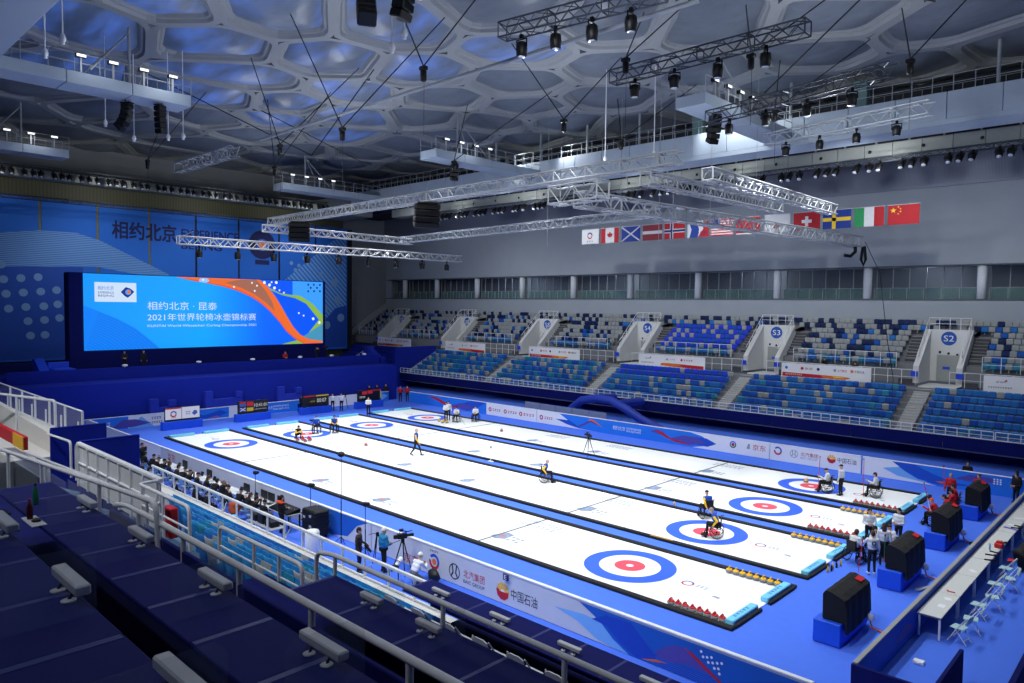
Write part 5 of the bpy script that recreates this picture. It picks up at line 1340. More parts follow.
person('stand_front', pose_stand('front'), 'person in red jacket standing behind the farthest black scoreboard', (25.3, 20.6, 0), R(-110), 'red', 'black', 'short', M_hbro)
stick('delivery_stick', 'tall red and white stick in front of the red team', (24.2, 14.5, 2.1), (24.55, 14.3, .9), M_red, M_white)
stick('delivery_stick', 'tall red stick at the back of the red team, before the blue board', (24.0, 19.0, 2.2), (24.1, 18.8, .9), M_red, M_red)
# black dressed people beyond the board
person('stand_front', pose_stand('front'), 'person in black standing by the near end tables at the right edge, nearer one', (26.7, 22.3, 0), R(-120), 'black', 'black')
person('stand_down', pose_stand('down'), 'person in black standing by the near end tables at the right edge, farther one', (26.6, 23.0, 0), R(-120), 'black', 'black', 'beanie', M_blk)
person('stand_down', pose_stand('down'), 'person in black beyond the blue far board, right side', (23.9, 25.0, -.2), R(-80), 'black', 'black')
# stage people
for i, (y, x, a) in enumerate([(-1.6, -34.2, 'front'), (.0, -34.3, 'down')]):
    person('stand_'+a, pose_stand(a), 'person in black standing on the stage under the left of the screen, %s one' % ['left', 'right'][i], (x, y, 4.3), R(-20+25*i), 'black', 'black')
person('sit_lap', pose_sit('lap', lean=.1, seat=.46), 'person in red sitting behind the stage parapet under the screen', (-33.7, 13.3, 4.18), R(0), 'red', 'black')
person('stand_camera', pose_stand('camera'), 'camera operator in black on the right of the stage under the screen', (-34.4, 17.4, 4.0), R(0), 'black', 'black')
# spectators in the far stand
person('sit_lap', pose_sit('lap', lean=.1, seat=.46), 'dark dressed spectator in the far stand above the white sponsor banner, left one', (10.35, 39.2, 4.95), R(-90), 'black', 'black')
person('sit_lap', pose_sit('lap', lean=.1, seat=.46), 'dark dressed spectator in the far stand above the white sponsor banner, right one', (12.85, 39.15, 4.75), R(-90), 'black', 'black')
# ------------------------------------------------------------------ cameras, microphones, press row
def tripod(label, loc, h, rz, cam=True, spread=.45, leg_m=M_dk, z_label='camera tripod'):
    x, y, z = loc
    t = thing('camera_tripod' if cam else 'tripod', label, 'tripod', loc, rz)
    def W(px, py, pz):
        c, s = math.cos(rz), math.sin(rz); return (x+c*px-s*py, y+s*px+c*py, z+pz)
    for k in range(3):
        a = 2*PI*k/3+.4
        g = MB(); g.tube([W(.04*math.cos(a), .04*math.sin(a), h), W(spread*.55*math.cos(a), spread*.55*math.sin(a), h*.45)], .026, 6); g.tube([W(spread*.55*math.cos(a), spread*.55*math.sin(a), h*.45), W(spread*math.cos(a), spread*math.sin(a), .01)], .018, 6); g.build('leg', leg_m, t)
    g = MB(); g.lathe([(.05, h-.08), (.07, h-.02), (.07, h+.05), (.04, h+.09)], (x, y, z), 10); g.build('fluid_head', M_dk, t)
    g = MB(); g.tube([W(-.05, 0, h+.05), W(-.5, .12, h-.12)], .012, 5); g.build('pan_handle', M_dk, t)
    if cam:
        k = thing('video_camera', label.replace('tripod', 'camera body') if False else 'video camera on the '+label, 'camera', W(0, 0, h+.09), rz)
        M = Matrix.Translation(W(0, 0, h+.09)) @ Matrix.Rotation(rz, 4, 'Z')
        g = MB(); g.box(-.22, .16, -.07, .07, 0, .2, c=.015, M=M); g.box(-.36, -.22, -.05, .05, .02, .16, c=.01, M=M); g.build('camera_body', M_blk, k)
        g = MB(); g.tube([M @ Vector((.16, 0, .1)), M @ Vector((.3, 0, .1)), M @ Vector((.42, 0, .1))], .06, 12, radii=[.05, .06, .075]); g.build('lens', M_dk, k)
        g = MB(); g.tube([M @ Vector((-.15, 0, .2)), M @ Vector((-.1, 0, .28)), M @ Vector((.12, 0, .28)), M @ Vector((.15, 0, .2))], .015, 6); g.build('top_handle', M_dk, k)
        g = MB(); g.box(-.1, .06, .08, .16, .24, .34, c=.01, M=M); g.build('viewfinder', M_blk, k)
        g = MB(); g.tube([M @ Vector((.05, -.06, .26)), M @ Vector((.35, -.06, .28))], .018, 6); g.build('microphone', M_dk, k)
    return t
tripod('black tripod at the far end beside the officials in white', (-27.5, 16.4, 0), 1.25, R(-30))
tripod('black tripod on the blue lane beside the farthest sheet', (3.2, 15.7, .02), 1.25, R(160), spread=.5)
tripod('black tripod by the near board, right of the teal jacket', (11.6, -6.85, 0), 1.25, R(70))
tripod('small bare tripod left of the two people near the board', (9.9, -6.8, 0), 1.1, R(20), cam=False, spread=.3)
tripod('black tripod on the right of the end stage under the screen', (-34.3, 18.4, 4.3), 1.2, R(0), spread=.4)
# measuring post on the lane
t = thing('sensor_post', 'thin white post on a small foot standing on the lane between second and third sheets', 'post', (-.2, 9.6, 0))
g = MB(); g.cyl((-.2, 9.6, .05), (-.2, 9.6, 1.28), .022, 8); g.build('pole', M_white, t)
g = MB(); g.box(-.4, 0, 9.52, 9.68, .0, .06, c=.01); g.build('foot', M_white, t)
g = MB(); g.box(-.25, -.15, 9.55, 9.65, .9, 1.05, c=.01); g.build('sensor_head', M_steel, t)
g = MB(); g.lathe([(.06, 0), (.05, .12), (.02, .2)], (13.9, 9.15, 0), 10); tag(g.build('small_cone', M_yel), 'small yellow marker standing on the lane beside the capped wheelchair player', 'marker')
def mic_stand(label, x, y, h, head):
    t = thing('microphone_stand', label, 'microphone stand', (x, y, 0), group='stands along the near board')
    g = MB(); g.cyl((x, y, .02), (x, y, h*.5), .024, 8); g.cyl((x, y, h*.5), (x, y, h), .016, 8); g.build('pole', M_dk, t)
    for k in range(3):
        a = 2*PI*k/3; g = MB(); g.tube([(x, y, .3), (x+.3*math.cos(a), y+.3*math.sin(a), .015)], .012, 5); g.build('leg', M_dk, t)
    g = MB()
    if head == 'round': g.ell((x, y, h+.12), (.18, .15, .13), 14, 8)
    else: g.box(x-.1, x+.1, y-.09, y+.09, h-.06, h+.12, c=.03); g.ell((x+.06, y+.1, h+.03), (.09, .08, .09), 10, 6)
    g.build('head', M_blk, t)
mic_stand('tallest black stand with a round black head by the near board', 7.0, -6.6, 3.75, 'round')
mic_stand('black stand with a black box head above the road case', 4.7, -6.7, 2.1, 'box')
mic_stand('black stand with a black box head left of the dark dressed cameraman', 8.85, -6.65, 2.05, 'box')
mic_stand('short black stand with a dark head beyond the press desks', -.7, -6.6, 1.75, 'box')
# wheeled black flight case
t = thing('flight_case', 'big black ribbed flight case on the floor at the end of the press desks', 'flight case', (5.4, -6.9, 0))
g = MB(); g.box(4.85, 5.95, -7.25, -6.5, .12, 1.25, c=.06); g.build('case_body', M_blk, t)
for i in range(3):
    g = MB(); g.box(4.83, 5.97, -7.27, -6.48, .4+.3*i, .44+.3*i, c=.01); g.build('edge_band', M_dk, t)
for x in (5.0, 5.8):
    for y in (-7.15, -6.6):
        g = MB(); g.lathe([(.03, -.02), (.06, -.02), (.06, .02), (.03, .02)], (x, y, .06), 10, axis='y'); g.build('caster', M_tyre, t)
for i, (x, z) in enumerate([(5.1, .9), (5.6, 1.0), (5.6, .55)]):
    g = MB(); g.box(x-.08, x+.08, -7.285, -7.25, z-.05, z+.05, c=.008); g.build('latch', M_alu, t)
g = MB(); g.lathe([(.28, 0), (.3, .05), (.3, .95), (.26, 1.05), (.1, 1.08)], (7.5, -8.3, 0), 16); tag(g.build('white_bin', M_white), 'white rounded bin behind the white rail near the flight case', 'bin')
# press desks along the board
M_desk = mat('white_press_desk', (205, 208, 210), .5)
PD = [-12.6+2.0*i for i in range(8)]
for i, x in enumerate(PD):
    t = thing('press_desk', 'white press desk along the near board, %s from the far end' % nth(i+1), 'desk', (x+.95, -7.1, 0), group='press desks along the near board')
    g = MB(); g.box(x, x+1.9, -7.45, -6.8, .71, .74, c=.008); g.build('desktop', M_desk, t)
    for a in (x+.08, x+1.82):
        for b in (-7.38, -6.87):
            g = MB(); g.box(a-.02, a+.02, b-.02, b+.02, 0, .71, c=.004); g.build('leg', M_steel, t)
rp = random.Random(5)
pk = 0
HAIRS = ['short', 'beanie', 'cap', 'beanie', 'long']
PCOL = ['black', 'black', 'black', 'black', 'navy', 'dbrown', 'black']
ch2 = None
POS = ['lap', 'desk', 'desk', 'camera']
for i in range(17):
    x = -12.2+.93*i; y = -7.95+rp.uniform(-.08, .08)
    a = R(90)+rp.uniform(-.25, .25)
    o = folding_chair('chair', 'press chairs along the near board', mat('light_blue_chair_plastic', (140, 185, 215), .5), M_alu, 'press_chair') if ch2 is None else dup(ch2)
    if ch2 is None: ch2 = o
    o.location = (x, y, 0); o.rotation_euler = (0, 0, a+PI)
    o['label'] = 'light blue chair at the white press desks, %s from the far end' % nth(i+1)
    arms = POS[i % 4]; lean = [.06, .14, .2, .1][i % 4]
    person(('ps', arms, lean), pose_sit(arms, (1, rp.uniform(-.2, .2), -.1), lean, seat=.44), 'dark dressed person seated at the press desks, %s from the far end of the row' % nth(i+1), (x, y+.06, .0), a, PCOL[i % 7], 'black', HAIRS[i % 5], [M_hblk, M_hblk, M_blk, CL['navy'], M_hbro][i % 5], group='press seated along the near board')
person('stand_camera', pose_stand('camera'), 'dark dressed photographer standing at the far end of the press desks, with a camera', (-12.9, -7.7, 0), R(45), 'black', 'black', 'short', M_hbro)
person('stand_front', pose_stand('front'), 'grey haired photographer standing behind the press desks', (-.66, -8.3, 0), R(60), 'black', 'black', 'short', M_hgrey)
for i, (x, y) in enumerate([(-11.5, -9.2), (-9.6, -9.0), (-7.8, -9.3), (-6.0, -9.0), (-4.2, -9.3), (-2.4, -9.0), (-.6, -9.2), (1.2, -9.0)]):
    o = dup(ch2, (x, y, 0), R(-90)+rp.uniform(-.3, .3), 'empty light blue chair behind the press row, %s from the far end' % nth(i+1))
    if i % 4 != 3:
        person(('ps', 'lap', .06), pose_sit('lap', (1, 0, 0), .06, seat=.44), 'dark dressed person in the second press row, %s from the far end' % nth(i+1), (x, y+.06, 0), R(90), PCOL[(i+3) % 7], 'black', HAIRS[(i+2) % 5], M_hblk, group='press seated in the second row')
        o['label'] = 'light blue chair under a person in the second press row, %s from the far end' % nth(i+1)
# things on the press desks
for i in range(10):
    x = -12.3+1.55*i; s = i % 3
    t = thing('laptop', 'open laptop on the white press desks, %s from the far end' % nth(i+1), 'laptop', (x, -7.1, .745), group='laptops on the press desks')
    g = MB(); g.box(x-.17, x+.17, -7.22, -7.0, .745, .76, c=.004); g.build('keyboard_deck', M_steel if s else M_blk, t)
    g = MB(); g.prism([(-7.0, .76), (-6.93, .98), (-6.92, .98), (-6.99, .76)], lambda y, z, d: (d, y, z), x-.17, x+.17); g.build('lid', M_blk if s else M_steel, t)
    g = MB(); M = Matrix.Translation((x+.42, -7.05, .747)) @ Matrix.Rotation(.5*i, 4, 'Z'); g.box(-.1, .1, -.15, .15, 0, .012, c=.002, M=M); tag(g.build('paper_stack', M_print_w), 'white papers on the press desks, %s stack from the far end' % nth(i+1), 'paper', 'papers on the press desks')
for i, x in enumerate([-8.4, -5.2, -.9, .9, 1.6, 2.5]):
    t = thing('monitor', 'black monitor standing at the near end of the press desks, %s from the left' % nth(i+1), 'monitor', (x, -6.95, .74), group='monitors on the press desks')
    g = MB(); g.box(x-.3, x+.3, -6.98, -6.93, .86, 1.25, c=.01); g.build('display', M_blk, t)
    g = MB(); g.box(x-.1, x+.1, -7.03, -6.87, .74, .76, c=.004); g.box(x-.02, x+.02, -6.96, -6.92, .75, .9, c=.004); g.build('stand', M_blk, t)
# the person with the orange hood at the mixing desk
t = thing('mixing_desk', 'dark mixing desk full of knobs in front of the orange collared person', 'mixing desk', (3.0, -7.1, .74))
g = MB(); g.prism([(-7.45, .75), (-6.8, .75), (-6.8, .95), (-7.45, .82)], lambda y, z, d: (d, y, z), 2.3, 4.0); g.build('console', M_dk, t)
for i in range(12):
    g = MB(); g.lathe([(.02, 0), (.02, .03), (.012, .035)], (2.4+.13*i, -7.2+.1*(i % 3), .89), 8); g.build('knob', M_alu, t)
g = MB(); g.box(2.2, 4.1, -7.5, -6.75, .71, .75, c=.006); g.build('tabletop', M_steel, t)
for a in (2.3, 4.0):
    for b in (-7.4, -6.85):
        g = MB(); g.box(a-.03, a+.03, b-.03, b+.03, 0, .71, c=.005); g.build('leg', M_dk, t)
person('stand_front', pose_stand('front'), 'person in black jacket with bright orange collar standing at the mixing desk', (4.0, -7.75, 0), R(85), 'black', 'black', 'short')
g = MB(); g.tube([(3.81, -7.72, 1.40), (3.86, -7.85, 1.44), (4.0, -7.90, 1.45), (4.14, -7.85, 1.44), (4.19, -7.72, 1.40)], .06, 8); tag(g.build('orange_collar', CL['orange']), 'bright orange collar round the neck of the person at the mixing desk', 'collar')
cloth_lump('orange_jacket', 'orange and brown jacket thrown over a press chair', 'jacket', (1.0, -8.5, .42), (.26, .3, .3), mat('burnt_orange_cloth', (170, 75, 40), .85), 12)
cloth_lump('red_bag', 'red bag on the floor in front of the mixing desk', 'bag', (2.3, -8.8, .0), (.22, .2, .25), CL['red'], 13)
cloth_lump('light_blue_bag', 'pale blue bag beside the red bag near the mixing desk', 'bag', (1.75, -8.9, .0), (.16, .2, .3), M_cyan, 14)
t = thing('equipment_table', 'low table loaded with black equipment beside the mixing desk', 'table', (4.2, -8.6, 0))
g = MB(); g.box(3.2, 5.4, -9.0, -8.3, .68, .72, c=.008); g.build('tabletop', M_steel, t)
for a in (3.3, 5.3):
    for b in (-8.9, -8.4):
        g = MB(); g.box(a-.02, a+.02, b-.02, b+.02, 0, .68, c=.004); g.build('leg', M_steel, t)
for i, (x, w, h) in enumerate([(3.5, .5, .3), (4.15, .5, .42), (4.85, .6, .25)]):
    g = MB(); g.box(x-w/2, x+w/2, -8.85, -8.45, .72, .72+h, c=.02); g.box(x-w/2+.05, x+w/2-.05, -8.87, -8.85, .76, .72+h-.05, c=.005)
    tag(g.build('equipment_box', M_blk), 'black equipment box on the low table, %s from the left' % nth(i+1), 'equipment box', 'boxes on the low table')
# the two people and the photographer by the near board
person('stand_hold', pose_stand('hold'), 'person in dark brown jacket holding a black camera by the near board', (10.35, -8.0, 0), R(40), 'dbrown', 'navy', 'short')
g = MB(); M = Matrix.Translation((10.43, -7.7, .97)) @ Matrix.Rotation(R(30), 4, 'Z') @ Matrix.Rotation(R(50), 4, 'Y'); g.box(-.08, .08, -.07, .07, -.05, .05, c=.015, M=M); g.tube([M @ Vector((.06, 0, 0)), M @ Vector((.2, 0, 0)), M @ Vector((.3, 0, 0))], .05, 10)
tag(g.build('photo_camera', M_blk), 'black camera with long lens held by the person in dark brown', 'camera')
person('puffer', pose_stand('front'), 'person in puffy teal jacket and black trousers seen from behind, by the near board', (11.05, -7.35, 0), R(75), 'teal', 'black', 'beanie', M_wshoe, bulk=1.5)
person('crouch2', pose_crouch(), 'crouching photographer in pale hat and white top against the near board', (12.7, -7.1, 0), R(95), 'white', 'grey', 'beanie', M_print_w)
g = MB(); g.tube([(12.5, -7.9, .75), (12.3, -7.6, .78), (12.12, -7.35, .80)], .08, 12, radii=[.05, .07, .09]); g.tube([(12.39, -7.72, .77), (12.3, -7.6, .78)], .085, 12); lens = g.build('telephoto_lens', M_white)
tag(lens, 'white telephoto lens with black bands lying before the crouching photographer', 'lens')
g = MB(); g.tube([(12.36, -7.68, .772), (12.32, -7.63, .776)], .092, 12); g.build('black_band', M_blk, lens)
g = MB(); g.box(12.46, 12.66, -8.05, -7.88, .65, .83, c=.02); g.build('camera_body', M_blk, lens)
g = MB(); g.cyl((12.3, -7.6, .0), (12.3, -7.6, .72), .02, 8); g.build('monopod', M_dk, lens)
cloth_lump('black_camera_rucksack', 'black rucksack against the near board, right of the crouching photographer', 'bag', (13.3, -6.75, 0), (.3, .2, .3), M_blk, 21)
# ------------------------------------------------------------------ catwalks under the roof
M_cat = mat('pale_blue_catwalk_paint', (165, 178, 192), .55, var=.05)
M_cat2 = mat('grey_catwalk_panel', (140, 146, 144), .6, var=.08)
M_box = mat('dark_roof_service', (46, 50, 58), .8, var=.3, scale=2)
def rail_posts(mb, a, b, h, n):
    a = Vector(a); b = Vector(b)
    for i in range(n+1):
        p = a.lerp(b, i/n); mb.bar(p, p+Vector((0, 0, h)), .05, .05)
    for k in (1., .5): mb.bar(a+Vector((0, 0, h*k)), b+Vector((0, 0, h*k)), .04, .04)
def beam_catwalk(name, label, a, b, w, z0, z1, rails=True, seg=3.2, group=None):
    a = Vector((*a, 0)); b = Vector((*b, 0)); d = (b-a).normalized(); s = Vector((-d.y, d.x, 0)); L = (b-a).length
    t = thing(name, label, 'catwalk', ((a+b)/2)[:2]+(z0,), group=group)
    n = max(1, int(L/seg)); mb = MB()
    for i in range(n):
        p = a+d*(L*i/n+.015); q = a+d*(L*(i+1)/n-.015)
        mb.bar(p+Vector((0, 0, (z0+z1)/2)), q+Vector((0, 0, (z0+z1)/2)), w, z1-z0, c=.03)
    mb.build('box_beam', M_cat, t)
    for sg, nm in ((1, 'far'), (-1, 'near')):
        if rails:
            mb = MB(); rail_posts(mb, a+s*(sg*w*.48)+Vector((0, 0, z1)), b+s*(sg*w*.48)+Vector((0, 0, z1)), 1.1, max(2, int(L/1.25))); mb.build('guard_rail', M_steel, t)
    return t
# main catwalk over the far long side
mt = beam_catwalk('main_catwalk', 'long pale main catwalk running under the roof in front of the far stand', (-50, 33.4), (46, 33.4), 2.6, 23.25, 25.1)
mb = MB(); mb.prism([(32.1, 23.25), (32.1, 22.9), (32.9, 22.5), (33.0, 23.25)], lambda y, z, d: (d, y, z), -48, 46); mb.build('lower_lip', M_cat, mt)
# panelled lower gallery with slots
gl = thing('lower_service_gallery', 'grey panelled service gallery with dark slots below the main catwalk', 'catwalk', (0, 36.5, 21.2))
mb = MB()
for i in range(46):
    a = -46+2.*i; mb.box(a+.015, a+1.985, 35.9, 37.6, 22.0, 23.0, c=.01)
mb.build('panels', M_cat2, gl)
mb = MB(); mb.box(-46, 46, 36.1, 37.4, 23.0, 23.55); mb.build('dark_slot', M_box, gl)
for i in range(40):
    mb = MB(); x = -45+2.3*i; mb.box(x-.07, x+.07, 35.98, 36.1, 23.0, 23.55, c=.01); mb.build('slot_post', M_steel, gl)
for i in range(16):
    mb = MB(); x = -30+3.7*i; mb.lathe([(.1, 0), (.13, -.02), (.12, -.05)], (x, 35.88, 22.45), 12, axis='y'); mb.build('round_vent', M_blk, gl)
mb = MB(); mb.box(-60, 46, 38.4, 44, 23.3, 27.6, c=.05); tag(mb.build('roof_ductwork', M_box), 'dark ducts and service boxes above the main catwalk against the far wall', 'ductwork', kind='structure')
# stub catwalks reaching over the hall
for i, (x, y0, y1, lb) in enumerate([(8.8, 18.6, 32.0, 'right stub catwalk branching from the main catwalk above the trusses'), (-17.2, 18.2, 32.1, 'middle stub catwalk branching from the main catwalk'), (-44.3, 18.4, 32.1, 'leftmost stub catwalk branching from the main catwalk, near the end wall'),
                                (-17.4, -14.2, -3.1, 'stub catwalk at the upper left below the sloping soffit'), (-43.7, -14.2, -3.3, 'small stub catwalk at the left edge above the spotlights')]):
    t = beam_catwalk('stub_catwalk', lb, (x, y0), (x, y1), 2.2, 23.4, 24.15, group='stub catwalks')
    ye = y0 if i < 3 else y1; sg = 1 if i < 3 else -1
    mb = MB()
    ym = ye+sg*3.5
    mb.tube([(x, ym, 24.1), (x, ym, 27.95)], .09, 8); mb.build('hanger_post', M_steel, t)
    for dx in (-1, 1):
        mb = MB(); mb.tube([(x, ym, 27.6), (x+dx*1.1, ym+sg*2.6, 24.4)], .05, 6); mb.build('brace', M_steel, t)
    for k in range(4):
        q = thing('catwalk_floodlight', 'floodlight on the rail of the %s, %s along it' % (lb.split(' branching')[0].split(' at the')[0], nth(k+1)), 'floodlight', (x+1.05, ye+sg*(1.2+1.8*k), 24.15), group='floodlights on the stub catwalks')
        y = ye+sg*(1.2+1.8*k)
        mb = MB(); mb.box(x+.9, x+1.2, y-.3, y+.3, 25.0, 25.25, c=.04); mb.build('lamp_head', M_blk, q)
        mb = MB(); mb.box(x+1.2, x+1.23, y-.26, y+.26, 25.04, 25.2, c=.005); mb.build('lit_front', mat('floodlight_glow', (235, 240, 245), emit=1.6), q)
        mb = MB(); mb.box(x+.98, x+1.12, y-.06, y+.06, 24.15, 25.0, c=.01); mb.build('stand', M_alu, q)
    for k in range(2):
        pass
# soffit of the near side catwalk (upper left corner)
mb = MB(); mb.box(-61, 46, -36, -14.2, 23.4, 24.6, c=.05); mb.box(-61, 46, -36, -30, 24.5, 28)
tag(struct(mb.build('ceiling_soffit', M_cat)), 'pale soffit of the near side service floor in the upper left corner', 'soffit')
# posts from the main catwalk to the roof
for i, x in enumerate([23.2, 9.5, 2.6, -4.5, -10.5, -16.5, -23, -30]):
    mb = MB(); mb.cyl((x, 32.6, 25.1), (x, 32.6, 28), .12, 10); tag(mb.build('roof_hanger_post', M_steel), 'round grey post between the main catwalk and the roof, %s from the right' % nth(i+1), 'post', 'posts above the main catwalk')
for i, (x, y) in enumerate([(14.5, 33.2), (1.2, 33.2), (26, 33.4)]):
    mb = MB(); mb.box(x-.5, x+.5, y-.3, y+.3, 25.1, 27.2, c=.04); tag(mb.build('service_cabinet', mat('pale_green_cabinet', (110, 140, 140), .6)), 'pale green tall cabinet on the main catwalk, %s' % ['right of the right stub', 'left of the right stub', 'near the right edge'][i], 'cabinet', 'cabinets on the main catwalk')
# end catwalk over the far end wall
mb = MB(); mb.box(-56.6, -55.0, -36, 31.0, 23.05, 23.95, c=.02)
struct(mb.build('wall_end_catwalk', M_cat2))
mb = MB(); mb.box(-57.6, -50.2, 31.1, 35.8, 22.3, 24.8, c=.05); struct(mb.build('wall_corner_block', M_cat2))

# ------------------------------------------------------------------ spotlights
M_lens = mat('spotlight_lens', (215, 225, 235), .1, .3)
def spot_proto(name, label, group):
    t = thing(name, label, 'spotlight', (0, 0, 0), group=group)     # hangs below its origin
    g = MB(); g.box(-.06, .06, -.06, .06, -.14, 0, c=.01); g.build('clamp', M_dk, t)
    g = MB(); g.tube([(-.2, 0, -.42), (-.2, 0, -.16), (.2, 0, -.16), (.2, 0, -.42)], .03, 5); g.build('yoke', M_dk, t)
    g = MB(); g.lathe([(.08, .22), (.17, .18), (.19, .0), (.17, -.24), (.13, -.26)], (0, 0, -.45), 12); h = g.build('lamp_housing', M_blk, t)
    g = MB(); g.lathe([(.005, -.265), (.12, -.27), (.125, -.25)], (0, 0, -.45), 12); g.build('lens', M_lens, h)
    return t
SP = None
def spotlight(label, loc, rz, group, tilt=0.):
    global SP
    if SP is None: SP = spot_proto('spotlight', label, group); o = SP
    else: o = dup(SP)
    o.location = loc; o.rotation_euler = (tilt, 0, rz); o['label'] = label; o['group'] = group
    return o
def ltruss(name, label, a, b, s=.5, m=None, group=None, bay=.55, r=.035):
    """square lattice truss between two points (upper axis)"""
    m = m or M_alu
    a = Vector(a); b = Vector(b); d = (b-a); L = d.length; d /= L
    sd = Vector((-d.y, d.x, 0)).normalized(); up = d.cross(sd)
    if up.z < 0: up = -up
    t = thing(name, label, 'truss', (a+b)/2, group=group)
    cs = [sd*(s/2)+up*(s/2), -sd*(s/2)+up*(s/2), -sd*(s/2)-up*(s/2), sd*(s/2)-up*(s/2)]
    for c in cs:
        g = MB(); g.tube([a+c, b+c], r, 6); g.build('chord', m, t)
    n = max(2, int(L/bay)); g = MB(); v = []
    for k in range(4):
        c0, c1 = cs[k], cs[(k+1) % 4]
        for i in range(n):
            p = a+d*(L*i/n); q = a+d*(L*(i+1)/n)
            if i % 2 == 0: g.tube([p+c0, q+c1], r*.62, 4)
            else: g.tube([p+c1, q+c0], r*.62, 4)
        for i in range(0, n+1, 4): p = a+d*(L*i/n); g.tube([p+c0, p+c1], r*.8, 4)
    g.build('lattice', m, t)
    return t
M_dtr = mat('dark_truss_metal', (70, 76, 86), .5, .4)
M_ltr = mat('bright_truss_metal', (172, 176, 178), .5, .1)
# spotlight truss along the main catwalk
ltruss('lighting_truss', 'long dark truss of spotlights hung below the main catwalk', (-40, 35.6, 21.75), (46, 35.6, 21.75), .35, M_dtr, bay=.6, r=.03)
n = 0
for i in range(22):
    x0 = 27.5-3.05*i
    for j in range(3):
        n += 1; x = x0-.75*j
        if x < -39: break
        spotlight('black spotlight under the main catwalk truss, %s from the right' % nth(n), (x, 35.5, 21.6), rng.uniform(-.4, .4), 'spotlights under the main catwalk', R(-35)).scale = (1.3, 1.3, 1.3)
# row along the far end
ltruss('lighting_truss', 'dark truss of spotlights along the end catwalk above the blue banner', (-53.9, -26, 23.95), (-53.9, 31, 23.95), .35, M_dtr, bay=.8, r=.03)
n = 0
for i in range(17):
    y0 = -9.6+2.6*i
    for j in range(3):
        n += 1; spotlight('black spotlight above the blue banner, %s from the left' % nth(n), (-53.8, y0+.75*j, 23.75), R(90)+rng.uniform(-.3, .3), 'spotlights above the blue banner', R(-30)).scale = (1.3, 1.3, 1.3)
ltruss('lighting_truss', 'slim pale truss along the top edge of the blue banner', (-54.6, -26, 20.9), (-54.6, 33.6, 20.9), .4, M_dtr, bay=.8, r=.04)

# ------------------------------------------------------------------ hanging trusses
TR = [('T1', (11.3, -1.4, 22.), (18.6, -.3, 22.), .62, M_dtr, 'dark truss at the top edge, right of centre, carrying hoists'),
      ('T2', (11.16, 6.82, 22.), (21.13, 6.67, 22.), .62, M_dtr, 'dark truss at the upper right, with a free left end below the ceiling'),
      ('T3', (10.98, 17.1, 22.), (22.06, 14.8, 22.), .7, M_dtr, 'dark double truss in front of the right stub catwalk'),
      ('T4', (11.12, 25., 22.), (21.73, 23.22, 22.), .75, M_steel, 'grey truss hanging right in front of the main catwalk'),
      ('T5', (-22.5, 5.9, 17.), (16.4, 4.8, 17.), .55, M_ltr, 'longest bright truss sloping across the middle of the view'),
      ('T6', (-22.9, -1.45, 15.), (-21.2, 25.8, 15.), .6, M_ltr, 'bright truss above the left screen lettering, crossing the sheets'),
      ('T7', (-18.5, 3.2, 16.), (-18.7, 17.5, 16.), .5, M_ltr, 'short bright truss just right of the round banner logo'),
      ('T8', (-17.9, 15.95, 16.), (9.6, 13.8, 16.), .5, M_steel, 'grey truss in front of the far wall, left of the flags'),
      ('T9', (13.55, 1.2, 15.), (16.04, 28.98, 15.), .65, M_ltr, 'big bright truss crossing in front of the row of flags'),
      ('T9b', (15.5, 3.4, 16.0), (16.0, 16.0, 16.0), .55, M_ltr, 'bright truss behind the big one, above the row of flags'),
      ('T10', (18.0, 4.3, 16.), (17.9, 19.0, 16.), .5, M_ltr, 'short bright truss above the Swiss and Swedish flags'),
      ('T9c', (12.3, 1.0, 15.2), (15.2, .7, 15.2), .75, M_ltr, 'short bright box truss across the camera end of the big bright truss'),
      ('T11', (-31.8, 2.2, 22.), (-21.1, 2.2, 22.), .75, M_ltr, 'short bright truss at the upper left below the ceiling')]
for nme, a, b, s, m, lb in TR: ltruss('hanging_truss', lb, a, b, s, m, 'hanging trusses', bay=s*.95, r=.05 if m is M_ltr else .04)
# fixtures under the trusses
for i in range(9):
    f = (i+.5)/9; spotlight('black spotlight under the bright truss above the screen lettering, %s from the left' % nth(i+1), (-22.9+1.7*f, -1.4+27*f, 14.68), rng.uniform(0, 3), 'spotlights under the truss before the screen')
for nme, a, b, s, m, lb in TR[:4]:
    for i in range(4):
        f = (i+.6)/4.4; p = Vector(a).lerp(Vector(b), f)
        sh = ' '.join(lb.split()[:6]).rstrip(',')
        spotlight('black moving spotlight under the %s, %s from its left end' % (sh, nth(i+1)), p-Vector((0, 0, s/2)), rng.uniform(0, 3), 'moving spotlights under the dark trusses')
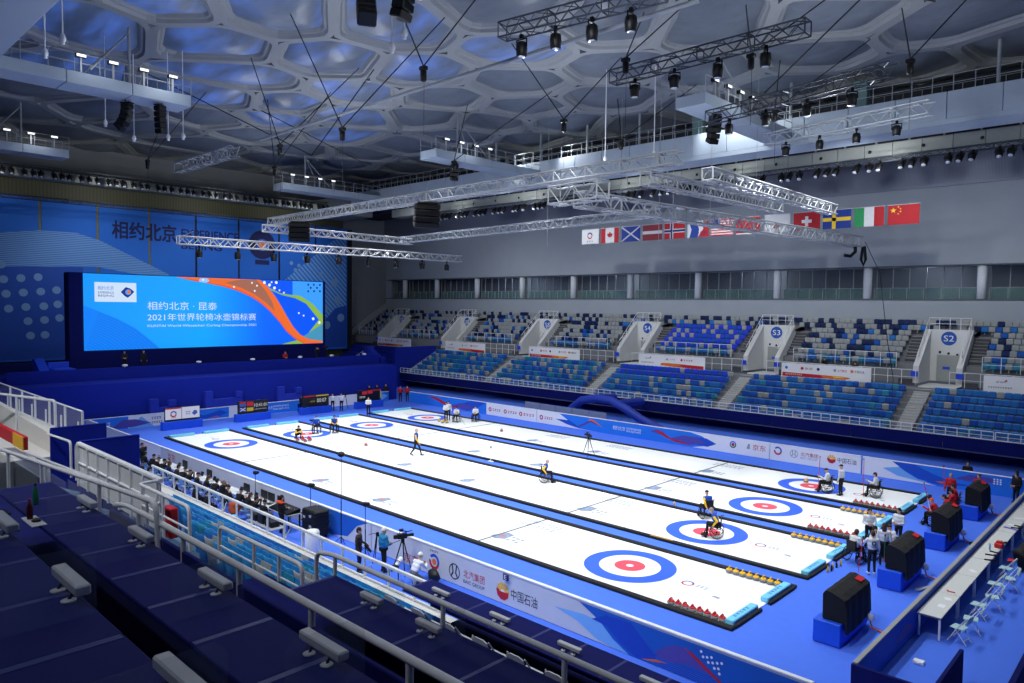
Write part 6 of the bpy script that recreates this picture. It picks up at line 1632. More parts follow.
# chain hoists with V slings
def hoist(apex, legs, label):
    ax, ay, az = apex
    t = thing('chain_hoist', label, 'hoist', (ax, ay, az-.9), group='chain hoists under the roof')
    for lx, ly in legs:
        g = MB(); g.tube([(ax, ay, az), (lx, ly, 27.95)], .035, 5); g.build('sling', M_blk, t)
    g = MB(); g.box(ax-.2, ax+.2, ay-.14, ay+.14, az-.2, az, c=.03); g.build('hoist_hook_block', M_blk, t)
    g = MB(); g.lathe([(.09, -.75), (.15, -.7), (.16, -.24), (.09, -.2)], (ax, ay, az), 12); g.build('motor_body', M_blk, t)
    g = MB(); g.cyl((ax+.05, ay, az-3.4), (ax+.05, ay, az-.7), .012, 4); g.build('chain', M_dk, t)
HP = [((5.3, -.8, 22.0), [(-.3, 1.5), (6.8, 3.3)]), ((-3.0, 0.0, 20.5), [(-7.2, -1.0), (-1.0, 6.0)]), ((5.3, 10.0, 21.5), [(-1.0, 12.0), (3.0, 19.0)]),
      ((12.5, 6.0, 22.5), [(8.5, 13.5), (14, 12)]), ((17.3, 9.5, 22.5), [(13.5, 16.5), (19.5, 17)]), ((22.6, 15.6, 22.6), [(20, 23), (25.5, 20.0)]), ((-12.0, 1.0, 21.0), [(-17, 1.5), (-13, 8)]),
      ((-9, 14, 21.5), [(-14, 20), (-6, 22)]), ((-22, 6, 21.5), [(-26, 7.5), (-20, 10)]), ((13.2, 21.5, 23), [(11, 27), (17, 27)]), ((-30, -1, 22), [(-33, 2), (-28, 3)]), ((1.0, 22, 23), [(-3, 27), (4, 28)])]
for i, (ap, lg) in enumerate(HP): hoist(ap, lg, 'black chain hoist on V slings, %s' % ['at the top centre under the ceiling', 'left of the top centre of the ceiling', 'below the centre of the ceiling', 'on the upper right dark truss, left part', 'on the upper right dark truss, right part', 'far right below the ceiling', 'left part of the ceiling', 'in front of the middle stub catwalk', 'upper left near the short bright truss', 'in front of the right stub catwalk', 'farthest left below the ceiling', 'left of the right stub catwalk'][i])
# cross slings without hoist, long pipe
for i, (a, b) in enumerate([((-26, -3, 28), (-18, 7, 22)), ((-18, 7, 22), (-12.5, 9, 28)), ((-30, 9, 28), (-20, 14, 22.4)), ((13, 8, 28), (25, 10, 23)), ((24, 14, 28), (15.0, 16.0, 22.5))]):
    g = MB(); g.tube([a, b], .04, 5); tag(g.build('steel_sling', M_blk), 'dark steel sling crossing below the ceiling, %s' % ['leftmost', 'second from the left', 'third from the left', 'upper right', 'right of the upper right truss'][i], 'sling', 'dark slings below the ceiling')
g = MB(); g.tube([(-16.0, 1.66, 22), (19.15, 1.32, 22)], .1, 10); tag(g.build('suspended_pipe', M_steel), 'long straight grey pipe sloping across the upper middle of the ceiling', 'pipe')
# vertical rods with ball ends
for i, (x, y, z) in enumerate([(-6.9, -13.9, 22), (-4.1, -13.9, 22), (6.1, -3.3, 22), (7.9, -4.0, 22), (9.1, -4.1, 23.3), (-22.8, -4.5, 22), (-20.5, -3.0, 22), (-19.4, -2.4, 22), (-19.5, -7.4, 22), (3.6, 22.5, 21.6), (1.0, 20, 21.2)]):
    t = thing('hanging_sensor', 'white rod with a ball end hanging from the ceiling, %s' % ['upper left corner, left one', 'upper left corner, right one', 'top centre, left one', 'top centre, longest', 'top centre, right one', 'left, lowest', 'left, below the stub', 'left, right of the stub', 'far left', 'before the right stub catwalk, left', 'middle before the main catwalk'][i], 'hanging sensor', (x, y, z), group='white hanging rods')
    g = MB(); g.cyl((x, y, z+.25), (x, y, 28), .035, 6); g.build('rod', M_white, t)
    g = MB(); g.lathe([(.04, .3), (.1, .22), (.15, .06), (.12, -.05), (.08, -.08), (.1, -.17), (.03, -.2)], (x, y, z), 12); g.build('ball_end', M_white, t)
for i, (x, y) in enumerate([(4.4, 24.0), (2.2, 25.6), (-2.5, 27), (7.2, 24.5), (9.7, 26.5), (-8, 24)]):
    g = MB(); g.cyl((x, y, 15.5), (x, y, 28), .02, 5); tag(g.build('thin_steel_wire', M_steel), 'thin vertical wire hanging from the ceiling before the main catwalk, %s' % nth(i+1), 'wire', 'thin vertical wires')
# line array speakers
def line_array(label, top, n, dx, rz, w=.9, ct=27.9):
    t = thing('line_array_speaker', label, 'speaker', top, rz, group='hanging line array speakers')
    M0 = Matrix.Translation(top) @ Matrix.Rotation(rz, 4, 'Z')
    p = Vector((0, 0, 0)); a = 0.
    for i in range(n):
        M = M0 @ Matrix.Translation(p) @ Matrix.Rotation(a, 4, 'Y')
        g = MB(); g.box(-.32, .32, -w/2, w/2, -.34, -.01, c=.05, M=M); c = g.build('speaker_box', M_blk, t)
        g = MB(); g.box(.315, .33, -w*.45, w*.45, -.31, -.04, c=.01, M=M); g.build('grille', M_dk, c)
        p = p+Matrix.Rotation(a, 3, 'Y') @ Vector((0, 0, -.36)); a += dx
    g = MB(); g.box(-.4, .4, -w*.4, w*.4, .0, .07, c=.02, M=M0); g.build('flying_frame', M_dk, t)
    for s in (-1, 1):
        g = MB(); q = M0 @ Vector((0, s*w*.3, .05)); g.tube([q, (q.x, q.y, ct)], .03, 5); g.build('chain', M_dk, t)
line_array('black curved line array speaker at the top centre, left one', (7.0, -5.4, 24.4), 7, .13, R(150), .8)
line_array('black line array speaker at the top centre, right one', (8.9, -4.8, 23.6), 4, .1, R(20), .8)
line_array('black line array speaker under the upper left stub catwalk, left one', (-17.9, -6.6, 23.2), 5, .2, R(35), .5, 23.4)
line_array('black line array speaker under the upper left stub catwalk, right one', (-16.9, -4.9, 23.2), 5, .03, R(-60), .5, 23.4)
line_array('black cluster of speakers at the left end of the longest bright truss', (-17.5, 5.6, 16.55), 4, .12, R(-30), 1.6, 16.7)
line_array('black cluster of speakers in the middle of the longest bright truss', (-1.6, 5.2, 16.55), 4, .12, R(-30), 1.6, 16.7)
line_array('black line array speaker under the right stub catwalk', (9.2, 21.2, 23.2), 5, .12, R(-30), .7, 23.4)
line_array('black line array speaker under the middle stub catwalk', (-16.8, 21.0, 23.2), 4, .1, R(-30), .7, 23.4)
g = MB(); g.tube([(16.0, 28.6, 14.8), (16.0, 28.6, 14.3), (15.8, 28.3, 14.0), (15.5, 28.0, 14.05)], .12, 8); tag(g.build('robotic_camera', M_blk), 'black robotic camera hanging under the right end of the big bright truss', 'camera')
g = MB(); g.tube([(16.3, 29.2, 14.7), (16.2, 29.2, 13.8), (16.35, 29.3, 13.4), (16.5, 29.2, 13.8), (16.4, 29.2, 14.7)], .1, 8); tag(g.build('cable_coil', M_dk), 'dark coil of cable hanging at the right end of the big bright truss', 'cable')
g = MB(); g.tube([(16.4, 29.3, 15.0), (16.6, 32, 13), (16.7, 34, 8), (16.9, 35, 5.2), (17.0, 34.6, 3.4)], .025, 5); tag(g.build('long_cable', M_blk), 'long black cable dropping from the big truss into the far stand seats', 'cable')
g = MB(); g.lathe([(.1, 0), (.14, .1), (.1, .2)], (13.2, 10.0, 16.3), 10); tag(g.build('yellow_beacon', M_yel), 'small yellow round beacon on the bright trusses before the flags', 'beacon')
g = MB(); g.tube([(-38, 6.0, 17.2), (-23.0, -1.3, 15.2)], .02, 5); tag(g.build('guy_wire', M_alu), 'thin pale wire from the end wall to the truss left of the screen', 'wire')

# ------------------------------------------------------------------ flags
FLM = {'w': mat('flag_white', (182, 185, 192), .75), 'r': mat('flag_red', (148, 16, 30), .75), 'b': mat('flag_blue', (22, 50, 130), .75), 'y': mat('flag_yellow', (215, 180, 40), .75), 'm': mat('flag_maroon', (115, 40, 50), .75), 'g': mat('flag_green', (30, 125, 75), .75), 'n': mat('flag_navy', (30, 40, 100), .75)}
def star(cx, cz, r, a0=PI/2):
    return [(cx+(r if i % 2 == 0 else r*.4)*math.cos(a0+PI*i/5), cz+(r if i % 2 == 0 else r*.4)*math.sin(a0+PI*i/5)) for i in range(10)]
def flag(x0, x1, label, base, art):
    t = thing('hanging_flag', label, 'flag', ((x0+x1)/2, 38, 17.0), group='row of flags before the far wall')
    g = MB(); g.box(x0, x1, 37.99, 38.02, 17.0, 18.52, c=.004); g.build('flag_cloth', FLM[base], t)
    g = MB(); g.tube([(x0-.05, 38.0, 18.54), (x1+.05, 38.0, 18.54)], .03, 6); g.build('rod', M_alu, t)
    w = x1-x0; h = 1.52
    pr = Print(Plane((x0, 37.99, 17.0), (1, 0, 0), (0, 0, 1), (0, -1, 0)))
    art(pr, w, h); pr.build('flag_pattern', t)
def F_wcf(p, w, h): p.ring(w*.48, h*.58, .22, .34, FLM['n'], .006, a0=0, a1=PI*.95); p.ring(w*.48, h*.58, .22, .34, FLM['r'], .006, a0=PI, a1=PI*1.95); p.smudge(w*.3, h*.12, w*.4, .16, FLM['n'], 3, .006)
def F_can(p, w, h):
    p.poly(rect(0, w*.25, 0, h), FLM['r'], .006); p.poly(rect(w*.75, w, 0, h), FLM['r'], .006)
    L = [(0, -.42), (.03, -.18), (.3, -.22), (.26, -.12), (.46, .06), (.38, .1), (.42, .26), (.26, .24), (.22, .32), (.1, .18), (.15, .42), (.07, .38), (0, .52)]
    L = L+[(-x, z) for x, z in L[::-1][1:-1]]
    p.poly([(w*.5+x*.8, h*.5+z*.8) for x, z in L], FLM['r'], .006)
def F_sco(p, w, h):
    for a, b in (((0, 0), (w, h)), ((0, h), (w, 0))):
        d = Vector((b[0]-a[0], b[1]-a[1])).normalized(); n = Vector((-d.y, d.x))*.13
        p.poly([(max(0, min(w, q[0])), max(0, min(h, q[1]))) for q in ((a[0]+n.x, a[1]+n.y), (a[0]-n.x, a[1]-n.y), (b[0]-n.x, b[1]-n.y), (b[0]+n.x, b[1]+n.y))], FLM['w'], .006)
def F_lat(p, w, h): p.poly(rect(0, w, h*.4, h*.6), FLM['w'], .006)
def cross(p, w, h, cx, m, t, d): p.poly(rect(cx-t, cx+t, 0, h), m, d); p.poly(rect(0, w, h/2-t, h/2+t), m, d)
def F_nor(p, w, h): cross(p, w, h, w*.36, FLM['w'], .19, .006); cross(p, w, h, w*.36, FLM['n'], .1, .010)
def F_tri(p, w, h):
    p.poly([(w*.1, 0), (w*.5, 0), (w*.55, h*.5), (w*.42, h), (w*.05, h), (w*.2, h*.5)], FLM['b'], .006); p.poly([(w*.5, 0), (w, 0), (w, h), (w*.72, h), (w*.75, h*.5)], FLM['r'], .006); p.poly([(0, 0), (w*.1, 0), (w*.2, h*.5), (w*.05, h), (0, h)], FLM['w'], .007); p.text('RCF', w*.45, h*.15, .32, FLM['n'], w=w*.42, d=.012)
def F_usa(p, w, h):
    for i in range(7): p.poly(rect(0, w, h*(2*i)/13, h*(2*i+1)/13), FLM['r'], .006)
    p.poly(rect(0, w*.42, h*6/13, h), FLM['n'], .008)
    for i in range(5):
        for j in range(6): p.poly(star(w*(.035+.07*j), h*(.52+.1*i), .035), FLM['w'], .010)
def F_red(p, w, h): p.poly(rect(0, w, 0, h*.08), FLM['w'], .006)
def F_dot(p, w, h): p.poly(circ(w*.45, h*.4, .3, 20), FLM['r'], .006)
def F_sui(p, w, h): p.poly(rect(w*.5-.13, w*.5+.13, h*.5-.42, h*.5+.42), FLM['w'], .006); p.poly(rect(w*.5-.42, w*.5+.42, h*.5-.13, h*.5+.13), FLM['w'], .007)
def F_swe(p, w, h): cross(p, w, h, w*.4, FLM['y'], .15, .006)
def F_ita(p, w, h): p.poly(rect(0, w/3, 0, h), FLM['g'], .006); p.poly(rect(w*2/3, w, 0, h), FLM['r'], .006)
def F_chn(p, w, h):
    p.poly(star(w*.17, h*.73, .24), FLM['y'], .006)
    for x, z in ((.33, .9), (.4, .8), (.4, .66), (.33, .55)): p.poly(star(w*x, h*z, .08, .6), FLM['y'], .006)
FL = [(-15.21, 'w', F_wcf, 'leftmost flag of the row, white with a ring emblem'), (-12.65, 'w', F_can, 'white flag with red sides and a maple leaf'), (-10.05, 'b', F_sco, 'blue flag with a white diagonal cross'), (-7.5, 'm', F_lat, 'maroon flag with a white middle stripe'),
      (-4.99, 'r', F_nor, 'red flag with a white and blue cross'), (-2.46, 'w', F_tri, 'white, blue and red swept flag with lettering'), (.0, 'w', F_usa, 'flag with red and white stripes and a starred blue corner'), (2.5, 'r', F_red, 'red flag half hidden behind the big truss'),
      (5.2, 'w', F_dot, 'white flag with red disc behind the trusses'), (7.75, 'r', F_sui, 'red flag with a short white cross'), (10.22, 'b', F_swe, 'blue flag with a yellow cross'), (12.72, 'w', F_ita, 'green, white and red flag'), (15.23, 'r', F_chn, 'rightmost flag of the row, red with yellow stars')]
for x, b, a, lb in FL: flag(x, x+2.24, lb+', hanging before the far wall', b, a)
# ------------------------------------------------------------------ near stand (below the camera)
M_nconc = mat('light_grey_floor', (150, 154, 158), .8, var=.08)
M_fascia = mat('white_parapet_paint', (215, 214, 208), .7, var=.05)
NY0, NZ0, NR = -11.75, 1.45, 4
mb = MB()
prof = [(-11.4, 0), (-11.4, 1.5), (NY0, 1.5)]
for k in range(NR): prof += [(NY0-1.3*k, NZ0+.68*k), (NY0-1.3*(k+1), NZ0+.68*k)]
prof += [(-17.6, 4.6), (-20.0, 4.6), (-20.0, 0)]
mb.prism(prof, lambda y, z, d: (d, y, z), 3.2, 20.4)
mb2 = MB(); mb2.box(-30, 3.2, -36, -17.7, 0, 4.4, c=.02); mb2.box(3.2, 46, -20.0, -17.6, 0, 4.6, c=.02); struct(mb2.build('tribune_near_cross_aisle', M_nconc))
struct(mb.build('tribune_near_lower_tier', mat('blue_grey_step_paint', (84, 112, 140), .8)))
mb = MB(); mb.box(-2, 20.4, -11.5, -11.2, 0, 1.78, c=.02); mb.box(-2, 20.4, -11.62, -11.15, 1.74, 1.98, c=.03)
struct(mb.build('trim_40', M_fascia))
# platforms of the press tribune
mb = MB()
mb.prism([(-11.9, 0), (-11.9, 2.5), (-13.1, 2.5), (-13.1, 2.62), (-14.9, 2.62), (-14.9, 3.3), (-17.0, 3.3), (-17.0, 4.9), (-17.05, 4.9), (-17.05, 5.0), (-19.0, 5.0), (-19.0, 0)], lambda y, z, d: (d, y, z), 20.4, 46)
struct(mb.build('tribune_press_platform', M_navy2))
mb = MB(); mb.prism([(-20.0, 0), (-20.0, 6.6), (-22.0, 6.6), (-22.0, 7.3), (-26, 7.3), (-26, 0)], lambda y, z, d: (d, y, z), 17.0, 46)
struct(mb.build('tribune_press_upper_platform', M_navy2))
# near seats --------------------------------------------------------------
WORDS = ['first row from the white ledge', 'second row from the white ledge', 'third row from the white ledge', 'fourth row from the white ledge', 'fifth row from the white ledge', 'sixth row from the white ledge', 'seventh row from the white ledge']
for k in range(NR):
    y = NY0-1.3*k-.45; z = NZ0+.68*k
    x0 = 3.4+11.6*k/3.
    nn = 0; x = 20.0
    while x > x0:
        q = rng.random(); nn += 1
        col = 'w' if q < (.10 if k < 3 else .28) else 'b' if q < .35 else 't' if q < .45 else 'c'
        o, _ = seat_obj(col, 1); o.location = (x, y, z-.25); o.scale = (1.08, 1.2, 1.6)
        tag(o, '%s seat, near stand, %s, %s from stair gap' % (SEATN[col], WORDS[k], nth(nn)), 'seat', 'folding seats of the near stand')
        x -= .5
for i, (x, y, z) in enumerate([(17.0, -16.0, 3.5), (19.2, -16.05, 3.5)]):
    mb = MB(); seat_geo(mb, x, y, z, 1, open_pan=True)
    tag(mb.build('open_stadium_chair', SEATC['w']), 'white seat folded open near the grey hand rail, %s of two' % ['left', 'right'][i], 'seat', 'open white seats')
# rails -------------------------------------------------------------------
M_tube = mat('grey_painted_tube', (206, 209, 212), .5, 0)
p0, p1 = (-1.5, -11.25, 2.72), (18.9, -11.25, 2.66)
t = thing('near_front_rail', 'white rail along the front ledge of the near stand', 'railing', (9, -11.25, 1.95))
g = MB(); g.bar(p0, p1, .09, .09); g.build('top_rail', M_white, t)
g = MB(); g.bar((p0[0], p0[1], 2.05), (p1[0], p1[1], 2.05), .05, .05); g.build('bottom_rail', M_white, t)
for i in range(18):
    x = -1.4+1.2*i
    if x > 18.9: break
    g = MB(); g.box(x-.03, x+.03, -11.28, -11.22, 1.97, 2.7, c=.006); g.build('post', M_white, t)
    if i % 4 == 2:
        g = MB(); g.tube([(x, -11.25, 2.05), (x+.35, -11.25, 2.5)], .02, 5); g.build('brace', M_white, t)
def bent_rail(name, label, path, posts, r, base, m=None, glass=None):
    t = thing(name, label, 'railing', (path[0][0], path[0][1], base))
    pts = [Vector(p) for p in path]; out = [pts[0]]
    for i in range(1, len(pts)-1):      # rounded corners
        a = (pts[i-1]-pts[i]); b = (pts[i+1]-pts[i]); k = min(.18, a.length*.45, b.length*.45); a.normalize(); b.normalize()
        for s in range(5):
            f = s/4; q = pts[i]+a*(k*(1-f)**2)+b*(k*f**2); out.append(q)
    out.append(pts[-1])
    g = MB(); g.tube(out, r, 10); g.build('tube', m or M_tube, t)
    for p in posts:
        g = MB(); g.cyl((p[0], p[1], base if len(p) < 4 else p[3]), (p[0], p[1], p[2]), r*.85, 8); g.build('post', m or M_tube, t)
    if glass:
        for i, (a, b, z0, z1, y) in enumerate(glass):
            g = MB(); g.box(a, b, y-.006, y+.006, z0, z1, c=.002); g.build('glass_panel', M_gp, t)
    return t
M_gp = mat('clear_panel', (215, 225, 235), .04, alpha=.10, var=0)
# rail B : in front of the upper press desks ; rail A slopes down to the left
bent_rail('press_tribune_rail', 'thick grey tube rail in front of the upper press desks, lower right of the picture', [(21.2, -20.0, 7.1), (21.7, -20.0, 7.2), (31, -20.0, 7.22)], [(22.2+1.6*i, -20.0, 7.2) for i in range(6)], .043, 6.0)
bent_rail('stair_hand_rail', 'grey tube hand rail sloping down to the left, lower left of the picture', [(13.0, -20.05, 6.86), (21.6, -20.05, 7.42), (23.0, -20.05, 7.5), (23.1, -20.05, 6.7)], [(14.5, -20.05, 6.93), (17.2, -20.05, 7.1), (20.6, -20.05, 7.33)], .04, 4.6, glass=[(13.2+1.9*i, 13.2+1.9*i+1.8, 5.2, 6.9+.07*i, -20.05) for i in range(5)])
bent_rail('inner_hand_rail', 'thinner grey hand rail just above the sloping one, lower left of the picture', [(13.9, -19.6, 6.8), (15.2, -19.6, 6.86), (21.5, -19.6, 7.15)], [(15.6, -19.6, 6.9), (21.4, -19.6, 7.13)], .028, 4.6)
g = MB(); g.box(21.0, 31, -20.03, -19.97, 5.6, 7.0, c=.01); g.box(17.4, 21.0, -20.03, -19.97, 5.6, 6.5, c=.01)
tag(g.build('modesty_panel', M_navy2), 'dark navy panel below the thick grey tube rail', 'panel')
# rail C / D
bent_rail('press_tribune_rail', 'grey tube rail beyond the middle press desks, with a rounded left end', [(22.15, -17.0, 4.9), (22.15, -17.0, 5.86), (22.7, -17.0, 5.94), (31.0, -17.0, 5.95)], [(22.75, -17.0, 5.93), (25.6, -17.0, 5.94), (27.9, -17.0, 5.94), (29.6, -17.0, 5.94)], .042, 4.9)
bent_rail('seat_block_rail', 'grey tube rail among the blue near seats, with rounded ends', [(18.35, -17.05, 4.7), (18.35, -17.05, 5.5), (21.75, -17.05, 5.52), (21.75, -17.05, 4.7)], [(19.9, -17.05, 5.51), (20.9, -17.05, 5.51)], .042, 4.5)
g = MB(); g.tube([(18.4, -17.05, 5.08), (21.7, -17.05, 5.08)], .02, 6); tag(g.build('lower_seat_rail', M_tube), 'thin lower bar under the rail among the blue near seats', 'railing')
# balustrade of the cross aisle (solid white panels with posts)
t = thing('balustrade', 'white panelled balustrade with posts beside the navy side walls', 'balustrade', (11.5, -17.1, 4.6))
g = MB(); g.box(8.55, 15.0, -17.03, -16.99, 4.6, 5.82, c=.01); g.build('panel', mat('perforated_white_panel', (205, 208, 212), .6, var=.05), t)
g = MB(); g.box(8.5, 15.05, -17.08, -16.95, 5.86, 5.96, c=.02); g.build('top_rail', M_white, t)
g = MB(); g.box(8.5, 15.05, -17.07, -17.02, 5.3, 5.36, c=.01); g.build('mid_rail', M_white, t)
for i in range(8):
    x = 8.6+.9*i; g = MB(); g.box(x-.035, x+.035, -17.09, -17.01, 4.6, 5.88, c=.008); g.build('post', M_white, t)
bent_rail('aisle_end_rail', 'white rail returning at the right end of the panelled balustrade', [(15.0, -17.0, 5.9), (15.05, -17.5, 5.9), (15.3, -17.55, 5.92), (18.0, -17.55, 5.94), (18.05, -17.55, 5.0)], [(15.3, -17.55, 5.9), (16.6, -17.55, 5.93)], .04, 4.6, M_white)
g = MB(); g.tube([(15.3, -17.55, 5.45), (18.0, -17.55, 5.45)], .025, 6); tag(g.build('lower_aisle_rail', M_white), 'lower white bar at the right end of the panelled balustrade', 'railing')
for i, x in enumerate([7.05, 8.2]):
    bent_rail('gate_rail', 'white looped gate rail left of the panelled balustrade, %s' % ['left one', 'right one'][i], [(x, -17.0, 4.7), (x, -17.0, 5.84), (x+.75, -17.0, 5.9), (x+.75, -17.0, 4.7)] if i else [(x-2.0, -17.0, 5.75), (x+.6, -17.0, 5.84), (x+.62, -17.0, 4.7)], [], .04, 4.6, M_white)
# left upper rail with glass
t = thing('glass_rail', 'white rail with glass panels at the left edge below the end stage', 'railing', (-5, -15.0, 4.85))
g = MB(); g.tube([(-13, -15.0, 5.97), (1.8, -15.0, 5.96)], .035, 6); g.build('top_rail', M_white, t)
for i in range(6):
    x = 1.75-2.3*i; g = MB(); g.box(x-.035, x+.035, -15.04, -14.96, 4.8, 5.96, c=.01); g.build('post', M_white, t)
    g = MB(); g.box(x-.6, x-.54, -15.03, -14.97, 4.8, 5.5, c=.01); g.build('short_post', M_white, t)
    g = MB(); g.box(x-2.2, x-.08, -15.01, -14.99, 4.95, 5.9, c=.004); g.build('glass_panel', M_gp, t)
mb = MB(); mb.box(-13, 3.2, -16.0, -14.8, 0, 4.82, c=.02); mb.box(-12, 3.2, -17.6, -16.0, 0, 4.62, c=.02); mb.prism([(-12, 4.6), (-12, 5.87), (-5.87, 5.64), (2.6, 5.33), (2.6, 4.6)], lambda x, z, d: (x, d, z), -16.3, -16.1)
struct(mb.build('wall_near_vomitory', M_fascia))
bent_rail('corner_rail', 'white corner rail crossing at the left edge of the picture', [(-6, -17.5, 6.35), (2.0, -16.0, 6.50), (2.05, -16.0, 4.8)], [(-1.0, -16.6, 6.43)], .05, 4.6, M_white)
g = MB(); g.box(.5, 5.2, -17.75, -17.6, 5.3, 5.75, c=.02); s = g.build('red_sign_board', M_red)
tag(s, 'red sign board with a yellow end at the left edge of the picture', 'sign')
g = MB(); g.box(3.9, 5.25, -17.77, -17.74, 5.3, 5.75, c=.004); g.build('yellow_end', M_print_y, s)
g = MB(); g.box(15.6, 16.05, -17.2, -17.0, 4.7, 5.42, c=.02); c = g.build('red_cabinet', M_red); tag(c, 'red fire cabinet at the end of the balustrade, below the rail', 'cabinet')
g = MB(); g.box(15.64, 16.01, -17.22, -17.2, 4.75, 5.37, c=.005); g.build('cabinet_door', M_print_r, c)
g = MB(); g.box(17.9, 18.1, -16.3, -16.1, 4.4, 5.3); 
# navy side walls at the far end of the press floor
for i, (x, y0, y1, z) in enumerate([(8.4, -16.95, -15.2, 5.92), (5.2, -16.95, -15.2, 5.92)]):
    g = MB(); g.prism([(y0, 4.0), (y0, z), (y1, z), (y1, 3.2)], lambda y, zz, d: (d, y, zz), x-.1, x); g.box(x-.115, x+.015, y0, y1, z, z+.035, c=.008)
    tag(g.build('navy_side_wall', M_navy), 'plain navy cloth covered side wall of the near stair shaft, %s one' % ['nearer', 'farther'][i], 'board')
# ------------------------------------------------------------------ press desks of the tribune
M_cloth = mat('navy_desk_cloth', (9, 17, 88), .8, var=.08, scale=1.5, spec=.2)
M_seam = mat('clear_tape', (36, 44, 112), .5)
M_lamp = mat('grey_desk_lamp', (172, 176, 180), .5)
M_acr = mat('acrylic_divider', (215, 225, 240), .05, alpha=.07, var=0)
def desk(row, label, x0, x1, y0, y1, z, last=False):
    t = thing('tribune_desk', label, 'desk', ((x0+x1)/2, (y0+y1)/2, z-.75), group='cloth covered desks of the press tribune')
    g = MB(); g.box(x0, x1-.004, y0, y1, z-.05, z, c=.01); g.build('desktop', M_cloth, t)
    g = MB(); g.box(x0, x1-.004, y1-.05, y1, z-.7, z-.05, c=.01); g.build('front_cloth', M_navy2, t)
    g = MB(); g.box(x0, x0+.07, y0+.02, y1-.02, z, z+.003, c=.0005); g.build('seam_tape', M_seam, t)
def desk_lamp(label, x, y, z, L=.62):
    t = thing('desk_lamp', label, 'lamp', (x, y, z), group='bar lamps on the tribune desks')
    for s in (-1, 1):
        g = MB(); g.lathe([(.05, 0), (.052, .012), (.025, .02)], (x+s*.13, y-.04, z), 12); g.build('foot', M_lamp, t)
        g = MB(); g.cyl((x+s*.13, y-.04, z+.01), (x+s*.13, y, z+.08), .012, 6); g.build('stem', M_dk, t)
    g = MB(); g.box(x-L/2, x+L/2, y-.04, y+.06, z+.075, z+.15, c=.012); b = g.build('lamp_bar', M_lamp, t)
    g = MB(); g.box(x-L/2+.03, x+L/2-.03, y-.03, y+.05, z+.068, z+.076, c=.003); g.build('diffuser', M_lampw, b)
ROWS = [('lowest', 3.27, -12.95, -12.0, [19.42+1.0*i for i in range(11)], [20.42+2*i for i in range(5)], -12.56),
        ('middle', 5.68, -18.0, -17.12, [22.95+1.35*i for i in range(6)], [24.4+1.36*i for i in range(2)], -17.42),
        ('upper', 7.45, -21.42, -20.68, [20.45+1.0*i for i in range(11)], [22.52+1.98*i for i in range(4)], -20.78),
        ('nearest', 8.17, -23.2, -22.28, [22.54+1.0*i for i in range(9)], [25.63+1.98*i for i in range(3)], -22.34)]
for nm, z, y0, y1, xs, ls, yl in ROWS:
    st_ = xs[1]-xs[0]
    for i, x in enumerate(xs): desk(nm, 'navy cloth covered desk in the %s row of the press tribune, %s from the left' % (nm, nth(i+1)), x, x+st_, y0, y1, z)
    for i, x in enumerate(ls):
        desk_lamp('grey bar lamp on two feet on the %s tribune desk row, %s from the left' % (nm, nth(i+1)), x, yl, z, .60 if nm != 'middle' else .5)
        if nm in ('upper', 'nearest', 'middle'):
            pts = [(y0+.05, z), (y1-.02, z), (y1-.02, z+.42), (y1-.08, z+.48), (y0+.12, z+.48), (y0+.05, z+.42)]
            g = MB(); g.prism(pts, lambda y, zz, d: (d, y, zz), x+.47, x+.474)
            tag(g.build('desk_divider', M_acr), 'clear acrylic divider on the %s tribune desk row, %s from the left' % (nm, nth(i+1)), 'divider', 'clear dividers on the tribune desks')
# chairs behind the lowest row
wc = folding_chair('chair', 'white chairs behind the lowest tribune desks', mat('grey_white_chair_plastic', (186, 190, 194), .5), M_alu, 'press_chair')
for i in range(9):
    o = wc if i == 0 else dup(wc)
    o.scale = (1.15, 1.15, 1.15); o.location = (20.3+.98*i, -13.6, 2.62); o.rotation_euler = (0, 0, R(-90)); o['label'] = 'white chair with rounded back behind the lowest tribune desks, %s from the left' % nth(i+1)
# bottles, can and papers on the upper desk
g = MB(); g.lathe([(.032, 0), (.036, .02), (.036, .17), (.03, .2), (.013, .25), (.013, .27)], (21.75, -21.2, 7.45), 14); b = g.build('bottle_body', mat('green_bottle_plastic', (30, 130, 80), .2, alpha=.75)) 
b.name = 'water_bottle'; tag(b, 'green plastic bottle with dark cap standing on the upper tribune desk', 'bottle')
g = MB(); g.lathe([(.016, .27), (.016, .295), (.012, .297)], (21.75, -21.2, 7.45), 12); g.build('cap', M_blk, b)
g = MB(); g.lathe([(.033, .012), (.036, .03), (.036, .17), (.02, .21), (.014, .25)], (22.55, -21.45, 7.45), 14); b = g.build('cola_bottle', mat('dark_red_bottle', (70, 20, 24), .25)); tag(b, 'dark red brown bottle standing on a grey pad on the upper tribune desk', 'bottle')
g = MB(); g.lathe([(.016, .25), (.016, .275), (.012, .277)], (22.55, -21.45, 7.45), 12); g.build('cap', M_red, b)
g = MB(); g.box(22.4, 22.95, -21.52, -21.35, 7.45, 7.462, c=.003); tag(g.build('grey_pad', M_lamp), 'grey rectangular pad under the dark bottle on the upper tribune desk', 'pad')
g = MB(); g.lathe([(.05, .012), (.055, .03), (.03, .05)], (22.72, -21.42, 7.45), 12); tag(g.build('black_mouse', M_blk), 'small black puck beside the dark bottle on the upper tribune desk', 'puck')
for i, (x, y) in enumerate([(22.0, -21.6), (22.9, -21.7)]):
    g = MB(); g.box(x-.12, x+.12, y-.04, y+.04, 7.452, 7.475, c=.006); tag(g.build('desk_gadget', M_dk), 'small dark flat gadget lying on the upper tribune desk, %s' % ['left of the dark bottle', 'nearer the camera'][i], 'gadget', 'gadgets on the upper desk')
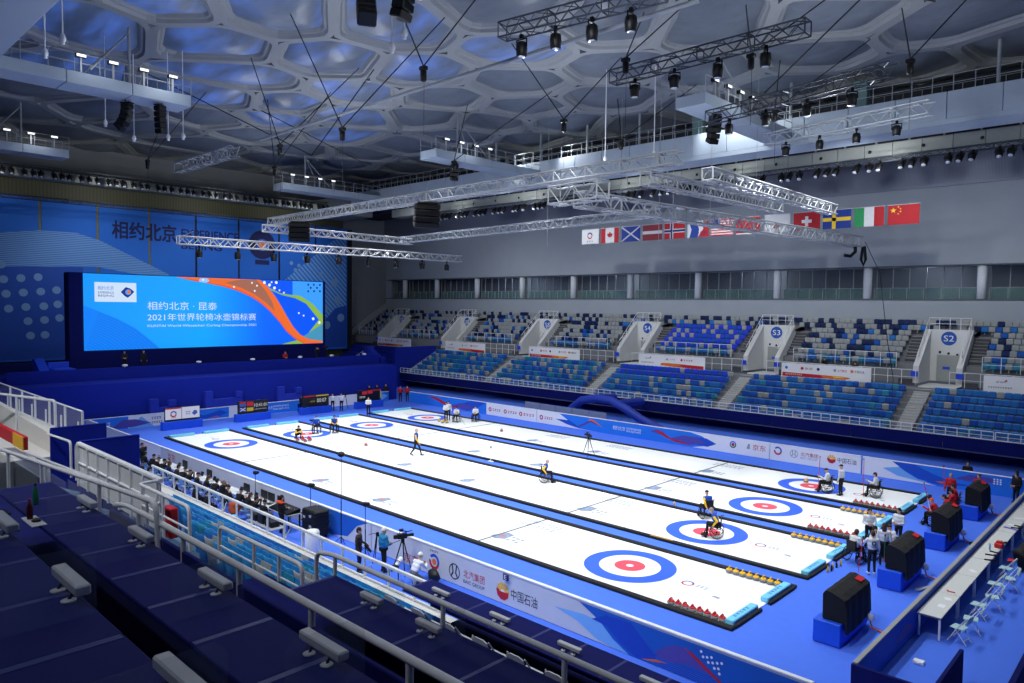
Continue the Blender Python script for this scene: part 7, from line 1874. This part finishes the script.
# ------------------------------------------------------------------ light
def light(kind, name, loc, energy, col, size=.5, target=None, **k):
    l = bpy.data.lights.new(name, kind); l.energy = energy; l.color = col
    o = bpy.data.objects.new(name, l); C.objects.link(o); o.location = loc
    if kind == 'AREA': l.size = size
    else: l.shadow_soft_size = size
    for a, b in k.items(): setattr(l, a, b)
    if target is not None:
        o.rotation_euler = (Vector(target)-Vector(loc)).to_track_quat('-Z', 'Y').to_euler()
    return o
ICE_W = 5600
for x in (-20, -10, 0, 10, 20):
    for y in (2, 9.2, 16.5):
        light('SPOT', 'ice_spotlight', (x, y, 21.3), ICE_W, (.96, .98, 1.0), .3, (x, y, 0), spot_size=R(80), spot_blend=.9)
# floodlights on the near side catwalk look across the hall
for x in (-22, -8, 6, 20): light('SPOT', 'near_catwalk_floodlight', (x, -13.4, 22.9), 8000, (.95, .98, 1), .3, (x-6, 10, 0), spot_size=R(85), spot_blend=1)
for x in (-10, 2, 14, 24): light('SPOT', 'near_catwalk_floodlight', (x, -13.4, 22.9), 7000, (.95, .98, 1), .3, (x, -7, .5), spot_size=R(60), spot_blend=1)
# added fill spots behind the camera brighten the near stand
for x, e in ((2, 9000), (14, 7000), (24, 2500)): light('SPOT', 'rear_fill', (x, -27, 22.9), e, (.97, .98, 1), .3, (x, -15, 3), spot_size=R(75), spot_blend=1)
# added fill spots brighten the far stand and the wall over it
for x in (-30, -14, 2, 18): light('SPOT', 'stand_fill', (x, 31.0, 21.4), 3600, (1, .99, .95), .4, (x, 40, 6), spot_size=R(120), spot_blend=1)
for x in (-40, -22, -4, 14, 30): light('SPOT', 'wall_fill', (x, 30.0, 20.6), 1100, (.97, .98, 1), .4, (x, 45.8, 17), spot_size=R(120), spot_blend=1)
for x, y in ((2.5, 30.6), (5.0, 30.8), (-19.5, 30.8), (-13, 31), (7, 28)): light('SPOT', 'catwalk_lamp', (x, y, 26.3), 650, (.95, .98, 1), .15, (x+1.5, y+2, 24), spot_size=R(120), spot_blend=.8)
for x, y, e in ((-15.0, -5, 90), (-15.0, -9, 50), (-41.4, -6, 60), (-15, 22, 60), (11, 22.5, 60)): light('SPOT', 'catwalk_lamp', (x, y, 25.0), e, (.95, .98, 1), .15, (x-1.4, y, 23.8), spot_size=R(130), spot_blend=.8)
for y in (-8, 4, 16, 27): light('SPOT', 'end_catwalk_lamp', (-50.5, y, 22.6), 500, (1, .98, .9), .2, (-56, y, 22.8), spot_size=R(120), spot_blend=1)
# added point fills stand in for ambient light in the hall
for x, y, z, e in ((-20, 12, 20, 1300), (0, 16, 20, 1300), (18, 18, 20, 1300), (30, 12, 20, 1000), (-38, 14, 19, 1200), (18, -6, 20, 900), (-4, -6, 20, 900)):
    light('POINT', 'hall_fill', (x, y, z), e, (.92, .97, 1), .5)
for x in (-32, -20, -8, 4, 16, 28): light('SPOT', 'service_gallery_lamp', (x, 34.3, 20.8), 260, (1, 1, .95), .15, (x, 36, 22.7), spot_size=R(140), spot_blend=1)
for x in (-34, -17, 0, 16): light('POINT', 'gallery_lamp', (x, 48.5, 13.9), 130, (.85, .92, 1), .2)
# wash lights on the end banner
for y in (2, 14, 26): light('SPOT', 'banner_wash', (-46, y, 19.5), 2600, (.95, .97, 1), .4, (-57, y, 12), spot_size=R(100), spot_blend=1)
w = bpy.data.worlds.new('World'); bpy.context.scene.world = w; w.use_nodes = True
w.node_tree.nodes['Background'].inputs[0].default_value = (.25, .3, .42, 1); w.node_tree.nodes['Background'].inputs[1].default_value = .2
# ------------------------------------------------------------------ camera
x, y, z, yaw, pitch, roll, f = 33.4770166, -23.876511, 10.3007789, 2.33155921, -.0488519392, .0116875907, 724.281648
fw = Vector((math.cos(pitch)*math.cos(yaw), math.cos(pitch)*math.sin(yaw), math.sin(pitch)))
r = fw.cross(Vector((0, 0, 1))).normalized(); u = r.cross(fw)
r2 = r*math.cos(roll)+u*math.sin(roll); u2 = -r*math.sin(roll)+u*math.cos(roll)
cd = bpy.data.cameras.new('Camera'); co = bpy.data.objects.new('Camera', cd); C.objects.link(co)
M = Matrix((r2, u2, -fw)).transposed().to_4x4(); M.translation = (x, y, z); co.matrix_world = M
cd.sensor_width = 36; cd.sensor_fit = 'HORIZONTAL'; cd.lens = f*36/1024; cd.clip_start = .05; cd.clip_end = 500
bpy.context.scene.camera = co
vs = bpy.context.scene.view_settings
vs.view_transform = 'Standard'; vs.look = 'None'; vs.gamma = 1; vs.exposure = 0; vs.use_curve_mapping = False
